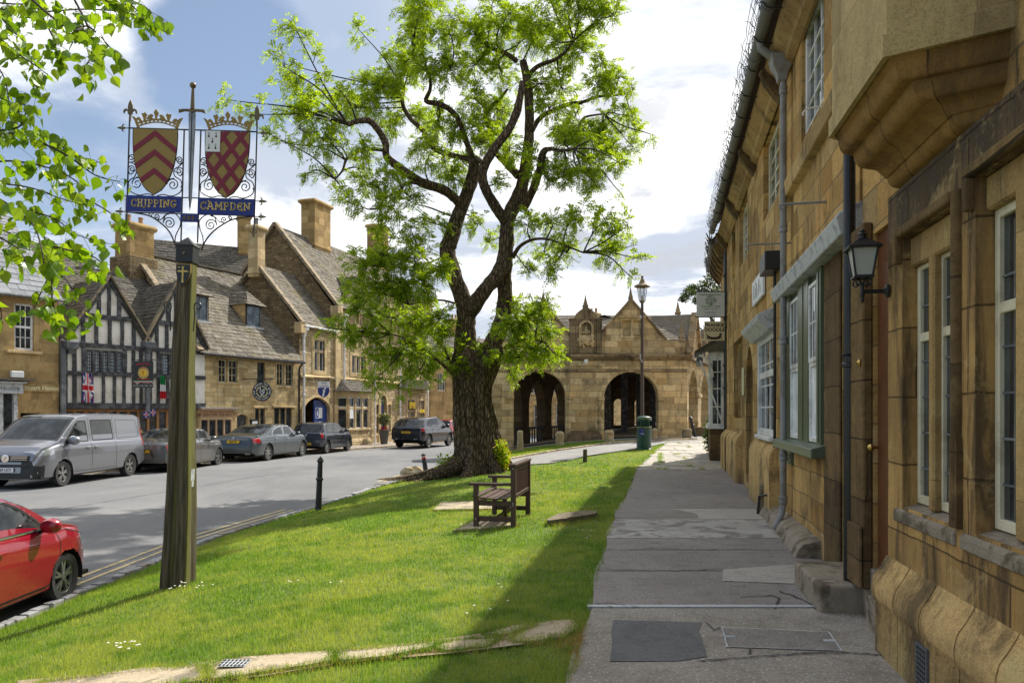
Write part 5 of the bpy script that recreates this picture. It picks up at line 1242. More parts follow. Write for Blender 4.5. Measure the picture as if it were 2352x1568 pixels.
GL = {'C': (.8,[[(.95,.8),(.95,.95),(.7,1),(.35,.95),(.1,.7),(.05,.4),(.2,.12),(.5,0),(.85,.08),(.95,.22)]]),
 'H': (.85,[[(.15,1.05),(.2,.5),(.15,0)],[(.8,1.0),(.78,.5),(.8,0)],[(.17,.55),(.8,.55)],[(.02,.0),(.3,.0)],[(.02,1.05),(.3,1.02)],[(.68,0),(.95,0)],[(.66,1),(.95,1)]]),
 'I': (.42,[[(.5,1.0),(.5,.1),(.3,-.12),(0,-.18)],[(.2,1.0),(.8,1.0)]]),'i': (.42,[[(.5,1.0),(.5,0)],[(.2,1.0),(.8,1.0)],[(.2,0),(.8,0)]]),
 'P': (.72,[[(.2,0),(.2,1.0),(.6,1.0),(.9,.88),(.95,.7),(.8,.5),(.25,.42)],[(.02,0),(.42,0)],[(.02,1),(.2,1)]]),
 'N': (.95,[[(.12,0),(.15,1.0),(.82,.05),(.85,1.0)],[(0,0),(.28,0)],[(.0,1),(.15,1)],[(.7,1),(1,1)]]),
 'G': (.85,[[(.9,.85),(.9,1),(.55,1),(.2,.9),(.05,.5),(.2,.1),(.5,0),(.8,.1),(.88,.35),(.55,.42)],[(.78,.38),(1.02,.42)]]),
 'A': (.9,[[(.05,0),(.45,1.05),(.6,1.0),(.92,0)],[(.15,1.2),(.3,1.0),(.5,.98)],[(.22,.38),(.78,.38)],[(-.04,0),(.2,0)],[(.78,0),(1.04,0)]]),
 'M': (1.1,[[(.1,0),(.18,1.0),(.5,.25),(.84,1.0),(.9,0)],[(0,0),(.22,0)],[(.78,0),(1.02,0)],[(.08,1),(.2,1)],[(.82,1),(.95,1)]]),
 'D': (.85,[[(.2,0),(.2,1.0),(.55,1.0),(.88,.8),(.92,.45),(.8,.12),(.5,0),(.04,0)],[(.04,1),(.2,1)]]),
 'E': (.75,[[(.88,.82),(.9,.98),(.6,1),(.25,.9),(.08,.5),(.25,.1),(.6,0),(.92,.08),(.92,.22)],[(.1,.52),(.7,.52)],[(.7,.42),(.7,.62)],[(.92,.0),(.92,-.12)]]),
 '6': (.6,[[(.8,.95),(.4,.9),(.1,.55),(.1,.25),(.35,0),(.7,.05),(.88,.3),(.7,.52),(.35,.52),(.12,.35)]]),
 '8': (.6,[[(.5,.52),(.2,.65),(.2,.9),(.5,1),(.8,.9),(.8,.65),(.5,.52),(.12,.35),(.15,.08),(.5,0),(.85,.08),(.88,.35),(.5,.52)]]),
 '9': (.6,[[(.2,.05),(.6,.1),(.9,.45),(.9,.75),(.65,1),(.3,.95),(.12,.7),(.3,.48),(.65,.48),(.88,.65)]])}
def letters(s,x0,x1,z0,z1,y,w,mt,par,nm='lettering'):
 tot = sum(GL[c][0] for c in s)+.22*(len(s)-1); k = (x1-x0)/tot; x = x0; q = MB(); h = z1-z0; kk_ = 0
 for c in s:
  gw_,strokes = GL[c]
  for sk in strokes:
   kk_ += 1; P = [(x+a*gw_*k,y-.0003*(kk_ % 7),z0+b*h) for a,b in sk]
   for a,b in zip(P[:-1],P[1:]):
    d = (Vector(b)-Vector(a)).normalized()*w*.35; q.bar(Vector(a)-d,Vector(b)+d,.004,w,up=(0,1,0)) if False else q.bar(Vector(a)-d,Vector(b)+d,w,.004,up=(0,1,0))
  x += (gw_+.22)*k
 return q.build(nm,M[mt],par,fix=False)
bd,a,b = board('name_board',Lx,I0,1098,1242,'signblue'); letters('CHIPPiNG',a[0]+.065,b[0]-.055,a[1]+.060,b[1]-.048,YS-.034,.0125,'golds',bd)
bd,a,b = board('name_board',I1,Rx,1104,1250,'signblue'); letters('CAMPDEN',a[0]+.035,b[0]-.04,a[1]+.060,b[1]-.048,YS-.034,.0125,'golds',bd)
bd,a,b = board('date_plate',I0-2,I1+2,1250,1322,'signblue',y=-.022); letters('689',a[0]+.030,b[0]-.03,a[1]+.024,b[1]-.022,YS-.036,.008,'gold',bd)
def shield_outline(x0,x1,zt,zb__,n=14):
 c = (x0+x1)/2; w = (x1-x0)/2; L = [(x0,zt),(x1,zt)]
 for i in range(1,n+1): t_ = i/n; L.append((c+w*math.cos(t_**1.5*pi/2)**.62 if i < n else c,zt-(zt-zb__)*t_))
 for i in range(n-1,0,-1): t_ = i/n; L.append((c-w*math.cos(t_**1.5*pi/2)**.62,zt-(zt-zb__)*t_))
 return L
def clip_poly(sub,cl):
 """Sutherland-Hodgman: sub clipped by convex cl"""
 ar = sum(cl[i][0]*cl[(i+1) % len(cl)][1]-cl[(i+1) % len(cl)][0]*cl[i][1] for i in range(len(cl)))
 if ar < 0: cl = cl[::-1]
 o = sub
 for i in range(len(cl)):
  a,b = cl[i],cl[(i+1) % len(cl)]; inp = o; o = []
  if not inp: break
  f = lambda p: (b[0]-a[0])*(p[1]-a[1])-(b[1]-a[1])*(p[0]-a[0])
  for j in range(len(inp)):
   p,r = inp[j-1],inp[j]; fp_,fr_ = f(p),f(r)
   if (fp_ >= 0) != (fr_ >= 0): t_ = fp_/(fp_-fr_); o.append((p[0]+(r[0]-p[0])*t_,p[1]+(r[1]-p[1])*t_))
   if fr_ >= 0: o.append(r)
 return o
def band(mb,poly,out_,y,th=.004):
 p = clip_poly(poly,out_)
 if len(p) > 2: mb.prism(p,y-th,y)
for si,(xa,xb_,yt,yb__) in enumerate(((un(187,497),un(583,497),500,1086),(un(832,502),un(1228,502),504,1094))):
 a,b = C(xa,yb__),C(xb_,yt); SO = shield_outline(a[0],b[0],b[1],a[1])
 q = MB(); q.prism(SO,YS-.026,YS-.014); so_ = q.build('shield',M['gold'],ts,bevel=.002)
 q = MB(); k = len(SO)
 q.tube([(x,YS-.02,z) for x,z in SO]+[(SO[0][0],YS-.02,SO[0][1])],.008,5); q.build('shield_rim',M['iron'],so_)
 cx_,w = (a[0]+b[0])/2,(b[0]-a[0])/2; q = MB(); inner = [(cx_+(x-cx_)*.985,b[1]+(z-b[1])*.985) for x,z in SO]
 if si == 0:
  for zt_ in (512,680,845):
   z = SX(380,zt_)[1]; tk = 54*U; m_ = .79
   band(q,[(cx_,z),(cx_+.4,z-.4*m_),(cx_+.4,z-.4*m_-tk),(cx_,z-tk)],inner,YS-.027); band(q,[(cx_,z),(cx_,z-tk),(cx_-.4,z-.4*m_-tk),(cx_-.4,z-.4*m_)],inner,YS-.027)
  q.build('chevrons',M['crimson'],so_)
 else:
  tk = 40*U
  for j,(dx0,dr) in enumerate([(d,1) for d in (-.50,-.30,-.10,.10,.30,.5)]+[(d,-1) for d in (-.40,-.20,0,.20,.40,.6)]):
   x0_ = cx_+dx0; d = Vector((dr*.76,-1)).normalized(); nn_ = Vector((-d.y,d.x))*tk/2; p0_ = Vector((x0_-dr*.15,b[1]+.2)); p1_ = p0_+d*1.4
   band(q,[tuple(p0_+nn_),tuple(p1_+nn_),tuple(p1_-nn_),tuple(p0_-nn_)],inner,YS-.027-(.0 if dr > 0 else .0012),.004)
  q.build('lattice',M['crimson'],so_)
  ca,cb_ = CC(832,690),CC(968,504); q = MB(); q.box(ca[0],cb_[0],YS-.036,YS-.0325,ca[1],cb_[1]); cn_ = q.build('canton',M['signwhite'],so_)
  q = MB()
  for (u,v) in ((.23,.78),(.72,.78),(.48,.52),(.25,.22),(.70,.22)):
   x,z = lerp(ca[0],cb_[0],u),lerp(ca[1],cb_[1],v); y = YS-.0365; s_ = .032
   q.prism([(x,z+s_*.7),(x+s_*.16,z),(x+s_*.42,z-s_*.65),(x+s_*.18,z-s_*.5),(x,z-s_*.8),(x-s_*.18,z-s_*.5),(x-s_*.42,z-s_*.65),(x-s_*.16,z)],y-.002,y)
   for dx,dz in ((-.25,.75),(.25,.75),(0,1.05)): q.lathe([(.0035,0),(.0035,-.002)],(x+dx*s_,y,z+dz*s_),6,axis='y')
  q.build('ermine_spots',M['black'],cn_)
 for px_,pz_ in ((.8,-.06),(-.8,-.06),(0,-.72)):
  pass
for o,cxm in ((0,390),(640,1033)):
 def K(cx,cy): return C(un(cx+o,cy),cy)
 q = MB(); N_ = 20; low = [K(lerp(220,572,i/N_),486-44*math.sin(pi*i/N_)) for i in range(N_+1)]; up = [K(lerp(205,588,i/N_),450-42*math.sin(pi*i/N_)) for i in range(N_+1)]
 up2 = [K(lerp(210,583,i/N_),462-42*math.sin(pi*i/N_)) for i in range(N_+1)]; low2 = [K(lerp(216,576,i/N_),476-43*math.sin(pi*i/N_)) for i in range(N_+1)]
 for i in range(N_):
  q.prism([low[i],low[i+1],low2[i+1],low2[i]],YS-.02,YS-.01); q.prism([up2[i],up2[i+1],up[i+1],up[i]],YS-.0205,YS-.0095)
  if i % 2 == 0: q.prism([low2[i],K(lerp(216,576,(i+.9)/N_),470-43*math.sin(pi*(i+.5)/N_)),K(lerp(216,576,(i+.9)/N_),462-43*math.sin(pi*(i+.5)/N_)),up2[i]],YS-.019,YS-.011)
 for pts in ([(168,388),(200,398),(222,425),(240,485),(216,488),(195,430)],[(626,393),(594,402),(572,428),(556,486),(580,490),(602,436)],[(388,320),(412,352),(398,385),(396,412),(380,412),(378,385),(366,352)],
    [(262,378),(258,360),(280,362),(288,350),(300,362),(308,372),(300,386),(292,420),(276,425),(272,400)],[(520,380),(524,364),(502,366),(494,354),(482,366),(474,376),(482,390),(490,424),(506,429),(510,404)],
    [(205,418),(225,395),(248,402),(262,425),(240,440),(228,420)],[(590,422),(570,400),(546,406),(532,428),(554,444),(566,424)],
    [(300,412),(318,380),(345,365),(362,375),(350,395),(362,408),(375,405)],[(478,414),(460,384),(432,368),(414,378),(426,398),(414,410),(402,406)]):
  q.prism([K(*p) for p in pts],YS-.0215,YS-.0085)
 q.build('crown',M['gold'],ts)
q = MB(); px_ = un(717,100)
def W(cx,cy): return CC(cx,cy)
bl = [W(679,345),W(745,345),W(740,500),W(712,1100),W(692,1228),W(680,1100),W(680,500)]
top = [W(712,345),W(690,1228)]
q.prism(bl,YS-.030,YS-.014); bld = MB(); bld.bar((top[0][0],YS-.031,top[0][1]),(top[1][0],YS-.031,top[1][1]+.05),.006,.008); sw_o = q.build('sword_blade',M['silver'],ts,bevel=.006); bld.build('fuller',M['iron'],sw_o)
q = MB(); q.prism([W(592,318),W(640,312),W(770,312),W(822,314),W(832,350),W(790,336),W(745,334),W(712,350),W(680,336),W(640,334),W(592,350)],YS-.034,YS-.008); q.build('sword_guard',M['brassy'],ts,bevel=.006)
g0,g1 = W(713,312),W(717,128); q = MB(); q.tube([(lerp(g0[0],g1[0],i/14),YS-.02,lerp(g0[1],g1[1],i/14)) for i in range(15)],[.024-.010*i/14+(.0015 if i % 2 else 0) for i in range(15)],10); q.build('sword_grip',M['brassy'],ts,smooth=30)
x,z = W(717,100); q = MB(); q.lathe([(.036*math.sin(a),-.036*math.cos(a)) for a in [pi*(i+.2)/10.4 for i in range(11)]],(x,YS-.02,z),16); q.build('sword_pommel',M['brassy'],ts,smooth=True)
# ================================================================ bench
bn = thing('park_bench','dark brown slatted wooden bench on the grass beside the big tree, seen from its end','bench',(.02,10.78,H(.02,10.78)-.015),R(-10.5))
BL = 1.28
for y in (0,BL):
 q = MB(); q.box(-.035,.035,y-.035,y+.035,0,.86); q.build('back_leg',M['bench'],bn,bevel=.004)
 q = MB(); q.box(-.575,-.505,y-.036,y+.036,0,.585); q.build('front_leg',M['bench'],bn,bevel=.004)
 q = MB(); q.box(-.64,-.036,y-.045,y+.045,.586,.625); q.build('armrest',M['bench'],bn,bevel=.006)
 q = MB(); q.box(-.504,-.036,y-.022,y+.022,.30,.37); q.box(-.504,-.036,y-.0225,y+.0225,.08,.15); q.build('side_rail',M['bench'],bn,bevel=.004)
q = MB(); q.box(-.045,.045,-.06,BL+.06,.861,.90); q.box(-.02,.02,.036,BL-.036,.79,.86); q.build('top_rail',M['bench'],bn,bevel=.006)
q = MB(); q.box(-.02,.02,.036,BL-.036,.40,.455); q.build('back_rail',M['bench'],bn,bevel=.004)
for i in range(12):
 y = lerp(.09,BL-.09,i/11); q = MB(); q.box(-.010,.010,y-.022,y+.022,.456,.789); q.build('back_slat',M['bench'],bn,bevel=.003)
for i,x in enumerate((-.545,-.445,-.345,-.245,-.145)):
 z = (.425,.40,.39,.385,.39)[i]; q = MB(); q.box(x-.043,x+.043,-.05,BL+.05,z,z+.022); q.build('seat_slat',M['bench'],bn,bevel=.004)
q = MB(); q.box(-.56,-.52,.037,BL-.037,.30,.375); q.box(-.28,-.24,.0,BL,.08,.14); q.build('stretcher',M['bench'],bn,bevel=.004)
q = MB(); q.box(-.28,-.22,BL/2-.03,BL/2+.03,0,.38); q.build('middle_leg',M['bench'],bn,bevel=.004)
q = MB()
for (x,z) in ((.0,.34),(.0,.31),(-.54,.115),(0,.83)): q.lathe([(.009,0),(.009,-.004)],(x,-.036,z),8,axis='y')
q.build('bolts',M['lead'],bn)
# ================================================================ litter bin and lamp post
g_ = ground(1479,1031); bi = thing('litter_bin','dark green litter bin with hooded top standing on the grass edge by the lamp post','litter bin',g_,R(8))
q = MB(); q.lathe([(.31,0),(.31,.02),(.28,.035),(.27,.06)],n=16); q.build('base',M['bingreen'],bi,smooth=30)
q = MB(); q.lathe([(.262,.05),(.268,.10),(.270,.78),(.277,.80),(.277,.83),(.20,.845)],n=16); q.build('body',M['bingreen'],bi,smooth=30)
q = MB()
for a in range(4): th_ = a*pi/2+pi/4; q.box(math.cos(th_)*.185-.035,math.cos(th_)*.185+.035,math.sin(th_)*.185-.035,math.sin(th_)*.185+.035,.84,1.04)
q.lathe([(.14,.84),(.14,1.04)],n=14); q.build('neck',M['bingreen'],bi,bevel=.01)
q = MB(); q.lathe([(.262,1.03),(.276,1.035),(.278,1.13),(.27,1.16),(.20,1.195),(.08,1.215),(.02,1.218)],n=16); q.lathe([(.03,1.21),(.03,1.235),(.01,1.24)],n=8); q.build('hood',M['bingreen'],bi,smooth=30)
for z in (.805,1.115): q = MB(); q.lathe([(.277,z-.006),(.2815,z-.004),(.2815,z+.004),(.277,z+.006)],n=16); q.build('gilt_band',M['golds'],bi)
q = MB(); P = [(-.2745*math.sin(a),-.2745*math.cos(a)) for a in [R(d) for d in (14,24,34,44,54)]]
for a,b in zip(P[:-1],P[1:]): q.poly([(a[0],a[1],.50),(b[0],b[1],.50),(b[0],b[1],.74),(a[0],a[1],.74)])
lb = q.build('label',M['signblue'],bi); q = MB()
for a in (20,27,34,40): r_a = R(a); x,y = -.276*math.sin(r_a),-.276*math.cos(r_a); q.box(x-.009,x+.009,y-.003,y,.55,.60 if a % 2 else .585)
q.box(-.14,-.10,-.262,-.258,.69,.70); q.build('label_print',M['signwhite'],lb)
q = MB(); q.lathe([(.012,0),(.012,-.01)],(.16,-.222,.72),8,axis='y'); q.build('lock',M['lead'],bi)
Yl = 28.45; lp = at(1475,1020,Yl); lpo = thing('street_lamp','slim brown lamp post with a glazed hexagonal lantern behind the litter bin','street lamp',(lp.x,Yl,H(lp.x,Yl)-.02))
zt = at(1475,694,Yl).z-lpo.location.z
q = MB(); q.lathe([(.115,0),(.115,.9),(.095,1.0),(.075,1.06),(.068,1.1),(.058,zt-.45),(.075,zt-.44),(.075,zt-.36),(.055,zt-.35),(.050,zt-.02)],n=14); q.build('post',M['bronze'],lpo,smooth=30)
q = MB(); q.tube([(0,-.07,3.2),(-.09,-.12,3.35),(-.08,-.1,3.5)],.02,6); q.box(-.10,-.03,-.12,-.07,zt-.62,zt-.5); q.build('cable_box',M['lead'],lpo)
q = MB(); q.lathe([(.05,zt-.04),(.09,zt),(.11,zt+.035),(.12,zt+.045)],n=6); q.build('cup',M['brassy'],lpo,smooth=20)
q = MB()
for k in range(6):
 a = k*pi/3; q.bar((math.cos(a)*.115,math.sin(a)*.115,zt+.04),(math.cos(a)*.185,math.sin(a)*.185,zt+.555),.016,.016)
q.build('lantern_frame',M['bronze'],lpo)
def clearglass():
 m,t = newmat('clear_lantern_glass'); a = t.n('ShaderNodeBsdfTransparent',Color=(.93,.95,.96)); b = t.n('ShaderNodeBsdfGlossy',Color=(.9,.9,.9),Roughness=.08)
 out(t,t.n('ShaderNodeMixShader',i0=.30,i1=a,i2=b)); return m
M['clear'] = clearglass()
q = MB(); q.lathe([(.112,zt+.045),(.180,zt+.55)],n=6); q.f = q.f[:-2]; q.mi = q.mi[:-2]; q.build('lantern_glass',M['clear'],lpo,fix=False)
q = MB(); q.tube([(0,0,zt+.05),(0,0,zt+.25)],.03,8); q.build('lamp',M['frost'],lpo)
q = MB(); q.lathe([(.20,zt+.545),(.30,zt+.56),(.302,zt+.60),(.24,zt+.65),(.13,zt+.70),(.09,zt+.80),(.075,zt+.86),(.03,zt+.89),(.055,zt+.93),(.05,zt+.97),(.02,zt+.985),(.028,zt+1.01),(.006,zt+1.03)],n=6); q.build('lantern_roof',M['brassy'],lpo,bevel=.004)
# ================================================================ bollards,stump,guard stones
def bollard(px,py,h,lean,lab,top='iron',g=None,r=.062):
 p = ground(px,py); t = thing('bollard',lab,'bollard',(p.x,p.y,p.z-.03)); t.rotation_euler = lean
 q = MB(); k = h
 q.lathe([(r*1.12,0),(r*1.08,.05*k),(r*.95,.56*k),(r*1.25,.575*k),(r*1.3,.60*k),(r*.95,.615*k),(r*.82,.905*k)],n=14); q.build('shaft',M['iron'],t,smooth=30)
 q = MB(); q.lathe([(r*.84,.90*k),(r*1.2,.915*k),(r*1.22,.93*k),(r*.9,.945*k),(r*.8,.97*k),(r*.5,.985*k),(r*.2,1.0*k),(r*.1,1.02*k)],n=14); q.build('cap',M['iron'],t,smooth=30)
 return t
bollard(731,1169,1.14,(R(1),R(2.6),0),'tall black iron bollard at the road edge between the sign post and tree')
b2 = bollard(979,1086,.66,(R(-3),R(-9),0),'short leaning black bollard with a red and white band beside the tree roots',r=.075)
q = MB(); q.lathe([(.068,.49),(.071,.495),(.070,.54),(.067,.545)],n=14); q.build('red_band',M['red'],b2)
q = MB(); q.lathe([(.067,.546),(.0695,.548),(.0695,.572),(.067,.574)],n=14); q.build('white_band',M['signwhite'],b2)
bollard(1598,1003,1.0,(R(4),R(-16),0),'black bollard leaning left at the right corner of the market hall',r=.075)
bollard(1642,1001,.95,(0,0,0),'upright black bollard far along the side of the market hall',r=.07)
g_ = ground(1344,1060); q = MB(); r_ = random.Random(4)
q.add([(x+r_.uniform(-.005,.005),y,z) for x,y,z in [(-.065,-.05,-.05),(.06,-.05,-.05),(.06,.05,-.05),(-.065,.05,-.05),(-.06,-.05,.37),(.055,-.05,.385),(.055,.05,.39),(-.06,.05,.365)]],[(0,3,2,1),(4,5,6,7),(0,1,5,4),(1,2,6,5),(2,3,7,6),(3,0,4,7)])
o = q.build('wooden_post',M['post'],None,bevel=.008); o.location = g_; tag(o,'short square weathered wooden post at the far edge of the grass','post')
g_ = ground(950,1090); q = MB(); q.lathe([(.40,-.05),(.36,.10),(.22,.24),(.08,.30)],n=9); r_ = random.Random(2); q.v = [(x*r_.uniform(.7,1.2)*1.2,y*r_.uniform(.7,1.2)*.6,z*r_.uniform(.7,1.1)) for x,y,z in q.v]
o = q.build('broken_stone',M['guard'],None,bevel=.02); o.location = g_; tag(o,'heap of broken earth-coloured stone at the foot of the leaning bollard','stone')
# ================================================================ trees and plants
def cr_path(pts,n=6):
 Q = [Vector(p) for p in pts]; o = []
 for i in range(len(Q)-1):
  p0,p1,p2,p3 = Q[max(0,i-1)],Q[i],Q[i+1],Q[min(len(Q)-1,i+2)]
  for k in range(n):
   t_ = k/n; o.append(.5*((2*p1)+(-p0+p2)*t_+(2*p0-5*p1+4*p2-p3)*t_*t_+(-p0+3*p1-3*p2+p3)*t_**3))
 o.append(Q[-1]); return o
TY = 21.5
tree = thing('locust_tree','big old tree with a furrowed trunk and fresh green feathery leaves','tree',(-1.15,TY,H(-1.15,TY)-.05))
TO = tree.location.copy()
def tp(px,py,d=0.0): return at(px,py,TY+d)-TO
def limb(pts,name='limb',nseg=10,m='bark',jit=.10,mod=True,par=None):
 """pts: (px, py, width px, depth offset)"""
 P = cr_path([tp(a,b,d) for a,b,w,d in pts],5); rr = []
 for i in range(len(P)):
  t_ = i/5; k = min(int(t_),len(pts)-2); f = t_-k; rr.append(max(.008,lerp(pts[k][2],pts[k+1][2],f)/2*TY/FPX*(.90 if pts[0][1] < 1000 else 1)))
 mb = MB(); mb.tube(P,rr,nseg,jit=jit,rg=random.Random(int(pts[0][0]*7+pts[0][1]))); mb.build(name,M[m],par or tree,smooth=60); return P,rr
mb = MB(); r_ = random.Random(31); rings = []
prof = [(1104,1092,184),(1094,1096,158),(1080,1098,138),(1062,1098,121),(1040,1099,106),(1010,1097,96),(985,1094,92),(950,1088,86),(915,1085,83),(880,1087,86),(850,1090,96),(825,1094,106),(805,1097,100)]
NS = 72
for i,(py,pc,w) in enumerate(cr_path([(a,b,c) for a,b,c in prof],5)):
 c = tp(pc,py); rad = w/2*TY/FPX; h = c.z; ring = []
 for j in range(NS):
  a = 2*math.pi*j/NS; tw = h*.35
  fl = .085*math.sin(a*7+tw*2+1)+.055*math.sin(a*13-tw*3)+.05*math.sin(a*19+tw*5+h*1.3)+.035*math.sin(a*29+tw*2.1+h*3.1)+.05*math.sin(a*3+h*2.2)
  flare = max(0,1-h/.75)**1.8
  fl *= 1+2.1*flare
  rr = rad*(1+fl)*(1+.10*flare*math.sin(a*5+.7)); ex = 1+.55*flare*max(0,math.cos(a-math.pi))**2
  ring.append((c.x+math.cos(a)*rr*ex,c.y+math.sin(a)*rr*.95,h+.015*math.sin(a*23+h*9)))
 rings.append(ring)
mb.v = [p for r in rings for p in r]; mb.f = [(j*NS+i,j*NS+(i+1) % NS,(j+1)*NS+(i+1) % NS,(j+1)*NS+i) for j in range(len(rings)-1) for i in range(NS)]+[tuple(range((len(rings)-1)*NS,len(rings)*NS))]; mb.mi = [0]*len(mb.f)
mb.build('trunk',M['bark'],tree,smooth=75)
for pts in ([(1050,1068,44,-.5),(1015,1084,30,-.7),(985,1096,16,-.8),(972,1101,6,-.8)],[(1130,1072,44,-.3),(1152,1086,30,-.3),(1164,1096,12,-.2)],[(1085,1082,40,-.7),(1075,1096,30,-1.0),(1062,1108,12,-1.2)]): limb(pts,'root',10,jit=.25)
LIMBS = [
 [(1072,830,66,0),(1068,790,56,-.05),(1070,750,50,-.1),(1068,703,46,-.1),(1046,640,40,0),(1027,580,42,.1),(1036,550,42,.1),(1048,510,38,.2),(1066,461,34,.2),(1088,400,32,.3),(1086,363,26,.4)],
 [(1068,735,40,0),(1086,705,42,-.2),(1115,665,38,-.3),(1144,628,36,-.2),(1160,590,38,0),(1164,540,38,0),(1168,500,38,.1),(1192,449,36,.2),(1204,402,30,.2),(1214,332,26,.1),(1216,273,24,0),(1212,195,22,0),(1201,140,18,0)],
 [(1108,835,62,.1),(1122,808,52,.1),(1146,760,44,.2),(1160,700,42,.3),(1158,640,38,.3),(1164,590,34,.2)],
 [(1058,470,24,.1),(1036,448,23,-.2),(1013,434,24,-.4),(966,418,22,-.7),(915,383,20,-1),(888,359,18,-1.2),(884,324,17,-1.3),(853,281,15,-1.5),(825,278,13,-1.6),(798,286,11,-1.7)],
 [(884,346,9,-1.2),(860,343,9,-1.2),(832,345,8,-1.3),(798,363,7,-1.4),(787,391,5,-1.5),(770,412,3,-1.5)],
 [(975,425,9,-.7),(950,420,8,-.9),(932,422,7,-1),(915,440,6,-1.2),(885,455,5,-1.4),(870,478,3,-1.4)],
 [(1087,367,16,.4),(1060,362,14,.6),(1033,355,14,.8),(1002,344,15,1),(985,325,14,1.2),(972,300,14,1.3),(943,273,12,1.4),(925,240,11,1.5),(927,205,8,1.5)],
 [(1086,365,18,.3),(1070,322,15,.2),(1052,273,14,.0),(1030,250,14,-.2),(1005,238,14,-.4),(978,232,11,-.5),(988,205,9,-.6),(985,170,8,-.7),(962,150,8,-.8),(950,138,6,-.9),(950,118,5,-.9)],
 [(985,168,6,-.7),(1010,160,5,-.6),(1035,148,4,-.5),(1050,150,3,-.5)],
 [(1158,504,28,-.1),(1140,478,26,-.3),(1118,440,24,-.5),(1108,410,24,-.6),(1113,380,23,-.7),(1140,335,22,-.8),(1169,297,20,-.9),(1189,250,20,-1),(1201,187,14,-1.1)],
 [(1113,385,12,-.7),(1095,365,12,-.5),(1078,400,12,-.2),(1064,440,10,0),(1058,468,9,.1)],
 [(1190,403,22,.2),(1162,375,18,.5),(1136,345,16,.8),(1126,300,14,1.1),(1116,262,12,1.3),(1150,225,9,1.3),(1165,205,7,1.3)],
 [(1202,480,22,0),(1222,440,21,-.3),(1240,390,20,-.6),(1247,352,18,-.8),(1262,342,10,-1),(1290,346,8,-1.2),(1318,342,6,-1.3)],
 [(1222,300,15,.1),(1240,272,13,.3),(1270,254,12,.5),(1306,240,11,.8),(1340,234,9,1),(1375,222,8,1.2),(1415,219,6,1.4),(1440,214,4,1.5)],
 [(1316,322,5,.2),(1328,295,7,.3),(1336,278,8,.3),(1348,268,6,.4),(1385,262,4,.5)],
 [(1212,178,14,0),(1226,160,12,-.1),(1245,148,11,-.2),(1275,137,9,-.4),(1300,118,7,-.5),(1318,94,5,-.6)],
 [(1185,140,14,.1),(1170,128,12,.3),(1150,118,11,.5),(1120,110,8,.7)],
 [(1178,590,12,0),(1195,565,9,-.3),(1225,550,8,-.6),(1262,550,6,-.9),(1300,565,5,-1.2),(1340,580,4,-1.3)],
 [(1048,866,9,-.4),(1020,840,8,-.8),(985,810,7,-1.2),(955,793,6,-1.5),(925,775,4,-1.7),(896,766,3,-1.8)],
 [(1046,860,6,-.3),(1020,800,5,.0),(990,770,4,.2),(960,740,3,.3)],
 [(1150,800,8,-.2),(1180,790,6,-.5),(1212,778,5,-.8),(1250,785,3,-1)],
 [(1055,700,6,-.3),(1020,690,5,-.6),(980,690,4,-.9),(940,700,3,-1.2)],
 [(1040,590,7,0),(1015,592,5,-.3),(985,604,4,-.6),(960,612,3,-.8)],
 [(1050,500,7,.2),(1020,490,5,.5),(990,478,4,.8),(960,470,3,1.0)]]
allP = []
for i,L in enumerate(LIMBS):
 P,rr = limb(L,'limb',12 if L[0][2] > 20 else 8,jit=.16 if L[0][2] > 20 else .10)
 if i > 0: allP += P[2:]
 else: allP += P[12:]
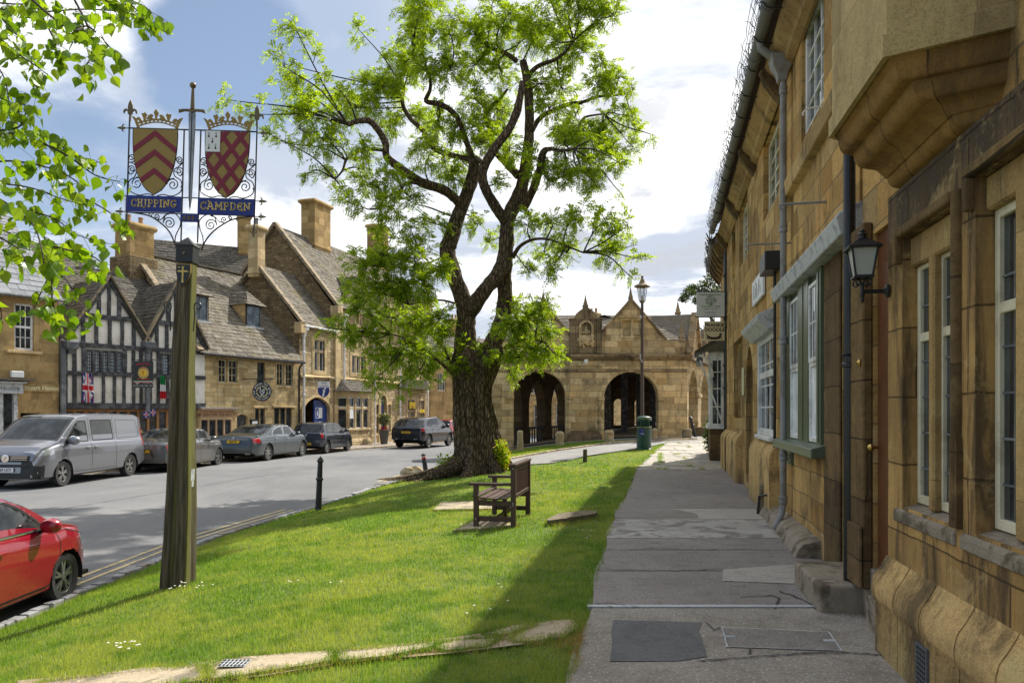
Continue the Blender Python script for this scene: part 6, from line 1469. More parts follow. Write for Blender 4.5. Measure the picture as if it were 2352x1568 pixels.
CL = [(930,40,45),(965,20,45),(890,60,35),(850,110,40),(822,42,24),(1000,70,35),(1050,30,35),(1090,60,45),(1130,20,35),(1160,60,45),(1210,30,45),(1260,20,45),(1310,40,45),(1355,40,38),(1388,80,34),(1395,130,32),(1340,110,42),(1280,90,42),(1220,100,40),(1150,125,38),(1090,120,40),(1040,120,32),(980,110,32),(930,120,38),(1375,185,34),(1425,170,30),(1468,160,18),(1486,205,16),(1440,235,26),(1400,255,32),(1450,290,26),(1482,300,14),(1410,310,36),(1360,290,42),(1300,300,36),(1380,360,32),(1398,400,22),(1340,400,36),(1290,420,32),(1350,450,30),(1390,470,18),
 (676,125,10),(700,145,18),(725,170,20),(765,145,26),(790,175,32),(755,205,28),(820,160,30),(820,225,38),(870,170,32),(880,230,32),(700,240,26),(738,262,32),(690,290,22),(642,318,17),(680,332,24),(740,320,32),(790,305,32),(830,295,20),(712,370,24),(690,372,15),(758,372,26),(742,430,14),(770,425,16),(800,382,20),
 (940,200,38),(990,200,38),(1040,190,38),(1090,200,42),(1140,200,38),(1000,275,36),(1050,285,36),(1100,280,38),(1150,270,32),(960,325,30),(1010,330,30),(1060,340,32),(1110,330,30),(1170,350,30),(1240,200,32),(1290,180,38),(1330,220,30),(1260,260,30),(1300,350,36),(1220,380,26),(1250,430,28),
 (870,400,26),(850,440,26),(880,460,30),(828,490,18),(855,520,22),(920,450,26),(955,480,28),(930,520,30),(890,560,28),(960,560,30),(1000,520,30),(1000,395,26),(1040,410,26),(1090,520,22),(1130,535,22),(1140,430,20),(1215,520,26),(1260,520,30),(1310,540,32),(1360,555,32),(1400,570,26),(1432,580,16),(1418,620,16),(1378,600,26),(1412,655,16),(1300,590,30),(1250,580,26),(1210,620,20),(1258,645,20),
 (880,640,34),(920,620,38),(970,620,34),(900,680,38),(852,690,26),(940,680,38),(990,680,36),(1020,640,30),(870,730,34),(830,780,24),(870,790,34),(920,740,38),(970,750,36),(1010,740,30),(900,830,28),(940,810,34),(980,820,32),(910,870,24),(950,882,26),(990,860,22),(1030,830,26),(1020,780,26),
 (1080,790,20),(1060,845,15),(1060,730,14),(1120,820,18),(1180,760,38),(1210,740,32),(1240,720,26),(1250,770,28),(1190,820,32),(1230,820,28),(1260,822,22),(1284,832,13),(1170,700,22),(1200,690,16),(1170,850,20)]
G = np.random.default_rng(11)
fr_c,fr_d,fr_u,fr_n = [],[],[],[]
tw = MB(); r_ = random.Random(5); Lp = [(p,p.x,p.z,p.y) for p in allP]
for ci,(px,py,r) in enumerate(CL):
 low = py > 600
 base = tp(px,py,0); best = min(allP,key=lambda q: (q.x-base.x)**2+(q.z-base.z)**2)
 dd = best.y + r_.uniform(-.9,.9) + (-.6 if low and px < 1040 else 0); c = Vector((base.x,dd,base.z)); R_ = r*TY/FPX
 mid = best.lerp(c,.5)+Vector((r_.uniform(-.15,.15),r_.uniform(-.15,.15),r_.uniform(-.1,.2)))
 Pm = cr_path([best,mid,c,c+(c-mid)*.5],4); tw.tube(Pm,[lerp(.026,.006,i/(len(Pm)-1)) for i in range(len(Pm))],5)
 n = int((125 if not low else 160)*(r/35)**2)+6
 nt = max(3,int(n/6))
 for k in range(nt):
  d = Vector((r_.gauss(0,1),r_.gauss(0,1.0),r_.gauss(.25,.9))).normalized(); s0 = Pm[r_.randrange(4,len(Pm))]; L = R_*r_.uniform(.7,1.3)
  e = s0+d*L; m2 = s0.lerp(e,.55)+Vector((0,0,.05)); tw.tube([s0,m2,e],[.009,.006,.003],4)
  for q in range(max(2,int(n/nt))+1):
   t_ = r_.uniform(.25,1.08); p = s0.lerp(e,t_)+Vector((r_.gauss(0,.05),r_.gauss(0,.07),r_.gauss(0,.05)))
   od = (d+Vector((r_.gauss(0,.8),r_.gauss(0,.8),r_.gauss(-.15,.6)))).normalized()
   fr_c.append(p); fr_d.append(od)
tw.build('twigs',M['twig'],tree,smooth=60)
C_ = np.array([tuple(p) for p in fr_c]); D = np.array([tuple(p) for p in fr_d]); N = len(C_)
upv = G.normal(0,.45,(N,3)); upv[:,2] += 1
S = np.cross(D,upv); S /= np.linalg.norm(S,axis=1)[:,None]; Nn = np.cross(S,D)
NP = 8; L = G.uniform(.16,.30,N); allV = []
for k in range(NP):
 t_ = (k+.6)/NP; cen = C_+D*(L*t_)[:,None]-np.array([0,0,1])*(L*.35*t_*t_)[:,None]
 for sg in (-1,1):
  ln = .080*(1-.45*abs(t_-.45))*G.uniform(.75,1.15,N); wd = ln*.46
  dirn = S*sg*.9+D*.45+Nn*G.normal(0,.3,N)[:,None]-np.array([0,0,.25]); dirn /= np.linalg.norm(dirn,axis=1)[:,None]
  side = D*.9-S*sg*.3+Nn*G.normal(0,.35,N)[:,None]; side /= np.linalg.norm(side,axis=1)[:,None]
  a = cen; b = cen+dirn*(ln*.5)[:,None]+side*(wd*.5)[:,None]; c = cen+dirn*ln[:,None]; d = cen+dirn*(ln*.5)[:,None]-side*(wd*.5)[:,None]
  allV.append(np.stack([a,b,c,d],1))
V = np.concatenate(allV).reshape(-1,3); F = np.arange(len(V)).reshape(-1,4)
np_mesh('foliage',V,F,M['leaf'],tree)
def leaf_clump(name,par,c,rad,n,ls,m,seed=1,hollow=.55,zs=0.0,box=False):
 g = np.random.default_rng(seed); d = g.normal(0,1,(n,3)); d /= np.linalg.norm(d,axis=1)[:,None]; rr = g.uniform(hollow,1.0,n)**.5
 P = d*rr[:,None]*np.array(rad)*(1+.18*np.sin(d[:,:1]*7+d[:,1:2]*5+d[:,2:]*6)) + np.array(c)
 a = g.normal(0,1,(n,3))+d*.8; a /= np.linalg.norm(a,axis=1)[:,None]; b = np.cross(a,g.normal(0,1,(n,3))); b /= np.linalg.norm(b,axis=1)[:,None]
 s = ls*g.uniform(.6,1.2,n)[:,None]; V = np.stack([P,P+a*s*.5+b*s*.28,P+a*s,P+a*s*.5-b*s*.28],1).reshape(-1,3)
 return np_mesh(name,V,np.arange(len(V)).reshape(-1,4),m,par)
BY = 2.7
bx,by = -4.3,3.0
birch = thing('birch_tree','near birch tree whose leafy twigs hang into the upper left corner','tree',(bx,by,H(bx,by)-.05)); BO = birch.location.copy()
mb = MB(); P = cr_path([(0,0,0),(.05,0,1.5),(-.05,.05,3),(.1,0,5),(.0,.1,7)],4); mb.tube(P,[lerp(.16,.05,i/(len(P)-1)) for i in range(len(P))],12,jit=.1); mb.build('trunk',M['bark'],birch,smooth=60)
def bpnt(px,py,Y): return at(px,py,Y)-BO
TW = [[(-60,10),(60,28),(200,22),(300,32),(345,58)],[(40,-30),(120,40),(170,70),(205,62),(264,121),(278,132)],[(150,-40),(205,70),(211,125),(194,157),(200,172)],[(60,-30),(121,84),(128,114),(134,150)],[(240,-40),(308,18),(330,44),(370,59)],
 [(-60,60),(0,90),(37,121),(80,150),(110,172)],[(-60,-20),(20,60),(60,110),(80,180),(86,215)],[(-80,120),(-20,140),(10,180),(20,230)],[(-60,220),(0,225),(40,250),(50,290)],[(-60,330),(0,311),(66,304),(117,319),(146,337)],
 [(60,305),(117,319),(183,366),(238,374)],[(100,330),(157,359),(220,403),(275,417)],[(-60,410),(0,421),(73,432),(146,458),(198,472)],[(140,440),(198,458),(256,491),(300,531)],[(-60,440),(0,458),(73,513),(95,571),(100,610)],
 [(73,513),(110,560),(118,627),(121,693),(143,744),(183,744)],[(100,600),(150,640),(180,690),(210,730)],[(95,560),(160,575),(215,590),(240,610)],[(-40,520),(0,545),(40,570),(60,600)],[(-60,380),(20,370),(90,380),(150,400),(190,430)],
 [(-60,470),(40,480),(120,500),(180,540),(250,560)],[(110,640),(90,680),(75,720)],[(-60,590),(-20,620),(0,700),(5,745)],[(0,300),(45,290),(60,250),(46,235)],[(-60,150),(20,250),(30,330)],[(-60,0),(50,10),(140,-10)],[(200,-30),(260,10),(320,10),(348,30)],[(-50,500),(30,540),(70,560)],[(160,560),(200,600),(205,650)]]
r_ = random.Random(77); tmb = MB(); lv = []; lf = []
def birchleaf(p,dirn,nrm,L,c):
 s = dirn.cross(nrm).normalized(); n_ = s.cross(dirn).normalized(); W_ = L*.40
 pts = [(0,0),(.08,.5),(.2,.86),(.27,.80),(.34,1.0),(.42,.90),(.5,.86),(.58,.66),(.66,.56),(.78,.30),(.88,.14),(1.0,0)]
 fold = r_.uniform(.05,.35); curl = r_.uniform(-.25,.25)
 def Q(t_,w,sg): return p+dirn*(L*t_)+s*(sg*W_*w)+n_*(W_*w*fold+L*curl*t_*t_)
 k = len(c[0]); mid = [Q(t_,0,1) for t_,w in pts]
 for sg in (1,-1):
  b = len(c[0]); c[0].extend([Q(t_,w,sg) for t_,w in pts]); m0 = len(c[0]); c[0].extend(mid); n = len(pts)
  for i in range(n-1): c[1].append((b+i,b+i+1,m0+i+1,m0+i))
LC_ = ([],[])
for ti,T_ in enumerate(TW):
 Y0 = BY+r_.uniform(-.35,.55); P = cr_path([bpnt(a,b,Y0+i*r_.uniform(-.03,.06)) for i,(a,b) in enumerate(T_)],6)
 tmb.tube(P,[lerp(.0042,.0014,i/(len(P)-1)) for i in range(len(P))],5)
 tot = sum((b-a).length for a,b in zip(P[:-1],P[1:])); n = int(tot/.0125)
 for i in range(n):
  f = r_.uniform(.05,1)*(len(P)-1); k = min(int(f),len(P)-2); p = P[k].lerp(P[k+1],f-k)
  off = Vector((r_.gauss(0,.022),r_.gauss(0,.035),r_.gauss(-.006,.02))); q = p+off; tmb.tube([p,p.lerp(q,.5)+Vector((0,0,.003)),q],.0008,3,cap=False)
  d = Vector((r_.gauss(0,.5),r_.gauss(0,.5),r_.gauss(-.8,.35))).normalized(); nr = Vector((r_.gauss(0,.7),r_.gauss(-.6,.6),r_.gauss(.3,.5))).normalized()
  birchleaf(q,d,nr,r_.uniform(.032,.056),LC_)
for a,b in (((0,0,2.6),(-60,-60)),((0,0,2.3),(-90,230)),((0,0,2.0),(-80,430)),((0,0,4),(120,-300))):
 e = bpnt(b[0],b[1],BY+.1); tmb.tube(cr_path([a,Vector(a).lerp(e,.5)+Vector((0,0,.3)),e],6),[.020-.0013*i for i in range(13)],6)
for i in range(700):     # the rest of the crown,above and to the left of the view
 q = Vector((r_.uniform(-1.6,2.6),r_.uniform(-1.2,1.0),r_.uniform(3.2,7)))
 if q.x+bx > -1.2 - 0: continue
 birchleaf(q,Vector((r_.gauss(0,.5),r_.gauss(0,.5),-.8)).normalized(),Vector((r_.gauss(0,1),r_.gauss(0,1),r_.gauss(0,1))).normalized(),.06,LC_)
tmb.build('twigs',M['twig'],birch,smooth=60)
mb = MB(); mb.v = [tuple(p) for p in LC_[0]]; mb.f = LC_[1]; mb.mi = [0]*len(mb.f); o = mb.build('leaves',M['birch'],birch,fix=False)
bm = bmesh.new(); bm.from_mesh(o.data); bmesh.ops.remove_doubles(bm,verts=bm.verts,dist=1e-6); bm.to_mesh(o.data); bm.free()
g_ = at(1150,1062,21.2); g_.z = H(g_.x,g_.y)
fb = thing('flowering_shrub','small shrub with yellow flowers at the right foot of the big tree trunk','shrub',g_)
leaf_clump('foliage',fb,(-.02,0,.42),(.24,.24,.42),1500,.085,M['leaf'],3,.2)
leaf_clump('flowers',fb,(.0,-.05,.44),(.27,.27,.45),420,.05,M['yflower'],4,.7)
g_ = at(1035,1085,20.9); g_.z = H(g_.x,g_.y)
sp = thing('seedling','thin leafy suckers growing at the left foot of the big tree trunk','plant',g_)
q = MB()
for dx,h in ((-.2,.45),(-.05,.55),(.06,.5),(-.3,.3)): q.tube([(dx*.4,0,0),(dx,.02,h*.6),(dx*1.3,0,h)],.006,4)
q.build('stems',M['twig'],sp)
leaf_clump('foliage',sp,(-.12,0,.38),(.32,.15,.26),260,.08,M['leaf'],8,.1)
ft = thing('far_tree','dark leafy tree showing above the far shop beside the hanging signs','tree',(13.0,49,0))
q = MB(); q.tube([(0,0,0),(.1,0,4),(-.2,0,8)],[.3,.22,.08],8)
r_ = random.Random(3)
for i in range(10): q.tube([(0,0,5+i*.3),(r_.uniform(-2.5,0),r_.uniform(-1,1),6.5+i*.28)],[.07,.02],5)
q.build('trunk',M['bark'],ft,smooth=True)
for i,(px,py,r) in enumerate(((1570,685,9),(1582,672,11),(1600,668,10),(1615,655,12),(1632,645,14),(1648,632,14),(1655,660,16),(1640,670,14),(1620,675,10),(1600,690,8),(1650,700,16),(1625,700,12),(1590,662,8))):
 c = at(px,py,48+r_.uniform(-1,1))-ft.location; rr = r*48/FPX; leaf_clump('foliage',ft,tuple(c),(rr*1.2,rr,rr),260,.16,M['shrub'],i+20,.1)
sh_ = at(1641,1030,25.3); sh_.z = H(sh_.x,sh_.y); so2 = thing('shrub','dark climbing shrub at the foot of the white bow shop window','shrub',sh_)
leaf_clump('foliage',so2,(.05,.2,.6),(.26,.7,.66),2600,.10,M['shrub'],31,.2)
q = MB(); q.tube([(0,0,0),(.05,.1,.6),(0,.2,1)],.02,5); q.build('stem',M['twig'],so2)
# ================================================================ market hall
HY = 34.0; k_ = HY/FPX
def hx(px): return (px-CX)*k_
def hz(py): return ZC+(CY-py)*k_
hall = thing('market_hall','low arcaded stone market hall with gables and a carved coat of arms','market hall',(0,HY,0))
XL,XR = hx(1118),hx(1578); WT = .55; SH = math.tan(R(24.4))     # side walls run back at an angle
def side(x,y): return x + y*SH
zc = hz(822); zg = hz(781); zbase = -.5
A1 = (hx(1180),hx(1299),hz(909)); A2 = (hx(1387.5),hx(1512),hz(913))
mb = MB()
wall(mb,[(XL,zbase),(XR,zbase),(XR,zc),(XL,zc)],[arch_loop(A1[0],A1[1],zbase+.01,A1[2],20,rise=(A1[1]-A1[0])/2*.95),arch_loop(A2[0],A2[1],zbase+.01,A2[2],20,rise=(A2[1]-A2[0])/2*.95)],0,th=WT)
mb.build('front_wall',M['hall'],hall)
g1 = [(hx(1170),zg),(hx(1178),zg),(hx(1248),hz(690)),(hx(1313),hz(775))]
up = [(XL,zc+.002),(XR,zc+.002),(XR,zg),(hx(1531),zg),(hx(1450),hz(688)),(hx(1371),hz(776)),(hx(1313),hz(776)),(hx(1248),hz(690)),(hx(1182),zg),(XL,zg)]
ub = MB(); wl = [rect_loop(hx(1228),hx(1268),hz(762),hz(724)),rect_loop(hx(1430),hx(1474),hz(772),hz(735))]
wall(ub,up,wl,.06,reveal=.12); wall(ub,[(a,b) for a,b in up],[],.45,reveal=.1)
ub.build('gable_wall',M['hall'],hall)
cp = MB()
for a,b in zip(up[3:9],up[4:10]):
 if abs(a[1]-b[1]) < .1: continue
 cp = MB(); cp.bar((a[0],.22,a[1]+.03),(b[0],.22,b[1]+.03),.46,.10); cp.build('gable_coping',M['halldark'],hall,bevel=.015)
for (a,b,c,d) in ((1228,1268,762,724),(1430,1474,772,735)):
 x0,x1,z0,z1 = hx(a),hx(b),hz(c),hz(d); q = MB()
 q.box(x0-.12,x1+.12,.0,.059,z1+.001,z1+.10); q.box(x0-.18,x1+.18,-.07,.058,z1+.10,z1+.18); q.box(x0-.10,x0,.01,.17,z0-.08,z1); q.box(x1,x1+.10,.01,.17,z0-.08,z1); q.box((x0+x1)/2-.07,(x0+x1)/2+.07,.02,.16,z0,z1); q.box(x0,x1,.015,.17,z0-.08,z0)
 w = q.build('blind_window',M['hall'],hall,bevel=.012); q = MB(); q.poly([(x0,.15,z0),(x1,.15,z0),(x1,.15,z1),(x0,.15,z1)]); q.build('infill',M['hall'],w,fix=False)
cn = MB(); pr_ = [(.05,zc-.14),(-.05,zc-.10),(-.07,zc-.03),(-.20,zc+.05),(-.22,zc+.13),(.0,zc+.20),(.059,zc+.20),(.059,zc-.14)]
cn.prism(pr_,XL-.1,XR+.12,plane='yz'); cn.prism([(-.002,zc-.62),(-.05,zc-.60),(-.05,zc-.52),(-.002,zc-.48),(.1,zc-.48),(.1,zc-.62)],XL,XR,plane='yz'); cn.build('cornice',M['halldark'],hall,bevel=.01)
for (x0,x1,zs) in (A1,A2):
 q = MB(); c = (x0+x1)/2; r = (x1-x0)/2; n = 22
 for i in range(n):
  a0,a1 = pi*i/n,pi*(i+1)/n
  q.prism([(c+r*math.cos(a0),zs+r*.95*math.sin(a0)),(c+r*math.cos(a1),zs+r*.95*math.sin(a1)),(c+(r+.26)*math.cos(a1),zs+(r*.95+.26)*math.sin(a1)),(c+(r+.26)*math.cos(a0),zs+(r*.95+.26)*math.sin(a0))],-.03,.02)
 for xx,s in ((x0,-1),(x1,1)): q.box(xx-.02*s,xx+.30*s,-.075,.3,zs-.14,zs+.04); q.box(xx-.0*s,xx+.24*s,-.035,.02,zbase,zs-.141)
 q.box(c-.10,c+.10,-.07,.02,zs+r*.95-.02,zs+r*.95+.32)
 q.build('arch_ring',M['cut'] if 0 else M['hall'],hall,bevel=.012)
bt = MB(); bt.prism([(hx(1303),-.4),(hx(1384),-.4),(hx(1384),hz(1000)),(hx(1372),hz(988)),(hx(1312),hz(988)),(hx(1303),hz(1000))],-.14,.0); bt.build('pier_base',M['halldark'],hall,bevel=.03)
bt = MB(); bt.box(hx(1160),hx(1178),-.20,-.003,-.5,hz(1018)); bt.build('wall_foot',M['hall'],hall,bevel=.02); bt = MB(); bt.box(hx(1516),hx(1576),-.05,-.003,-.4,hz(990)); bt.build('wall_foot',M['hall'],hall,bevel=.02)
x0,x1 = hx(1313),hx(1378); c = (x0+x1)/2
def ogee(s,zt,zb__):
 P = []
 for px,py in ((1318,812),(1318,730),(1322,722),(1328,716),(1336,710),(1342,704),(1345.5,697),(1348.5,704),(1355,710),(1364,716),(1371,722),(1374,730),(1374,812)): P.append((c+(hx(px)-c)*s,hz(py)))
 return P
q = MB(); q.prism(ogee(1,0,0),-.10,.44); q.box(x0-.08,x0+.16,-.16,.43,hz(812),hz(734)); q.box(x1-.16,x1+.08,-.16,.43,hz(812),hz(734)); q.box(x0-.12,x0+.20,-.18,.434,hz(734),hz(731)); q.box(x1-.2,x1+.12,-.18,.434,hz(734),hz(731)); nch = q.build('carved_niche',M['halldark'],hall,bevel=.02)
q = MB(); L = arch_loop(hx(1332),hx(1360),hz(797),hz(752),14);
for a,b in zip(L[1:],L[2:]+L[:1]): q.bar((a[0],-.13,a[1]),(b[0],-.13,b[1]),.09,.10)
q.build('niche_arch',M['hall'],nch)
q = MB(); r_ = random.Random(4)
q.prism([(c-.22,hz(770)),(c+.22,hz(770)),(c+.22,hz(782)),(c,hz(793)),(c-.22,hz(782))],-.20,-.09)
for i in range(26):
 a = r_.uniform(0,2*pi); rx,rz = .38*r_.uniform(.6,1),.52*r_.uniform(.6,1); q.lathe([(.001,-.09),(.05,-.05),(.07,0),(.05,.05),(.001,.09)],(c+math.cos(a)*rx,-.12,hz(777)+math.sin(a)*rz*.8),7,axis='z')
q.lathe([(.10,0),(.11,.12),(.05,.22),(.02,.36)],(c,-.15,hz(768)),9); q.build('coat_of_arms',M['hall'],nch,smooth=50)
def finial(x,z,h,r=.16,y=.2,nm='finial',n=4):
 q = MB(); q.lathe([(r*.9,-.1),(r,0),(r*.6,.10*h),(r*.72,.16*h),(r*.42,.42*h),(r*.18,.75*h),(r*.05,h)],(x,y,z),n,sq=n == 4); return q.build(nm,M['halldark'],hall,bevel=.01)
finial(hx(1345.5),hz(700),.50,.13); finial(hx(1450),hz(690),.70,.14); finial(hx(1248),hz(692),.55,.14)
finial(hx(1567),hz(781),.85,.17); finial(hx(1586),hz(700),.60,.13,y=2.6)
q = MB(); q.box(hx(1341),hx(1349),-.28,-.20,hz(835),hz(826)); q.tube([(hx(1340),0,hz(833)),(hx(1340),-.16,hz(838)),(hx(1345),-.24,hz(834))],.03,6); fl_ = q.build('floodlight',M['signwhite'],None,bevel=.01); fl_.location = hall.location; tag(fl_,'small white floodlight fixed under the cornice of the market hall','floodlight')
LS = 15.0
def side_wall(nm,x0,zo,zroof,mt):
 q = MB(); per = LS/5; ls = 1/math.cos(R(24.4)); holes = []
 for i in range(5): a = per*i+.42; b = per*(i+1)-.42; holes.append(arch_loop(a,b,zbase+.01,2.35 if x0 > 2 else 1.95,12,rise=(b-a)/2*1.12,point=.25))
 wall(q,rect_loop(.0,LS,zbase,zroof),holes,0,th=.5)
 for i in range(len(q.v)):
  s,y,z = q.v[i]; dx,dy = math.sin(R(24.4)),math.cos(R(24.4)); q.v[i] = (x0+dx*s-dy*y,dy*s+dx*y+.02,z)
 return q
q = side_wall('s',XR-.003,0,zc+.4,0); q.build('side_wall',M['hall'],hall)
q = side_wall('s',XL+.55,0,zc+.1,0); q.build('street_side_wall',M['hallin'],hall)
dx,dy = math.sin(R(24.4)),math.cos(R(24.4))
def SP(x0,s,y,z): return (x0+dx*s+dy*y,dy*s-dx*y+.02,z)
q = MB()
for i in range(6):
 s = LS/5*i
 if i: q.add([SP(XR,s-.34,.10,zbase),SP(XR,s+.34,.10,zbase),SP(XR,s+.34,-.6,zbase),SP(XR,s-.34,-.6,zbase),SP(XR,s-.34,.10,.75),SP(XR,s+.34,.10,.75),SP(XR,s+.34,-.6,.75),SP(XR,s-.34,-.6,.75)],[(0,3,2,1),(4,5,6,7),(0,1,5,4),(1,2,6,5),(2,3,7,6),(3,0,4,7)])
 if i: q.add([SP(XR,s-.46,.06,2.28),SP(XR,s+.46,.06,2.28),SP(XR,s+.46,-.56,2.28),SP(XR,s-.46,-.56,2.28),SP(XR,s-.46,.06,2.44),SP(XR,s+.46,.06,2.44),SP(XR,s+.46,-.56,2.44),SP(XR,s-.46,-.56,2.44)],[(0,3,2,1),(4,5,6,7),(0,1,5,4),(1,2,6,5),(2,3,7,6),(3,0,4,7)])
q.build('side_piers',M['hall'],hall,bevel=.02)
q = MB(); q.bar(SP(XR,-.1,.12,zc+.04),SP(XR,LS,.12,zc+.04),.30,.26); q.build('side_cornice',M['halldark'],hall,bevel=.02)
for i in range(5):
 q = MB(); a = LS/5*i+.40; b = LS/5*(i+1)-.40; xw = XL+.4
 q.bar(SP(xw,a,0,.80),SP(xw,b,0,.80),.12,.10); q.bar(SP(xw,a,0,-.05),SP(xw,b,0,-.05),.10,.08)
 for k in range(7): s = lerp(a,b,(k+.5)/7); q.bar(SP(xw,s,0,-.4),SP(xw,s,0,.78),.07,.09,up=(0,1,0))
 q.build('railing',M['timber'],hall)
yb2 = LS*dy; q = MB(); xo = dx*LS
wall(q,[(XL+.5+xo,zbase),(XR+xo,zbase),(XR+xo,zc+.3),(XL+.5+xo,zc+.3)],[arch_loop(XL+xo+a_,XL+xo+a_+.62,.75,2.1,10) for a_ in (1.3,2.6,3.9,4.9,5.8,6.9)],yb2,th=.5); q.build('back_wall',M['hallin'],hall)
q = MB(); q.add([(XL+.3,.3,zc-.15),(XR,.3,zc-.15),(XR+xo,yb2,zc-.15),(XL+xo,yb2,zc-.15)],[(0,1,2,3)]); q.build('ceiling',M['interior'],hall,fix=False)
for i in range(4):
 s = 3+3*i; q = MB(); c = SP((XL+XR)/2,s,0,0); q.box(c[0]-.16,c[0]+.16,c[1]-.16,c[1]+.16,-.3,zc-.16); q.build('post',M['timber'],hall,bevel=.02)
q = MB()
for j in range(8):
 for i in range(8): s = LS*j/7; x = lerp(XL+.5,XR,i/7)+dx*s; y = dy*s; q.v.append((x,y,H(x,y+HY)+.07))
q.f = [(j*8+i,j*8+i+1,(j+1)*8+i+1,(j+1)*8+i) for j in range(7) for i in range(7)]; q.mi = [0]*49; q.build('floor',M['stonegrey'],hall,fix=False)
zr = hz(708)
roof_tiles('r',(XL-.05,.2,zg-.1),(XR,.2,zg-.1),(XL+.6,2.6,zr),(XR+.4,2.6,zr),M['tiles'],hall,row=.24,tw=.34,seed=41)
q = MB(); q.poly([(XL,.3,zg-.2),(XL+.6,2.6,zr-.03),(XL+2.2,5.2,zg-.2)]); q.poly([(XR,.3,zg-.2),(XR+.45,2.6,zr-.03),(XR+2.3,5.2,zg-.2)]); q.poly([(XL+.6,2.6,zr-.02),(XR+.4,2.6,zr-.02),(XR+2.0,5.0,zg-.2),(XL+2,5,zg-.2)]); q.build('roof_end',M['halldark'],hall,fix=False)
for a,b,c_,zz in ((1182,1313,1248,690),(1371,1531,1450,688)):
 xa,xb_,xc_ = hx(a),hx(b),hx(c_); za = zg-.02; zt_ = hz(zz)-.04
 roof_tiles('r',(xa,.4,za),(xa,2.2,za),(xc_,.4,zt_),(xc_,2.2,zt_),M['tiles'],hall,row=.22,tw=.3,seed=a)
 roof_tiles('r',(xb_,.4,za),(xb_,2.2,za),(xc_,.4,zt_),(xc_,2.2,zt_),M['tiles'],hall,row=.22,tw=.3,seed=b)
xm = (XL+XR)/2
for sgn,x0 in ((1,XR),(-1,XL)):
 roof_tiles('r',SP(x0,2.5,0,zc+.3),SP(x0,LS,0,zc+.3),SP(xm,2.5,0,zr),SP(xm,LS,0,zr),M['tiles'],hall,row=.24,tw=.34,seed=50+sgn)
for i in range(5):      # gables along the side
 s = LS/5*(i+.5); zt_ = hz(735) if i else hz(712)
 v_ = [SP(XR,s-1.1,.05,zc+.3),SP(XR,s+1.1,.05,zc+.3),SP(XR,s,.05,zt_),SP(XR,s-1.1,-2.0,zc+.3),SP(XR,s+1.1,-2.0,zc+.3),SP(XR,s,-2.0,zt_)]
 q = MB(); q.poly(v_[:3]); q.build('side_gable',M['hall'],hall,fix=False)
 for k in ((0,3,5,2),(1,2,5,4)): q = MB(); q.poly([v_[i] for i in k]); q.build('side_roof',M['tiles'],hall,fix=False)
 q = MB(); q.bar(SP(XR,s-1.15,.06,zc+.3),SP(XR,s,.06,zt_+.05),.3,.1); q.bar(SP(XR,s+1.15,.06,zc+.3),SP(XR,s,.06,zt_+.05),.3,.1)
 q.build('side_gable_coping',M['halldark'],hall)
 p_ = SP(XR,s-1.5,.05,0); finial(p_[0],zc+.3,.75,.15,y=p_[1])
def guard(px0,px1,py0,py1,lab,m='guard',g=True):
 p = ground((px0+px1)/2,py1); p.y = min(p.y,HY-.45); Y = p.y; w = (px1-px0)*Y/FPX; h = (py1-py0)*Y/FPX; z = ZC+(CY-py1)/FPX*Y
 q = MB(); r_ = random.Random(int(px0)); q.lathe([(.5,-.15),(.5,.3),(.46,.55),(.48,.8),(.40,.96),(.2,1.0)],n=7)
 q.v = [(x*w*r_.uniform(.84,1.12),y*w*.8*r_.uniform(.84,1.12),z_*h) for x,y,z_ in q.v]
 o = q.build('guard_stone',M[m],None,bevel=.02); o.location = (((px0+px1)/2-CX)/FPX*Y,Y,z); return tag(o,lab,'stone')
guard(1186,1203,988,1034,'upright worn stone at the left side of the left market hall arch')
guard(1275,1297,990,1022,'squat worn stone at the right side of the left market hall arch')
guard(1386,1412,987,1015,'block-like worn stone at the left side of the right market hall arch')
guard(1496,1511,983,1006,'worn stone half hidden by the green litter bin in the right arch')
guard(1566,1590,984,1006,'rounded grey stone at the right corner of the market hall','stonegrey')
g_ = ground(1612,1001); q = MB(); L = [(.55*math.cos(a),.42*math.sin(a)) for a in [pi*i/14 for i in range(15)]]; q.prism(L+[(-.55,-.1),(.55,-.1)][::1],-.07,.07)
o = q.build('half_round_stone',M['stonegrey'],None,bevel=.02); o.location = g_; o.rotation_euler = (0,0,R(-50)); tag(o,'half-round millstone slab leaning beside the market hall corner bollard','stone')
def simple_house(lab,pa,Ya,pb,Yb,eave,ridge,depth,wm,tm,wins,seed=1,gcolor='cream',chim=()):
 F = Fac(pa,Ya,pb,Yb); h = F.thing('stone_house',lab,'house'); L = F.L; q = MB(); zb0 = -.6
 hl = [rect_loop(L*u-w/2,L*u+w/2,z0,z1) for (u,w,z0,z1) in wins]
 wall(q,rect_loop(0,L,zb0,eave),hl,0,.18)
 for x in (0,L): q.poly([(x,.001,zb0),(x,depth,zb0),(x,depth,eave),(x,depth/2,ridge),(x,.001,eave)])
 q.poly([(0,depth,zb0),(L,depth,zb0),(L,depth,eave),(0,depth,eave)]); q.build('wall',M[wm],h)
 roof_tiles('r',(-.1,-.3,eave-.05),(L+.1,-.3,eave-.05),(-.1,depth/2,ridge),(L+.1,depth/2,ridge),M[tm],h,row=.28,tw=.4,seed=seed)
 q = MB(); q.poly([(-.1,depth/2,ridge),(L+.1,depth/2,ridge),(L+.1,depth+.3,eave),(-.1,depth+.3,eave)]); q.build('rear_roof',M[tm],h)
 for (u,w,z0,z1) in wins: window(h,L*u-w/2+.003,L*u+w/2-.003,z0,z1,.09,M[gcolor],3,2,.06,.04,M['glass'],.06)
 for (u,pots) in chim: chimney(h,L*u,depth/2,ridge-.6,ridge+1.5,.9,.6,M['chim'],pots)
 return F
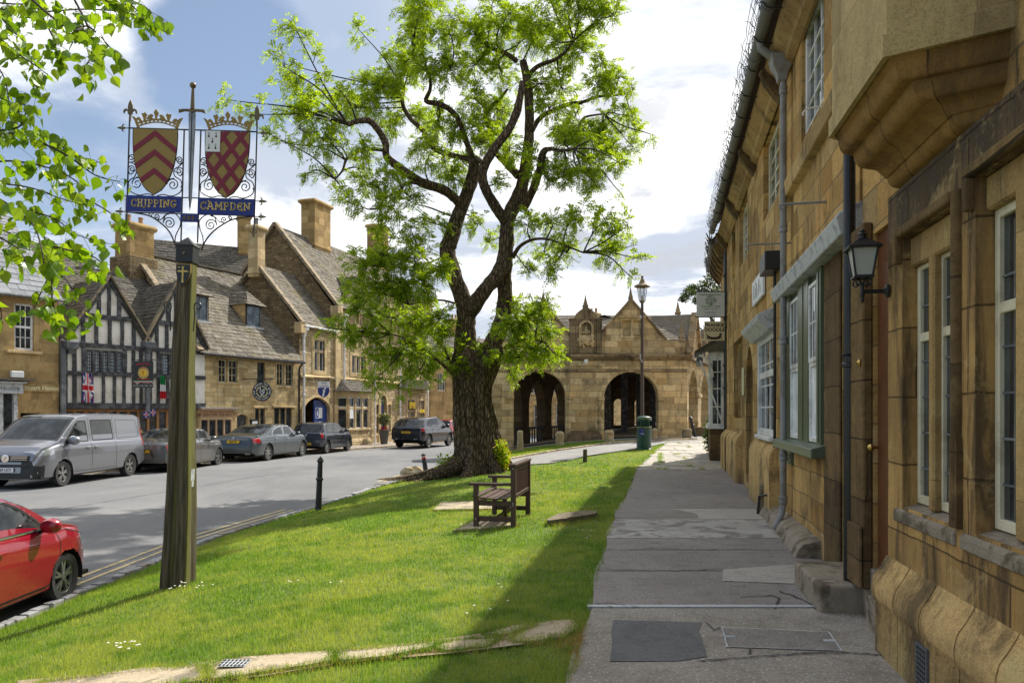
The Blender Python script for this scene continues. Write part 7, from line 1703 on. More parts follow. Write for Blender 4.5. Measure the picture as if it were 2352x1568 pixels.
simple_house('pale stone house across the street seen through the left market hall arch',1150,66,1330,61,5.2,8.4,7,'bantam','tiles',[(.15,1,3.1,4.4),(.45,1,3.1,4.4),(.75,1,3.1,4.4),(.2,1.3,.4,2.2),(.5,1,.1,2.2),(.8,1.4,.4,2.2)],61,'white',((.1,2),(.9,2)))
simple_house('pale stone house seen through the right market hall arch',1360,70,1600,75,4.6,7.6,7,'bantam','tiles',[(.15,1,3.1,4.3),(.45,1,3.1,4.3),(.75,1,3.1,4.3),(.3,1.3,.4,2.2),(.6,1,.1,2.2)],62,'white')
# ================================================================ LEFT SIDE OF THE STREET
def casement(par,s0,s1,z0,z1,y,n=2,trans=None,fm='cream',sm='cut',surround=.14,nm='window',glass=None,mull=.09,hood=False,ny=3):
 """stone-mullioned window set in a dressed surround; returns the window part"""
 q = MB(); stone_surround(q,s0,s1,z0,z1,surround,y-.025,y+.16) if surround else None
 wd = (s1-s0)/n
 for i in range(1,n): x = s0+wd*i; q.box(x-mull/2,x+mull/2,y+.02,y+.155,z0,z1)
 if trans: zt_ = lerp(z0,z1,trans); q.box(s0,s1,y+.025,y+.15,zt_-mull/2,zt_+mull/2)
 if hood: q.box(s0-surround-.08,s1+surround+.08,y-.10,y-.026,z1+surround,z1+surround+.09)
 w = q.build(nm,M[sm],par,bevel=.008)
 f = MB(); g = MB(); fw = .035
 for i in range(n):
  a = s0+wd*i+(mull/2 if i else 0); b = s0+wd*(i+1)-(mull/2 if i < n-1 else 0)
  for (c,d) in (((z0,zt_-mull/2),(zt_+mull/2,z1)) if trans else ((z0,z1),)):
   f.box(a,a+fw,y+.09,y+.13,c,d); f.box(b-fw,b,y+.09,y+.13,c,d); f.box(a+fw,b-fw,y+.091,y+.129,c,c+fw); f.box(a+fw,b-fw,y+.091,y+.129,d-fw,d)
   if d-c > 1 and ny > 1:
    for j in range(1,ny): zz = lerp(c,d,j/ny); f.box(a+fw,b-fw,y+.10,y+.12,zz-.009,zz+.009)
   g.poly([(a,y+.125,c),(b,y+.125,c),(b,y+.125,d),(a,y+.125,d)])
 f.build('casement',M[fm],w); g.build('pane',glass or M['glass'],w,fix=False); return w
F = FT = Fac(457,33.0,688,38.6); hT = F.thing('tea_room','low honey stone tea room with a steep mossy roof and two small dormers','tea room'); L = F.L
EZT = 4.12; RT = 8.85; DT = 8.2
W = [F.rect(500,826,547,878),F.rect(591,832,609,880),F.rect(634,835,674,886)]
Wl = [F.rect(586,938,609,992),F.rect(630,937,671,994)]
sf = F.rect(459,942,534,1012); dr_ = F.rect(544,951,569,1010)
q = MB(); zz0 = -.55
holes = [rect_loop(*w) for w in W+Wl] + [rect_loop(sf[0],sf[1],-.25,sf[3]),arch_loop(dr_[0],dr_[1],-.3,dr_[3]-.18,8,rise=.18)]
wall(q,rect_loop(0,L,zz0,EZT),holes,0,.2)
q.poly([(0,.001,zz0),(0,DT,zz0),(0,DT,EZT),(0,DT/2,RT-.1),(0,.001,EZT)]); q.build('wall',M['bantam'],hT)
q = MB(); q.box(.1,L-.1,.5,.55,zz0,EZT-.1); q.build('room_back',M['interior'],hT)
roof_tiles('r',(-.15,-.28,EZT+.02),(L+.0,-.28,EZT+.02),(-.15,DT/2,RT),(L+.0,DT/2,RT),M['tiles'],hT,row=.23,tw=.26,seed=5)
q = MB(); q.poly([(-.15,DT/2,RT),(L,DT/2,RT),(L,DT,EZT),(-.15,DT,EZT)]); q.build('rear_roof',M['tiles'],hT)
for i in range(int(L/.45)+1): q = MB(); x = i*.45; q.prism([(x,RT),(x+.43,RT+.0),(x+.43,RT+.07),(x,RT+.07)],DT/2-.14,DT/2+.14); q.build('ridge_stone',M['tiles'],hT) if i < 14 else None
for w in W: casement(hT,*w,0,2 if w[1]-w[0] > .8 else 1,None,'cream' if w is not W[1] else 'timber','bantam',.0,mull=.12)
for w in Wl:
 casement(hT,*w,0,3 if w is Wl[1] else 2,None,'timber','bantam',.0,mull=.05); q = MB(); q.box(w[0]-.15,w[1]+.15,-.10,-.003,w[3]+.03,w[3]+.12); q.build('drip_mould',M['cut'],hT,bevel=.01)
for w in W[0],W[2]:
 q = MB()
 for i in range(5): x = lerp(w[0],w[1],i/4); q.box(x-.045,x+.045,-.02,.06,w[2],w[3]) if i in (0,2,4) else q.box(x-.02,x+.02,.07,.10,w[2],w[3])
 q.box(w[0]-.1,w[1]+.1,-.03,.12,w[2]-.10,w[2]-.003); q.build('window_frame',M['bantam'],hT,bevel=.008)
q = MB(); n = 4; a,b = sf[0]+.003,sf[1]-.003; zt_ = sf[3]-.003
q.box(a,b,-.02,.10,zt_-.42,zt_); q.box(a-.08,b+.08,-.20,.0,zt_+.004,zt_+.09)
for i in range(n+1): x = lerp(a+.04,b-.04,i/n); q.box(x-.04,x+.04,-.01,.12,-.25,zt_-.421)
q.box(a,b,-.005,.11,-.25,.35); shf = q.build('shop_front',M['pine'],hT,bevel=.008)
q = MB(); q.box(a-.12,b+.12,-.24,-.0,zt_+.091,zt_+.13); q.build('lead_flashing',M['lead'],shf)
q = MB(); q.poly([(a,.06,.3),(b,.06,.3),(b,.06,zt_-.4),(a,.06,zt_-.4)]); q.build('pane',M['glass'],shf,fix=False)
text('lettering','THE BANTAM TEA ROOMS',.235,M['door'],shf,Matrix.Translation(((a+b)/2,-.024,zt_-.21)) @ XZ,.002,sx=.86)
q = MB(); q.box(dr_[0],dr_[1],.13,.17,-.3,dr_[3]); q.build('door',M['timber'],hT)
q = MB(); x = F.s(574); q.box(x,x+.42,-.10,-.003,.5,1.25); nb = q.build('menu_case',M['trim'],hT); q = MB(); q.box(x+.05,x+.37,-.106,-.101,.58,1.15); q.build('menu',M['signwhite'],nb)
q = MB(); q.tube([(-.1,-.34,EZT-.02),(L*.5,-.34,EZT-.04),(L,-.34,EZT-.06)],.06,8); q.build('gutter',M['black'],hT,smooth=True)
q = MB(); q.tube([(L-.12,-.33,EZT-.08),(L-.12,-.12,EZT-.3),(L-.12,-.08,EZT-.5),(L-.12,-.08,-.4)],.05,8); q.build('downpipe',M['black'],hT,smooth=True)
def dormer(par,s0,s1,z0,z1,eave,ridge,depth,wm='bantam',tm='tiles',seed=1):
 run = depth/2+.28; yz = lambda z: (z-eave)/(ridge-eave)*run-.28
 yf = yz(z0)+.02; c = (s0+s1)/2; zt_ = z1+.75
 q = MB(); q.add([(s0-.10,yf,z0),(s0-.10,yf,z1+.05),(s0-.10,yz(z1+.05),z1+.05),(s1+.10,yf,z0),(s1+.10,yf,z1+.05),(s1+.10,yz(z1+.05),z1+.05)],[(0,1,2),(3,5,4)])
 dm = q.build('dormer',M['plaster'] if wm == 'x' else M[wm],par)
 w = window(dm,s0-.02,s1+.02,z0+.02,z1,yf-.03,M['darklead'],2,2,.05,.03,M['glassblue'],.06)
 q = MB(); q.box(s0-.18,s1+.18,yf-.12,yf+.05,z0-.06,z0+.018); q.build('sill',M['lead'],dm)
 e = .22; zr = zt_; yr_ = yz(zr); yh = yf+.45
 roof_tiles('r',(s0-e,yf-e,z1+.02),(s0-e,yz(z1+.02),z1+.02),(c,yh,zr),(c,yr_,zr),M[tm],dm,row=.18,tw=.24,seed=seed)
 roof_tiles('r',(s1+e,yf-e,z1+.02),(s1+e,yz(z1+.02),z1+.02),(c,yh,zr),(c,yr_,zr),M[tm],dm,row=.18,tw=.24,seed=seed+1)
 roof_tiles('r',(s0-e,yf-e,z1+.02),(s1+e,yf-e,z1+.02),(c-.02,yh,zr),(c+.02,yh,zr),M[tm],dm,row=.18,tw=.24,seed=seed+2)
 return dm
def dm_s(px,py): # find s,z on the roof slope for a pixel
 best = None
 for i in range(200):
  z = EZT+(RT-EZT)*i/199; d = (z-EZT)/(RT-EZT)*(DT/2+.28)-.28; zz = F.z(px,py,d)
  if best is None or abs(zz-z) < best[0]: best = (abs(zz-z),F.s(px,d),z)
 return best[1],best[2]
s_,z_ = dm_s(583,752); dormer(hT,s_-.42,s_+.42,z_,z_+1.05,EZT,RT,DT,seed=70)
s_,z_ = dm_s(459,738); dormer(hT,s_-.42,s_+.42,z_,z_+1.15,EZT,RT,DT,seed=75)
xc_ = F.s(284,DT/2); chimney(hT,-.1,DT/2-.1,6.0,F.z(284,512,DT/2),1.25,1.0,M['chim'],2,cap=.10)
q = MB(); q.box(-.85,.62,DT/2-.75,DT/2+.6,4.5,F.z(284,590,DT/2)); q.box(-.05,.35,.6,DT/2-.76,4.5,7.3); q.build('chimney_base',M['gable'],hT,bevel=.02)
q = MB(); q.bar((-.12,-.25,EZT+.12),(-.12,DT/2,RT+.12),.30,.12); q.build('verge_coping',M['cope'],hT)
q = MB(); q.tube([(-.5,DT/2,F.z(270,512,DT/2)),(-.5,DT/2,F.z(270,440,DT/2))],.02,5)
zt_ = F.z(270,455,DT/2)
for i in range(8): q.tube([(-.7+i*.14,DT/2-.2,zt_+i*.02),(-.7+i*.14,DT/2+.2,zt_+i*.02)],.008,4)
q.tube([(-.75,DT/2,zt_),(.35,DT/2,zt_+.16)],.012,4); q.build('aerial',M['lead'],hT)
s_ = F.s(594); zb_ = F.z(594,872); c = at(602,899,F.Y(594)-.9)
hs_ = thing('hanging_sign','round black hanging sign with a white bantam cock and ring of lettering','hanging sign',c)
r_s = 22*c.y/FPX
q = MB(); q.lathe([(r_s,-.02),(r_s,.02)],n=36,axis='y'); q.build('board',M['black'],hs_)
q = MB()
for rr in (r_s*.60,):
 for i in range(36):
  if i % 9 == 0: continue
  a0,a1 = 2*pi*i/36,2*pi*(i+1)/36; q.poly([(math.cos(a0)*rr,-.022,math.sin(a0)*rr),(math.cos(a1)*rr,-.022,math.sin(a1)*rr),(math.cos(a1)*rr*.86,-.022,math.sin(a1)*rr*.86),(math.cos(a0)*rr*.86,-.022,math.sin(a0)*rr*.86)])
q.build('ring',M['signcream'],hs_,fix=False)
q = MB(); k = r_s*.42
for P_ in ([(-.5,.7),(-.35,.3),(-.5,-.1),(-.2,-.5),(.3,-.55),(.55,-.1),(.5,.35)],[(.1,.1),(.3,.5),(.6,.7),(.8,.4)],[(-.1,0),(.05,.3),(.3,.35)],[(-.1,-.55),(-.1,-.95),(-.35,-1)],[(.15,-.55),(.15,-.95),(.4,-1)],[(-.5,.7),(-.75,.55)],[(-.5,.75),(-.4,.95),(-.3,.75)],[(0,-.25),(.25,-.2),(.4,.05)]):
 q.tube(cr_path([(a*k,-.022,b*k) for a,b in P_],3),k*.075,5)
q.v = [(x,-.0225+(y+.022)*.04,z) for x,y,z in q.v]; q.build('cock_emblem',M['signwhite'],hs_)
def arctext(s,rr,a0,a1,size,flip,par,m):
 for i,ch in enumerate(s):
  if ch == ' ': continue
  a = lerp(a0,a1,i/(len(s)-1)); Mt = Matrix.Translation((math.cos(a)*rr,-.023,math.sin(a)*rr)) @ XZ @ Matrix.Rotation(a-pi/2+(pi if flip else 0),4,'Z')
  text('letter',ch,size,m,par,Mt,.001,offs=.001)
arctext('THE BANTAM TEA ROOMS',r_s*.81,R(200),R(-20),r_s*.26,False,hs_,M['signwhite']); arctext('& ACCOMMODATION',r_s*.81,R(222),R(318),r_s*.22,True,hs_,M['signwhite'])
q = MB(); zt_ = zb_-c.z
q.bar((-1.0,0,zt_),(.55,0,zt_),.035,.035)
for x in (-.22,.22): q.tube([(x,0,zt_),(x,0,r_s*.8)],.012,5)
for x in (-.2,.1,.4): q.tube([(x+.06*math.cos(a),0,zt_-.08+.07*math.sin(a)) for a in [i*.6 for i in range(9)]],.01,4)
q.tube([(-.9,.1,zt_+.5),(.5,0,zt_)],.008,4); q.build('bracket',M['iron'],hs_)
F = FM = Fac(135,28.3,457,33.0); hM = F.thing('timber_framed_house','black and white timber framed house with two pointed gables','house'); L = F.L
def mz(px,py): return F.z(px,py)
zv = mz(331,790); zbm = mz(250,932); za1 = mz(249,641); za2 = mz(403,652)
s0,sv,s1,se = F.s(143),F.s(331),F.s(455),L
ga,gb_ = F.s(249),F.s(403); sR = 2*gb_-sv; z_tie = mz(250,796)
out_ = [(s0,zbm),(sR,zbm),(sR,zv+.05),(gb_,za2),(sv,zv),(ga,za1),(s0,zv-.02)]
wM = [F.rect(194,804,284,858),F.rect(367,812,402,864)]; wM[1] = (wM[1][0],wM[1][0]+1.2,wM[1][2],wM[1][3])
q = MB(); wall(q,out_,[rect_loop(*w) for w in wM],0,.12); q.build('plaster_wall',M['plaster'],hM)
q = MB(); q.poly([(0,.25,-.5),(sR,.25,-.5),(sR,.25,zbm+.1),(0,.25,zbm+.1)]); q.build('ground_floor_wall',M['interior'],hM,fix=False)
q = MB(); q.poly([(s0,.001,zbm),(s0,6,zbm),(s0,6,zv+1),(s0,.001,zv)]); q.poly([(0,.25,-.5),(0,6,-.5),(0,6,4),(0,.25,4)]); q.build('side_wall',M['plaster'],hM,fix=False)
def tim(a,b,w=.16,nm='beam',y=-.035):
 q = MB(); P = Vector((a[0],y,a[1])); Q = Vector((b[0],y,b[1])); q.bar(P,Q,.09,w,up=(0,-1,0)) if False else None
 d = (Q-P).normalized(); n = Vector((-d.z,0,d.x))*w/2; r_ = random.Random(int(a[0]*100+b[1]*37)); m = (P+Q)/2+Vector((-d.z,0,d.x))*r_.uniform(-.02,.02)
 vs = []
 for c_ in (P,m,Q):
  k = r_.uniform(.88,1.12); vs += [c_+n*k+Vector((0,-.04,0)),c_-n*k+Vector((0,-.04,0)),c_-n*k+Vector((0,.03,0)),c_+n*k+Vector((0,.03,0))]
 fs = [(i*4+j,i*4+(j+1) % 4,(i+1)*4+(j+1) % 4,(i+1)*4+j) for i in range(2) for j in range(4)]+[(0,3,2,1),(8,9,10,11)]
 q.add(vs,fs); return q.build(nm,M['timber'],hM)
def fx(px): return F.s(px)
for py0,pxs in ((796,(143,470)),(860,(146,470)),(932,(146,470))):
 tim((fx(pxs[0])-.05,mz(250,py0)),(sR,mz(250,py0)+(.02)),.22 if py0 == 932 else .17,'rail',y=-.05)
for px in (147,170,190):
 tim((fx(px),zbm),(fx(px),z_tie),.13 if px > 147 else .20,'stud')
for px in (209,236,262,284,306,323,345,362,384,400,418,436): tim((fx(px),zbm),(fx(px),mz(250,860)),.11,'stud')
for px in (286,306,323,345,362): tim((fx(px),mz(250,860)),(fx(px),z_tie),.12,'stud')
for (gc,za,zl,x0_,x1_) in ((ga,za1,zv,s0,sv),(gb_,za2,zv,sv,sR)):
 hw = (x1_-x0_)/2; zc1 = mz(249,729)
 for xf_ in (-.62,-.30,.02,.33,.63):
  x = gc+hw*xf_; zt__ = zl+(za-zl)*(1-abs(xf_)); tim((x,z_tie),(x,min(zc1,zt__)),.13,'stud')
 for xf_ in (-.25,.0,.25):
  x = gc+hw*xf_; zt__ = zl+(za-zl)*(1-abs(xf_)); tim((x,zc1),(x,zt__),.13,'stud')
 k = (za-zc1)/(za-zl); tim((gc-hw*k,zc1),(gc+hw*k,zc1),.18,'collar',y=-.045)
 for sg in (-1,1):
  tim((gc+sg*hw*1.03,zl-.05),(gc,za+.02),.22,'bargeboard',y=-.07)
  q = MB(); q.bar((gc+sg*(hw+.12),-.10,zl-.0),(gc,-.10,za+.14),.07,.22,up=(0,-1,.0)); q.v = q.v; q.build('verge',M['cope'],hM)
for w,n in ((wM[0],5),(wM[1],3)):
 q = MB();
 for i in range(n+1): x = lerp(w[0]+.03,w[1]-.03,i/n); q.box(x-.05,x+.05,-.07,.08,w[2],w[3])
 q.box(w[0],w[1],-.065,.075,w[3]-.07,w[3]-.003); q.box(w[0],w[1],-.065,.075,w[2]+.003,w[2]+.06); wo = q.build('leaded_window',M['timber'],hM,bevel=.006)
 q = MB(); q.poly([(w[0],.03,w[2]),(w[1],.03,w[2]),(w[1],.03,w[3]),(w[0],.03,w[3])]); q.build('pane',M['glassblue'],wo,fix=False)
 q = MB();
 for i in range(1,n*4): x = lerp(w[0],w[1],i/(n*4)); q.box(x-.006,x+.006,.008,.02,w[2],w[3])
 for j in range(1,7): z = lerp(w[2],w[3],j/7); q.box(w[0],w[1],.004,.016,z-.012,z+.012)
 q.build('lead_lights',M['lead'],wo)
gx0,gx1 = fx(150),sR
q = MB(); q.box(gx0,gx1,.12,.22,zbm-.22,zbm-.12)
for i in range(15): x = lerp(gx0,gx1,i/14); q.box(x-.05,x+.05,.13,.215,-.5,zbm-.221)
q.box(gx0,gx1,.125,.218,-.5,.1); gf = q.build('shop_front',M['oak'],hM,bevel=.006)
q = MB(); q.poly([(gx0,.2,.1),(gx1,.2,.1),(gx1,.2,zbm-.2),(gx0,.2,zbm-.2)]); q.build('pane',M['glass'],gf,fix=False)
RM = 7.75; DM = 7.0
for (gc,za,x0_,x1_,sd_) in ((ga,za1,s0,sv,80),(gb_,za2,sv,sR,84)):
 for xe in (x0_,x1_): roof_tiles('r',(xe+(.1 if xe == x0_ and 0 else 0),-.16,zv+.02),(xe,3.4,zv+.02),(gc,-.16,za+.08),(gc,3.4,za+.08),M['tiles_dark'],hM,row=.2,tw=.24,seed=sd_)
roof_tiles('r',(-.1,.3,zv+.1),(sR+.1,.3,zv+.1),(-.1,DM/2,RM),(sR+.1,DM/2,RM),M['tiles_dark'],hM,row=.2,tw=.26,seed=88)
q = MB(); q.poly([(-.1,DM/2,RM),(sR+.1,DM/2,RM),(sR+.1,DM,zv),(-.1,DM,zv)]); q.build('rear_roof',M['tiles_dark'],hM)
for px,w in ((140,.0),(334,0)):
 x = fx(px); q = MB(); q.lathe([(.08,-.32),(.10,-.2),(.20,-.12),(.21,.12)],(x+(.25 if px == 140 else .0),-.2,mz(px,792)),4,sq=True); q.build('hopper',M['darklead'],hM,bevel=.01)
 q = MB(); q.bar((x,-.16,mz(px,800)),(x,-.16,-.45 if px == 140 else zbm-.45),.16,.12,up=(0,1,0)); q.build('downpipe',M['darklead'],hM,bevel=.01)
def drape(name,px0,px1,py0,py1,strips,lab,sl_=0.0):
 """hanging cloth with vertical folds; strips = list of (u0,u1,v0,v1,mat) painted regions as thin cloth pieces"""
 a,b = fx(px0),fx(px1); z1,z0 = mz(px0,py0),mz(px0,py1); t = thing(name,lab,'flag',F.w((a+b)/2,-.16,z0),F.rz); w = b-a; h = z1-z0
 def S(u,v,o): x = -w/2+w*u*(.8+.2*(1-v))+w*.1*v*0; y = -.035*math.sin(u*15+v*1.5)-.02*math.sin(u*31)+.0; return (x,y-o,h*v*(1-.05*u))
 for k,(poly,m) in enumerate(strips):
  q = MB();
  if len(poly) == 4:
   u0,u1,v0,v1 = poly; nu = max(2,int((u1-u0)*28)); nv = max(2,int((v1-v0)*10))
   q.v = [S(lerp(u0,u1,i/nu),lerp(v0,v1,j/nv),.0015*k) for j in range(nv+1) for i in range(nu+1)]
   q.f = [(j*(nu+1)+i,j*(nu+1)+i+1,(j+1)*(nu+1)+i+1,(j+1)*(nu+1)+i) for j in range(nv) for i in range(nu)]; q.mi = [0]*len(q.f)
  else:
   (ua,va),(ub,vb),hw = poly; n = 26; d = math.hypot(ub-ua,vb-va); nx,ny = -(vb-va)/d*hw,(ub-ua)/d*hw*.6
   q.v = [S(min(1,max(0,lerp(ua,ub,i/n)+sg*nx)),min(1,max(0,lerp(va,vb,i/n)+sg*ny)),.0015*k) for i in range(n+1) for sg in (-1,1)]
   q.f = [(2*i,2*i+1,2*i+3,2*i+2) for i in range(n)]; q.mi = [0]*n
  q.build('cloth' if k == 0 else 'pattern',M[m],t,fix=False)
 return t
drape('flag',184,212,855,924,[((0,1,0,1),'flagblue'),(((0,0),(1,1),.10),'flagwhite'),(((0,1),(1,0),.10),'flagwhite'),(((0,0),(1,1),.04),'flagred'),(((0,1),(1,0),.04),'flagred'),((.34,.66,0,1),'flagwhite'),((0,1,.36,.64),'flagwhite'),((.41,.60,0,1),'flagred'),((0,1,.42,.58),'flagred')],'union flag draped from the leaded window of the timber framed house')
drape('flag',362,377,862,915,[((0,1,.62,1),'flaggreen'),((0,1,.32,.62),'flagwhite'),((0,1,0,.32),'flagred')],'green, white and red flag draped from the timber framed house')
Yb_ = F.Y(331)-1.0; a,b = at(308,890,Yb_),at(352,829,Yb_); c = (a+b)/2; w,h = b.x-a.x,b.z-a.z
bs = thing('hanging_sign','square black bistro sign with a bright crest hanging in front of the timber frame','hanging sign',c)
q = MB(); q.box(-w/2,w/2,-.02,.02,-h/2+.19,h/2); q.build('board',M['black'],bs); q = MB(); q.box(-w/2,w/2,-.02,.02,-h/2,-h/2+.15); lo_ = q.build('lower_board',M['black'],bs)
text('lettering','COFFEE • WINE • BEER • FOOD',.058,M['signwhite'],lo_,Matrix.Translation((0,-.023,-h/2+.075)) @ XZ,.001)
arc_ = [(-.24+.48*i/6) for i in range(7)]
for i,ch in enumerate('DELUIGI'): text('letter',ch,.11,M['red'],bs,Matrix.Translation((arc_[i],-.023,h/2-.15+.05*math.cos(arc_[i]*5))) @ XZ @ Matrix.Rotation(-arc_[i]*1.2,4,'Z'),.001,offs=.002)
for i,ch in enumerate('BISTRO'): text('letter',ch,.10,M['red'],bs,Matrix.Translation((-.2+.4*i/5,-.023,-h/2+.33-.03*math.cos((-.2+.4*i/5)*6)+.02)) @ XZ @ Matrix.Rotation((-.2+.4*i/5)*1.0,4,'Z'),.001,offs=.002)
q = MB(); zc_ = .06
for i in range(16): a_ = 2*pi*i/16; q.lathe([(.035,0),(.03,-.004)],(math.cos(a_)*.19,-.0225,zc_+math.sin(a_)*.21),7,axis='y')
q.lathe([(.17,0),(.165,-.006)],(0,-.0215,zc_),20,axis='y'); em = q.build('crest',M['golds'],bs)
q = MB(); q.lathe([(.12,0),(.115,-.004)],(0,-.029,zc_),20,axis='y'); q.build('crest_field',M['yellow'],em)
q = MB(); q.tube(cr_path([(.02,-.035,zc_+.08),(-.05,-.035,zc_+.03),(.03,-.035,zc_-.02),(-.03,-.035,zc_-.09)],4),.012,4); q.box(-.13,.13,-.034,-.03,zc_+.19,zc_+.21); q.build('crest_mark',M['red'],em)
for i,m in enumerate(('flaggreen','flagwhite','flagred')): q = MB(); q.box(-w/2,w/2,-.0235,-.0205,-h/2+.195+.03*(2-i),-h/2+.22+.03*(2-i)); q.build('stripe',M[m],bs)
q = MB(); q.bar((-w/2-.1,0,h/2+.05),(w/2+.1,0,h/2+.05),.03,.03); q.tube([(-w/2,0,h/2+.55),(-.1,0,h/2+.3),(w/2,0,h/2+.06)],.014,5); q.tube([(-w/2,1.0,h/2+.55),(-w/2,0,h/2+.55),(-w/2,0,h/2+.05)],.014,5)
for x in (-w/3,w/3): q.tube([(x,0,h/2),(x,0,h/2+.05)],.01,4)
q.build('bracket',M['iron'],bs)
p_ = at(338,1020,29.6); p_.z = -.4; tb = thing('topiary_bush','round clipped grey-green bush in front of the bistro doorway','bush',p_)
leaf_clump('foliage',tb,(0,0,.85),(.46,.46,.36),2600,.09,M['olive'],60,.35); q = MB(); q.lathe([(.25,0),(.3,.45),(.27,.47)],n=12); q.build('pot',M['greypot'],tb)
q = MB(); q.tube([(0,0,.4),(0,0,.8)],.04,6); q.build('stem',M['twig'],tb)
for px,py,ln_ in ((336,952,'left'),(352,947,'right')):
 c = at(px,py,30.0); t = thing('pennant','little union flag pennant by the bistro door, %s one of the pair' % ln_,'pennant',c,R(20)); t.scale = (.6,.6,.6)
 q = MB(); q.poly([(-.16,0,-.22),(.16,0,-.22),(.16,0,.22),(-.16,0,.22)]); q.build('cloth',M['flagblue'],t,fix=False)
 q = MB(); q.poly([(-.16,-.004,-.05),(.16,-.004,-.05),(.16,-.004,.05),(-.16,-.004,.05)]); q.poly([(-.045,-.005,-.22),(.045,-.005,-.22),(.045,-.005,.22),(-.045,-.005,.22)]); q.build('cross_border',M['flagwhite'],t,fix=False)
 q = MB(); q.poly([(-.16,-.007,-.025),(.16,-.007,-.025),(.16,-.007,.025),(-.16,-.007,.025)]); q.poly([(-.025,-.008,-.22),(.025,-.008,-.22),(.025,-.008,.22),(-.025,-.008,.22)]); q.build('cross',M['flagred'],t,fix=False)
F = FS = Fac(-220,24.3,135,28.3); hS = F.thing('stone_house','smooth ochre stone house with a sash window and a small shop front at far left','house'); L = F.L
ES = F.z(100,686); w1 = F.rect(33,697,78,804); dr_ = (F.s(47),F.s(103),-.4,F.z(80,948)); sh_w = (F.s(-40),F.s(36),-.1,F.z(20,904))
q = MB(); wall(q,rect_loop(0,L,-.5,ES),[rect_loop(*w1),rect_loop(*dr_),rect_loop(*sh_w)],0,.22); q.poly([(L,.001,-.5),(L,8,-.5),(L,8,ES),(L,4,9.6),(L,.001,ES)]); q.build('wall',M['stuart'],hS)
window(hS,*[w1[0]+.003,w1[1]-.003,w1[2],w1[3]-.003],.08,M['white'],3,4,.07,.03,M['glass'],.07,transoms=(.5,))
q = MB(); q.box(w1[0]-.25,w1[1]+.25,-.09,-.003,w1[2]-.12,w1[2]-.02); q.build('sill',M['cut'],hS,bevel=.01)
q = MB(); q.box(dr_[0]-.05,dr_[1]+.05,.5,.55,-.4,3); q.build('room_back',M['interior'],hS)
roof_tiles('r',(0,-.3,ES),(L,-.3,ES),(-.1,4,9.6),(L-.0,4,9.6),M['tiles_slate'],hS,row=.3,tw=.34,seed=90)
q = MB(); q.poly([(0,4,9.6),(L,4,9.6),(L,8,ES),(0,8,ES)]); q.build('rear_roof',M['tiles_slate'],hS); q = MB(); q.tube([(0,-.34,ES-.03),(L,-.34,ES-.03)],.06,8); q.build('gutter',M['darklead'],hS)
q = MB(); zb_ = F.z(90,900); q.box(F.s(48),L,-.05,-.003,zb_,zb_+.30); q.build('name_band',M['stuart'],hS,bevel=.01)
text('lettering','Stuart House',.225,M['signcream'],hS,Matrix.Translation((F.s(94),-.053,F.z(88,891))) @ XZ,.006,offs=.006)
q = MB(); a,b = sh_w[0],sh_w[1]; zt_ = sh_w[3]
q.box(a-.1,b+.12,-.30,-.003,zt_+.004,zt_+.36); q.box(a-.15,b+.2,-.40,-.003,zt_+.361,zt_+.43)
for x in (a+.05,b-.06,(a+b)/2): q.box(x-.06,x+.06,-.15,.05,-.1,zt_)
q.box(a,b,-.14,.04,-.1,.35); sfo = q.build('shop_front',M['lead'],hS,bevel=.008)
q = MB(); q.poly([(a,.0,.3),(b,.0,.3),(b,.0,zt_),(a,.0,zt_)]); q.build('pane',M['glass'],sfo,fix=False)
q = MB(); q.box(a-.2,b+.45,-.5,-.0,zt_+.47,zt_+.53); q.build('canopy',M['tiles_dark'],hS)
text('lettering','House',.24,M['inkgrey'],sfo,Matrix.Translation((F.s(14),-.303,zt_+.18)) @ XZ,.003)
q = MB(); a = F.s(22); q.box(a,a+.42,-.14,-.003,F.z(32,867),F.z(32,852)); q.build('alarm_box',M['signwhite'],hS,bevel=.02)
F = Fac(285,43,660,47); hK = F.thing('rear_house','long house behind the tea room showing only a dark slate roof and chimney','house'); L = F.L; zr = F.z(460,556,4)
q = MB(); q.poly([(0,0,-.4),(L,0,-.4),(L,0,6.6),(0,0,6.6)]);
for x in (0,L): q.poly([(x,0,-.4),(x,9,-.4),(x,9,6.6),(x,4.5,zr-.1),(x,0,6.6)])
q.build('wall',M['gable'],hK,fix=False); roof_tiles('r',(0,-.2,6.6),(L,-.2,6.6),(0,4.5,zr),(L,4.5,zr),M['tiles_dark'],hK,row=.30,tw=.34,seed=95)
q = MB(); q.poly([(0,4.5,zr),(L,4.5,zr),(L,9,6.6),(0,9,6.6)]); q.build('rear_roof',M['tiles_dark'],hK)
zc_ = F.z(560,497,4.5); chimney(hK,F.s(560,4.5),4.4,zr-1.2,zc_,.75,.8,M['chim'],0,cut=.7)
F = Fac(60,33.5,300,37.5); hQ = F.thing('rear_house','stone tiled roof rising behind the left gable of the timber framed house','house'); L = F.L; zr = F.z(240,585,4)
q = MB(); q.poly([(0,0,-.4),(L,0,-.4),(L,0,5),(0,0,5)])
for x in (0,L): q.poly([(x,0,-.4),(x,8,-.4),(x,8,5),(x,4,zr-.1),(x,0,5)])
q.build('wall',M['gable'],hQ,fix=False); roof_tiles('r',(0,-.2,5),(L,-.2,5),(0,4,zr),(L,4,zr),M['tiles_dark'],hQ,row=.26,tw=.3,seed=97); q = MB(); q.poly([(0,4,zr),(L,4,zr),(L,8,5),(0,8,5)]); q.build('rear_roof',M['tiles_dark'],hQ)
F = FV = Fac(688,38.75,986,53.6); hV = F.thing('gabled_stone_house','tall rough stone house with dormer gables, stone bay window and white downpipes','house'); L = F.L
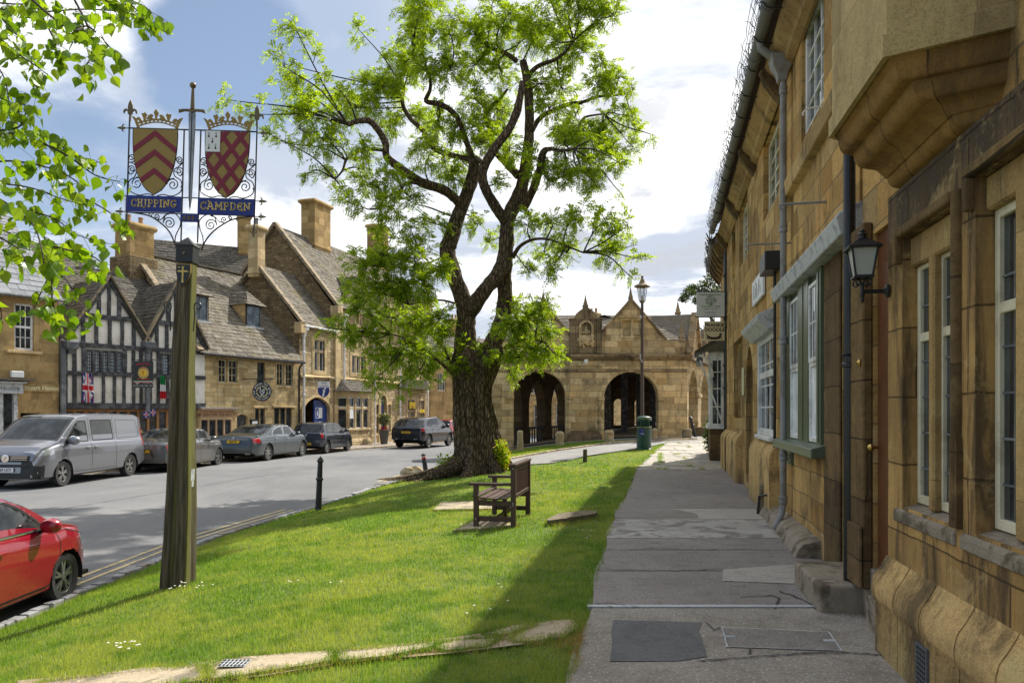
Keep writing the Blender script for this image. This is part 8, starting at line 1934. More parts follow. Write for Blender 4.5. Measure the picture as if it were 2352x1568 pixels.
def box_gable(nm,s0,s1,eave,ridge,depth,holes,wm,gm,par):
 q = MB(); wall(q,rect_loop(s0,s1,-.6,eave),holes,0,.2); q.build('wall',M[wm],par)
 q = MB()
 for x in (s0,s1): q = MB(); q.poly([(x,.002,-.6),(x,depth,-.6),(x,depth,eave),(x,depth/2,ridge-.06),(x,.002,eave)]); q.build('gable_end',M[gm],par,fix=False)
 q = MB(); q.poly([(s0,depth,-.6),(s1,depth,-.6),(s1,depth,eave),(s0,depth,eave)]); q.build('rear_wall',M[gm],par,fix=False)
hA = F.thing('gabled_stone_house','small stone visitor centre with a pointed carriage arch and blue doors','visitor centre')
sS = F.s(767); EA = F.z(700,748); DA = 5.12; RA = 9.25
wa = F.rect(722,782,745,851); ar = (F.s(699),F.s(757),-.5,F.z(728,938))
box_gable('a',0,sS,EA,RA,DA,[rect_loop(*wa),arch_loop(ar[0],ar[1],-.5,ar[3],16,rise=F.z(728,912)-ar[3],point=.25)],'rubble','gable',hA)
roof_tiles('r',(-.05,-.25,EA),(sS,-.25,EA),(-.05,DA/2,RA),(sS,DA/2,RA),M['tiles'],hA,row=.2,tw=.26,seed=101); q = MB(); q.poly([(0,DA/2,RA),(sS,DA/2,RA),(sS,DA+.2,EA),(0,DA+.2,EA)]); q.build('rear_roof',M['tiles'],hA)
q = MB(); q.bar((-.1,-.3,EA+.06),(-.1,DA/2,RA+.10),.30,.14); q.build('gable_coping',M['cope'],hA,bevel=.01); q = MB(); q.bar((-.1,DA+.3,EA+.06),(-.1,DA/2,RA+.10),.30,.14); q.build('gable_coping',M['cope'],hA,bevel=.01)
q = MB(); q.box(-.35,.12,-.32,.10,EA-.45,EA+.1); q.build('kneeler',M['cut'],hA,bevel=.03)
casement(hA,*wa,0,2,.64,'white','cut',.22,ny=1)
q = MB(); q.prism([(-.12,3.34),(-.14,3.42),(.0,3.52),(.01,3.34)],0,sS,plane='yz'); q.build('string_course',M['cut'],hA,bevel=.008)
AL = arch_loop(ar[0],ar[1],-.5,ar[3],16,rise=F.z(728,912)-ar[3],point=.25); q = MB(); c = (ar[0]+ar[1])/2
AO = [((x-c)*1.22+c,z+.02+(z-ar[3])*.12 if z > ar[3]-.01 else z) for x,z in AL]
for i in range(len(AL)):
 j = (i+1) % len(AL)
 if i == 0: continue
 q.prism([AL[i],AL[j],AO[j],AO[i]],-.04,.05)
q.build('arch_surround',M['cut'],hA,bevel=.01)
q = MB(); m_ = lerp(ar[0],ar[1],.46); q.box(m_,ar[1]-.02,.16,.22,-.5,F.z(728,912)-.15); q.box(m_+.04,m_+.1,.14,.16,-.5,2.0); bd_ = q.build('door',M['blue'],hA,bevel=.01)
q = MB(); q.box(ar[0],m_,1.6,1.65,-.5,3); q.box(ar[0]+.0,ar[0]+.03,.2,1.6,-.5,3); q.build('passage',M['interior'],hA)
q = MB(); a = m_+.15; z = F.z(735,960); q.box(a,a+.62,.135,.158,z,z+.56); pn = q.build('notice',M['signwhite'],bd_)
q = MB(); q.box(a+.03,a+.28,.130,.1345,z+.03,z+.53); q.build('notice_panel',M['signblue'],pn); text('lettering','i',.42,M['signwhite'],pn,Matrix.Translation((a+.15,.127,z+.27)) @ XZ,.001,offs=.01)
q = MB(); q.box(m_+.3,ar[1]-.1,.13,.158,z+.75,z+.80); q.build('hinge',M['iron'],bd_)
def vpipe(par,F,px,z0,z1,m='white',y=-.12,r=.062,hop=True):
 x = F.s(px,y); q = MB(); q.tube([(x,y,z0),(x,y,z1)],r,8); q.build('downpipe',M[m],par,smooth=True)
 for z in (z0+1.0,lerp(z0,z1,.45),lerp(z0,z1,.8)):
  q = MB(); q.lathe([(r,-.07),(r*1.5,-.05),(r*1.5,.05),(r,.07)],(x,y,z),8); q.build('collar',M[m],par)
 if hop: q = MB(); q.lathe([(r,-.5),(r*1.3,-.4),(r*2.0,-.15),(r*3.0,-.10),(r*3.2,.06)],(x,y,z1),4,sq=True); q.build('hopper',M[m],par,bevel=.01)
vpipe(hA,F,698,-.4,EA-.15)
q = MB(); q.tube([(0,-.3,EA-.05),(sS,-.3,EA-.05)],.055,8); q.build('gutter',M['white'],hA,smooth=True)
zc_ = F.z(589,519,DA/2); chimney(hA,-.05,DA/2,RA-.7,zc_,.62,.60,M['cut'],1,cap=.22,cut=.15,potm=M['darklead'])
EV = 7.32; DV = 7.46; RV = 12.1
wins = [F.rect(808,818,839,857),F.rect(882,822,902,860),F.rect(943,822,961,866)]
lw = [F.rect(864,929,872,995),F.rect(890,929,897,990),F.rect(937,918,952,985),F.rect(961,920,974,985)]
bd = F.rect(875,921,885,1004)
x0 = sS+.004
box_gable('v',x0,L,EV,RV,DV,[rect_loop(*w) for w in wins+lw]+[arch_loop(bd[0]-.12,bd[1]+.12,-.5,2.2,10)],'rubble','gable',hV)
roof_tiles('r',(x0,-.28,EV),(L,-.28,EV),(x0,DV/2,RV),(L,DV/2,RV),M['tiles'],hV,row=.24,tw=.32,seed=105); q = MB(); q.poly([(x0,DV/2,RV),(L,DV/2,RV),(L,DV+.2,EV),(x0,DV+.2,EV)]); q.build('rear_roof',M['tiles'],hV)
q = MB(); q.bar((x0-.06,-.34,EV+.05),(x0-.06,DV/2,RV+.12),.34,.16); q.build('gable_coping',M['cope'],hV,bevel=.01); q = MB(); q.bar((x0-.06,DV+.3,EV+.05),(x0-.06,DV/2,RV+.12),.34,.16); q.build('gable_coping',M['cope'],hV,bevel=.01)
q = MB(); q.box(x0-.25,x0+.3,-.4,.1,EV-.5,EV+.06); q.box(x0-.02,x0+.55,-.12,-.003,-.5,EV-.5); q.build('kneeler',M['cut'],hV,bevel=.03)
for i,w in enumerate(wins): casement(hV,*w,0,3,None,'white','cut',.22,ny=1,mull=.10)
q = MB(); q.prism([(-.13,3.36),(-.15,3.44),(.0,3.54),(.01,3.36)],x0+.56,L,plane='yz'); q.build('string_course',M['cut'],hV,bevel=.008)
for w in lw: casement(hV,*w,0,1 if w[1]-w[0] < .9 else 2,.62,'white','cut',.16,ny=1)
q = MB(); q.box(bd[0],bd[1],.14,.19,-.4,2.55); q.build('blue_door',M['blue'],hV); q = MB(); q.box(bd[0]-.0,bd[1],.10,.16,2.25,2.3); q.build('door_transom',M['white'],hV)
q = MB(); DL = arch_loop(bd[0]-.12,bd[1]+.12,-.5,2.2,10); c = (bd[0]+bd[1])/2; DO = [((x-c)*1.5+c,z+(z-2.2)*.5 if z > 2.19 else z) for x,z in DL]
for i in range(1,len(DL)): j = (i+1) % len(DL); q.prism([DL[i],DL[j],DO[j],DO[i]],-.05,.05)
q.build('door_surround',M['cut'],hV,bevel=.01)
for px in (790.5,861,919.5,982): vpipe(hV,F,px,-.4,7.0 if px != 861 else 7.0)
for px,pt,w_ in ((826,634,1.45),(899,655,1.45),(957,672,1.45)):
 s = F.s(px,-.03); zt_ = F.z(px,pt,-.03); ze = EV-.05; zk_ = EV+.55
 q = MB(); hl = []
 for dxx in (-.34,.34): hl.append(arch_loop(s+dxx-.22,s+dxx+.22,6.65,7.75,8,point=.4,rise=.5))
 wall(q,[(s-w_,ze-.9),(s+w_,ze-.9),(s+w_,zk_),(s,zt_),(s-w_,zk_)],hl,-.03,.18); dg = q.build('dormer_gable',M['rubble'],hV)
 q = MB(); q.bar((s-w_-.1,-.02,zk_-.02),(s,-.02,zt_+.08),.34,.12); q.bar((s+w_+.1,-.02,zk_-.02),(s,-.02,zt_+.08),.34,.12); q.build('gable_coping',M['cope'],dg,bevel=.01)
 yb_ = lambda z: (z-EV)/(RV-EV)*(DV/2+.28)-.28
 roof_tiles('r',(s-w_,-.0,zk_),(s-w_,yb_(zk_),zk_),(s,.0,zt_),(s,yb_(zt_),zt_),M['tiles_dark'],hV,row=.22,tw=.28,seed=110)
 roof_tiles('r',(s+w_,-.0,zk_),(s+w_,yb_(zk_),zk_),(s,.0,zt_),(s,yb_(zt_),zt_),M['tiles_dark'],hV,row=.22,tw=.28,seed=111)
 q = MB(); q.poly([(s-.7,.1,6.6),(s+.7,.1,6.6),(s+.7,.1,8.3),(s-.7,.1,8.3)]); q.build('pane',M['glass'],dg,fix=False)
 q = MB(); q.box(s-.75,s+.75,-.10,-.031,6.5,6.62); q.box(s-.07,s+.07,-.05,-.031,6.62,7.9)
 for dxx in (-.34,.34):
  A_ = arch_loop(s+dxx-.22,s+dxx+.22,6.65,7.75,8,point=.4,rise=.5)
  for i in range(len(A_)): j = (i+1) % len(A_); q.bar((A_[i][0],-.05,A_[i][1]),(A_[j][0],-.05,A_[j][1]),.07,.07,up=(0,1,0))
 q.build('gothic_surround',M['cut'],dg)
b0,b1 = F.s(798,-.55),F.s(846,-.55); zb0,zb1 = F.z(820,983,-.6),F.z(820,913,-.6)
def bay_ring(z,e=0.0): return [(b0-.42-e,.0,z),(b0-e*.5,-.62-e,z),(b1+e*.5,-.62-e,z),(b1+.42+e,.0,z)]
q = MB(); loft(q,[bay_ring(-.6,.12),bay_ring(-.05,.12),bay_ring(.1,.0),bay_ring(zb0-.12,0.0),bay_ring(zb0-.10,.07),bay_ring(zb0,.04),bay_ring(zb0,-.06)]); q.build('bay_base',M['rubble'],hV)
q = MB(); loft(q,[bay_ring(zb1,-.06),bay_ring(zb1,0),bay_ring(zb1+.25,0),bay_ring(zb1+.27,.08),bay_ring(zb1+.34,.08)]); q.poly(bay_ring(zb1+.34,.08)); q.build('bay_head',M['cut'],hV)
for a,b,n in ((bay_ring(0)[0],bay_ring(0)[1],1),(bay_ring(0)[1],bay_ring(0)[2],3),(bay_ring(0)[2],bay_ring(0)[3],1)):
 A_,B_ = Vector(a[:2]),Vector(b[:2]); q = MB(); g = MB(); t_ = (B_-A_).normalized(); n_ = Vector((-t_.y,t_.x))
 for i in range(n+1): p = A_.lerp(B_,i/n)+n_*.06; q.bar((p.x,p.y,zb0),(p.x,p.y,zb1),.13,.12,up=(n_.x,n_.y,0))
 zm = lerp(zb0,zb1,.66); q.bar((A_.x+n_.x*.06,A_.y+n_.y*.06,zm),(B_.x+n_.x*.06,B_.y+n_.y*.06,zm),.10,.10); bw2 = q.build('bay_window',M['cut'],hV)
 g.poly([(A_.x+n_.x*.10,A_.y+n_.y*.10,zb0),(B_.x+n_.x*.10,B_.y+n_.y*.10,zb0),(B_.x+n_.x*.10,B_.y+n_.y*.10,zb1),(A_.x+n_.x*.10,A_.y+n_.y*.10,zb1)]); g.build('pane',M['glass'],bw2,fix=False)
 f = MB()
 for i in range(n):
  for (c_,d_) in ((zb0,zm-.05),(zm+.05,zb1)):
   for u in (.10,.90): p = A_.lerp(B_,(i+u)/n)+n_*.08; f.bar((p.x,p.y,c_),(p.x,p.y,d_),.045,.04,up=(n_.x,n_.y,0))
   for zz in (c_+.02,d_-.02): pa,pb2 = A_.lerp(B_,(i+.1)/n)+n_*.08,A_.lerp(B_,(i+.9)/n)+n_*.08; f.bar((pa.x,pa.y,zz),(pb2.x,pb2.y,zz),.04,.045)
 f.build('casement',M['white'],bw2)
p = bay_ring(0)[1]; q = MB(); q.box(b0+.1,b0+.55,-.60,-.56,zb0+.55,zb0+1.15); q.build('paper_notice',M['signwhite'],hV)
R0 = bay_ring(zb1+.36,.16); rt = zb1+1.05; T0,T1 = (b0+.1,.0,rt),(b1-.1,.0,rt)
roof_tiles('r',R0[1],R0[2],T0,T1,M['tiles_dark'],hV,row=.16,tw=.22,seed=120,name_='bay_roof'); roof_tiles('r',R0[0],R0[1],(T0[0]-.01,0,rt),T0,M['tiles_dark'],hV,row=.16,tw=.22,seed=121,name_='bay_roof'); roof_tiles('r',R0[3],R0[2],(T1[0]+.01,0,rt),T1,M['tiles_dark'],hV,row=.16,tw=.22,seed=122,name_='bay_roof')
q = MB(); s = F.s(945); q.prism([(s-2.0,3.1),(s+2.0,3.1),(s+1.4,3.7),(s-1.4,3.7)],-.5,-.003); q.build('porch_roof',M['tiles_dark'],hV)
for (x0_,x1_,y0_,y1_,lb) in ((938,951,923,938,'larger yellow sign above the shop window of the tall stone house'),(962,972,940,947,'small yellow sign on the right shop window of the tall stone house')):
 a,b = F.s(x0_),F.s(x1_); z0_,z1_ = F.z(x0_,y1_),F.z(x0_,y0_); q = MB(); q.box(a,b,-.10,-.06,z0_,z1_); o = q.build('yellow_sign',M['yellow'],None); o.location = hV.location; o.rotation_euler = hV.rotation_euler; tag(o,lb,'sign')
 text('lettering','Gifts' if y0_ == 923 else 'Bookshop',.22 if y0_ == 923 else .10,M['inkblack'],o,Matrix.Translation(((a+b)/2,-.103,z0_+(z1_-z0_)*(.2 if y0_ == 923 else .5))) @ XZ,.001)
zc_ = F.z(725,468,DV/2); chimney(hV,F.s(726,DV/2-.2),DV/2-.2,RV-1.6,zc_,1.75,.95,M['chim'],0,cap=.12,cut=1.0)
zc_ = F.z(869,520,DV/2); chimney(hV,L-.6,DV/2,RV-.8,zc_,1.5,.9,M['chim'],0,cap=.10,cut=.8)
Yv = F.Y(735)-.9; a,b = at(730,914,Yv),at(756.5,876,Yv); c = (a+b)/2; w,h = b.x-a.x,b.z-a.z
vs = thing('hanging_sign','white and blue shield-shaped information sign with a big letter i over the carriage arch','hanging sign',c)
q = MB(); q.box(-w/2,w/2,-.02,.02,h*.13,h/2); q.build('top_board',M['signwhite'],vs)
q = MB(); q.prism([(-w/2,h*.128),(w/2,h*.128),(w*.49,-h*.12),(w*.36,-h*.32),(0,-h/2),(-w*.36,-h*.32),(-w*.49,-h*.12)],-.02,.02); lo_ = q.build('shield_board',M['signblue'],vs)
q = MB(); q.bar((-.03,-.024,-.34),(.05,-.024,.0),.09,.004,up=(0,1,0)); q.bar((-.07,-.0245,-.34),(.03,-.0245,-.34),.05,.004,up=(0,1,0)); q.bar((-.05,-.0245,-.02),(.07,-.0245,-.02),.05,.004,up=(0,1,0)); q.lathe([(.05,-.027),(.05,-.021)],(.08,0,.07),10,axis='y'); q.build('letter_i',M['signwhite'],lo_)
text('lettering','Visitor',.10,M['signblue'],vs,Matrix.Translation((.02,-.023,h*.42)) @ XZ,.001,offs=.001); text('lettering','& Community',.055,M['red'],vs,Matrix.Translation((.05,-.023,h*.31)) @ XZ,.001); text('lettering','Information',.10,M['signblue'],vs,Matrix.Translation((.03,-.023,h*.20)) @ XZ,.001,offs=.001)
q = MB(); q.bar((-.5,0,h/2+.2),(.4,0,h/2+.2),.03,.03); q.bar((-.3,0,h/2+.1),(.32,0,h/2+.1),.02,.02)
for x in (-.25,.25): q.tube([(x,0,h/2),(x,0,h/2+.2)],.012,4)
q.tube([(.4,0,h/2+.2),(.45,.9,h/2+.2)],.015,5); q.build('bracket',M['iron'],vs)
p_ = at(882,1031,44.5); p_.z = H(p_.x,p_.y)+.08; pt_ = thing('potted_tree','clipped ball bush in a tall grey pot beside the blue door','potted plant',p_)
q = MB(); q.lathe([(.20,0),(.30,.80),(.33,.84),(.28,.85)],n=14); q.build('pot',M['greypot'],pt_,smooth=30); q = MB(); q.tube([(0,0,.8),(0,0,1.2)],.03,6); q.build('stem',M['twig'],pt_)
leaf_clump('foliage',pt_,(0,0,1.45),(.33,.33,.33),1300,.11,M['olive'],66,.3); leaf_clump('flowers',pt_,(0,0,.92),(.26,.26,.08),160,.08,M['flagred'],67,.3)
simple_house('plain stone house with a grey pipe, half hidden behind the tree trunk',988,54.5,1075,58,5.9,8.9,7,'stuart','tiles_dark',[(.3,.9,3.1,4.4),(.72,.9,3.1,4.4),(.75,1.1,.6,2.0)],130,'cream',((.8,2),))
simple_house('farther stone house just right of the tree trunk beside the market hall',1075,66,1190,72,5.4,8.6,7,'stuart','tiles',[(.3,1,3.1,4.4),(.7,1,3.1,4.4),(.5,1,.4,2.0)],131,'cream',((.3,2),))
# ================================================================ vehicles
def cars_paint(): pass
def ip(tab,x): return interp(tab,x)
def make_car(name,label,S,wheel_pt,which,alpha,z,paint,cat='car',group=None):
 """S: dict of the body; wheel_pt (X,Y) ground point under the visible wheel `which` ('f','r'); alpha: axis angle from +Y; S['rev'] faces the viewer"""
 h = Vector((math.sin(alpha),math.cos(alpha)))*(-1 if S.get('rev') else 1); rz = math.atan2(h.y,h.x)
 wb,W,hw = S['wb'],S['W'],S['W']/2; sgn = S.get('vis',-1)
 lx = wb/2 if which == 'f' else -wb/2; ly = sgn*(hw-.06); o = Vector(wheel_pt)-Vector((lx*math.cos(rz)-ly*math.sin(rz),lx*math.sin(rz)+ly*math.cos(rz)))
 t = thing(name,label,cat,(o.x,o.y,z),rz,group); R0 = S['r']; NI,NJ = S.get('n',(110,40)); x0,x1 = S['top'][0][0],S['top'][-1][0]
 brk = sorted(set([x for x in S['brk']])); xs = list(np.linspace(x0,x1,NI))
 for b in brk: k = min(range(1,NI-1),key=lambda i: abs(xs[i]-b)); xs[k] = b
 def hwid(x):
  e = max((x-(x1-S.get('fr',.75)))/S.get('fr',.75),0); e2 = max(((x0+S.get('rr',.5))-x)/S.get('rr',.5),0)
  return hw*(1-S.get('ft',.22)*e**2.2-S.get('rt',.12)*e2**2.4)
 def ring(x):
  w = hwid(x); zt = ip(S['top'],x); zs = min(ip(S['belt'],x),zt-.02); zb = ip(S['bot'],x); zb = min(zb,zs-.12); g = max(0,zt-zs)
  wr = w*(.93-S.get('tum',.26)*max(0,g-.06)) if g > .06 else w*.93; rd = min(.07,g*.4)
  P = [(w*.88,zb),(w*.965,zb+.05),(w*.99,lerp(zb,zs,.35)),(w*1.0,lerp(zb,zs,.62)),(w*.985,lerp(zb,zs,.85)),(w*.955,zs-.01),(w*.93,zs+min(.03,g*.2)),(lerp(w*.93,wr,.5),lerp(zs,zt-rd,.52)),(wr,zt-rd),(wr*.90,zt-rd*.42),(wr*.6,zt-rd*.08),(0,zt)]
  return P
 rng = [ring(x) for x in xs]; m = len(rng[0]); dens = [3,3,5,4,4,2,2,6,6,2,3,3]; rows = []
 for P in rng:
  r = []
  for i in range(m-1):
   for k in range(dens[i]): t_ = k/dens[i]; r.append((lerp(P[i][0],P[i+1][0],t_),lerp(P[i][1],P[i+1][1],t_)))
  r.append(P[-1]); rows.append(r)
 nj = len(rows[0]); V = np.array([[(xs[i],rows[i][j][0],rows[i][j][1]) for j in range(nj)] for i in range(NI)])
 def snap(px,pz,jmax,thr,loops,circ):
  pass
 loops = S['glass']; thr = (x1-x0)/NI*.62
 arch = [(wb/2,R0*S.get('ar',1.13)),(-wb/2,R0*S.get('ar',1.13))]
 for i in range(NI):
  for j in range(nj):
   x,y,zz = V[i,j]
   if j > 30: continue
   for cx_,rr in arch:
    d = math.hypot(x-cx_,zz-R0)
    if abs(d-rr) < thr and d > 1e-6 and zz > .05: V[i,j,0] = cx_+(x-cx_)*rr/d; V[i,j,2] = R0+(zz-R0)*rr/d
   if zz > ip(S['belt'],x)-.06 and ip(S['top'],x)-ip(S['belt'],x) > .1:
    best = None
    for L in loops:
     for (ax,az),(bx_,bz) in zip(L,L[1:]+L[:1]):
      ex,ez = bx_-ax,bz-az; tt = max(0,min(1,((x-ax)*ex+(zz-az)*ez)/(ex*ex+ez*ez))); qx,qz = ax+ex*tt,az+ez*tt; dd = math.hypot(x-qx,zz-qz)
      if best is None or dd < best[0]: best = (dd,qx,qz)
    if best and best[0] < thr*.75: V[i,j,0],V[i,j,2] = best[1],best[2]
 def pin(x,zz,L):
  c = False; j = len(L)-1
  for i in range(len(L)):
   if (L[i][1] > zz) != (L[j][1] > zz) and x < (L[j][0]-L[i][0])*(zz-L[i][1])/((L[j][1]-L[i][1]) or 1e-9)+L[i][0]: c = not c
   j = i
  return c
 parts = {}; mats = {}
 def put(nm,mt,quad,sg):
  p = parts.setdefault(nm,({},[],[])); mats[nm] = mt; ids = []
  for (i,j) in quad:
   k = (i,j,sg if j < nj-1 else 0)
   if k not in p[0]: p[0][k] = len(p[1]); x,y,zz = V[i,j]; p[1].append((x,y*sg,zz))
   ids.append(p[0][k])
  p[2].append(ids if sg > 0 else ids[::-1])
 for i in range(NI-1):
  for j in range(nj-1):
   c = (V[i,j]+V[i+1,j]+V[i,j+1]+V[i+1,j+1])/4; x,y,zz = c; nm,mt = 'body',paint
   if j < 30 and any(math.hypot(x-a,zz-R0) < r*.995 and zz > 0 for a,r in arch): continue
   top_ = ip(S['top'],x); ja = j >= 33; sd = False
   for (a,b,gn) in S['screens']:
    if a < x < b and j >= 31: nm,mt = gn,M['carglass']
   for gi,L in enumerate(loops):
    if 22 <= j <= 34 and pin(x,zz,L): nm,mt = 'side_window',M['carglass']; sd = True
   if nm == 'body':
    for (fn,gn,gm) in S.get('reg',()):
     if fn(x,y,zz): nm,mt = gn,gm
   q = [(i,j),(i+1,j),(i+1,j+1),(i,j+1)]
   for sg in (-1,1): put(nm+('L' if sd and sg > 0 else ''),mt,q,sg)
 for nm,(d,vs,fs) in parts.items():
  mb = MB(); mb.v = vs; mb.f = [tuple(f) for f in fs]; mb.mi = [0]*len(fs)
  mb.build(nm.rstrip('L'),mats[nm],t,smooth=38)
 mb = MB()
 for i,s_ in ((0,1),(NI-1,-1)):
  L = [tuple(V[i,j]) for j in range(nj)]; mb.poly(L+[(x,-y,zz) for x,y,zz in L[::-1][1:]])
 mb.build('end_panel',paint,t); mb = MB(); zb = ip(S['bot'],0)+.02; mb.box(x0+.15,x1-.15,-hw*.86,hw*.86,zb,zb+.05)
 for cx_,rr in arch: mb.box(cx_-rr-.05,cx_+rr+.05,-hw*.62,hw*.62,.25,R0*2.05)
 mb.box(x0+.3,x1-.5,-hw*.80,hw*.80,zb+.05,ip(S['belt'],0)-.12); mb.build('underbody',M['well'],t)
 for cx_,rr in arch:
  for sg in (-1,1):
   mb = MB(); n = 18; yi,yo_ = hw*.62*sg,(hwid(cx_)-.012)*sg
   for k in range(n):
    a0,a1 = -.25+(pi+.5)*k/n,-.25+(pi+.5)*(k+1)/n; q_ = rr*1.0
    mb.poly([(cx_+math.cos(a0)*q_,yi,R0+math.sin(a0)*q_),(cx_+math.cos(a1)*q_,yi,R0+math.sin(a1)*q_),(cx_+math.cos(a1)*q_,yo_,R0+math.sin(a1)*q_),(cx_+math.cos(a0)*q_,yo_,R0+math.sin(a0)*q_)])
   mb.build('wheel_arch',M['well'],t,fix=False)
 tw_ = S.get('tw',.20)
 for cx_ in (wb/2,-wb/2):
  for sg in (-1,1):
   mb = MB(); yc = sg*(min(hwid(cx_),hw)-.035-tw_/2); R1 = R0*S.get('rim',.64)
   mb.lathe([(R1,-tw_/2+.015),(R0*.93,-tw_/2),(R0*.985,-tw_*.36),(R0,-tw_*.2),(R0,tw_*.2),(R0*.985,tw_*.36),(R0*.93,tw_/2),(R1,tw_/2-.015)],(cx_,yc,R0),36,axis='y'); mb.f = mb.f[:-2]; mb.mi = mb.mi[:-2]; w = mb.build('wheel',M['rubber'],t,smooth=35)
   mb = MB(); yf = yc+sg*(tw_/2-.02); mb.lathe([(R1,0),(R1*1.02,-.008*sg),(R1*.93,-.012*sg),(R1*.90,.045*sg*-1)],(cx_,yf,R0),32,axis='y'); mb.f = mb.f[:-2]; mb.mi = mb.mi[:-2]
   ns = S.get('sp',5)
   for k in range(ns):
    a = 2*pi*k/ns+.3; c_,s_ = math.cos(a),math.sin(a)
    for da in ((-.13,.13) if S.get('dbl',1) else (0,)):
     a2 = a+da*1.4; b = Vector((cx_+c_*R1*.16,yf-sg*.02,R0+s_*R1*.16)); e = Vector((cx_+math.cos(a2)*R1*.95,yf-sg*.022,R0+math.sin(a2)*R1*.95)); mb.bar(b,e,R1*S.get('spw',.13),.03,up=(0,1,0))
   mb.lathe([(R1*.24,0),(R1*.22,sg*.018*-1),(.01,-.02*sg)],(cx_,yf-sg*.0,R0),14,axis='y'); mb.build('rim',M['alloy'],w,fix=True,smooth=35)
   mb = MB(); mb.lathe([(R1*.99,0),(R1*.98,.001)],(cx_,yf-sg*.07,R0),24,axis='y'); mb.build('hub_well',M['well'],w)
 def ysurf(x,zz):
  P = ring(x)
  for (a,b),(c,d) in zip(P,P[1:]):
   if b <= zz <= d and d > b: return lerp(a,c,(zz-b)/(d-b))
  return P[3][0]
 def ribbon(nm,pts,wd,mt,off=.003,both=True):
  for sg in ((-1,1) if both else (sgn,)):
   mb = MB(); Q = []
   for (a,b),(c,d) in zip(pts,pts[1:]):
    n = max(2,int(math.hypot(a-c,b-d)/.06))
    for k in range(n): Q.append((lerp(a,c,k/n),lerp(b,d,k/n)))
   Q.append(pts[-1])
   for (a,b),(c,d) in zip(Q,Q[1:]):
    l = math.hypot(c-a,d-b) or 1; nx,nz = -(d-b)/l*wd/2,(c-a)/l*wd/2
    mb.poly([(a-nx,sg*(ysurf(a-nx,b-nz)+off),b-nz),(a+nx,sg*(ysurf(a+nx,b+nz)+off),b+nz),(c+nx,sg*(ysurf(c+nx,d+nz)+off),d+nz),(c-nx,sg*(ysurf(c-nx,d-nz)+off),d-nz)])
   mb.build(nm,mt,t,fix=False)
 for L in S.get('seams',()): ribbon('door_seam',L,.012,M['trim'])
 for L in loops: ribbon('window_trim',L+L[:1],.03,M['trim'] if not S.get('chr') else M['chrome'],.004)
 for (a,b,w_,mt) in S.get('strips',()): ribbon('side_moulding',[a,b],w_,mt,.008)
 for (hx_,hz_) in S.get('handles',()):
  for sg in (-1,1):
   mb = MB(); y = ysurf(hx_,hz_); mb.box(hx_-.085,hx_+.085,sg*(y+.02),sg*(y+.045),hz_-.015,hz_+.018); mb.box(hx_-.085,hx_-.06,sg*y,sg*(y+.03),hz_-.01,hz_+.012); mb.box(hx_+.06,hx_+.085,sg*y,sg*(y+.03),hz_-.01,hz_+.012); mb.build('door_handle',S.get('hm',paint),t,bevel=.008)
 mx,mz_ = S['mirror']
 for sg in (-1,1):
  mb = MB(); y = ysurf(mx,mz_-.06); ms = S.get('ms',1); mb.lathe([(.02,-.10),(.07,-.085),(.09,-.03),(.088,.03),(.07,.07),(.03,.085)],(0,0,0),12,axis='x'); mb.v = [(mx+a*.75*ms,sg*(y+.14)+b*1.25*ms,mz_+.03+c*.95*ms) for a,b,c in mb.v]; mr = mb.build('mirror',S.get('mm',paint),t,smooth=50)
  mb = MB(); mb.bar((mx+.02,sg*(y-.02),mz_-.05),(mx,sg*(y+.10),mz_-.02),.06,.04); mb.build('mirror_arm',M['trim'],mr)
 t['_'] = 0; del t['_']
 return t,ysurf,hwid
def plate(t,x,z,s,mt,w=.52,h=.11,tilt=0,face=1,y0=0.0):
 """face 1: faces +x (front), -1 faces -x (rear)"""
 mb = MB(); mb.box(-w/2,w/2,-.006,.006,-h/2,h/2); Mt = Matrix.Translation((x,y0,z)) @ Matrix.Rotation(R(90 if face > 0 else -90),4,'Z') @ Matrix.Rotation(R(tilt),4,'X'); mb.xf(Mt); p = mb.build('number_plate',M[mt],t)
 text('lettering',s,.105,M['inkblack'],p,Mt @ Matrix.Translation((.0,-.0075,0)) @ XZ,.0008,sx=.86,offs=.0022)
 return p
def lampbox(t,nm,pts,mt,th=.02):
 mb = MB(); mb.poly(pts); return mb.build(nm,M[mt],t,fix=False)
P_red = carpaint('red_car_paint',(.29,.002,.018),.1,.26,.05,(.16,.04,.04)); P_sil = carpaint('silver_car_paint',(.27,.28,.31),.75,.30,.10); P_grey = carpaint('grey_car_paint',(.16,.158,.152),.7,.3,.12); P_teal = carpaint('dark_teal_car_paint',(.055,.075,.085),.7,.28,.22,(.25,.25,.22)); P_navy = carpaint('navy_car_paint',(.016,.024,.040),.5,.26,.05); P_blk = carpaint('blue_black_car_paint',(.010,.013,.022),.5,.22,.04)
G_ = 'cars parked along the far kerb'
def onray(px,Y): return ((px-CX)/FPX*Y,Y)
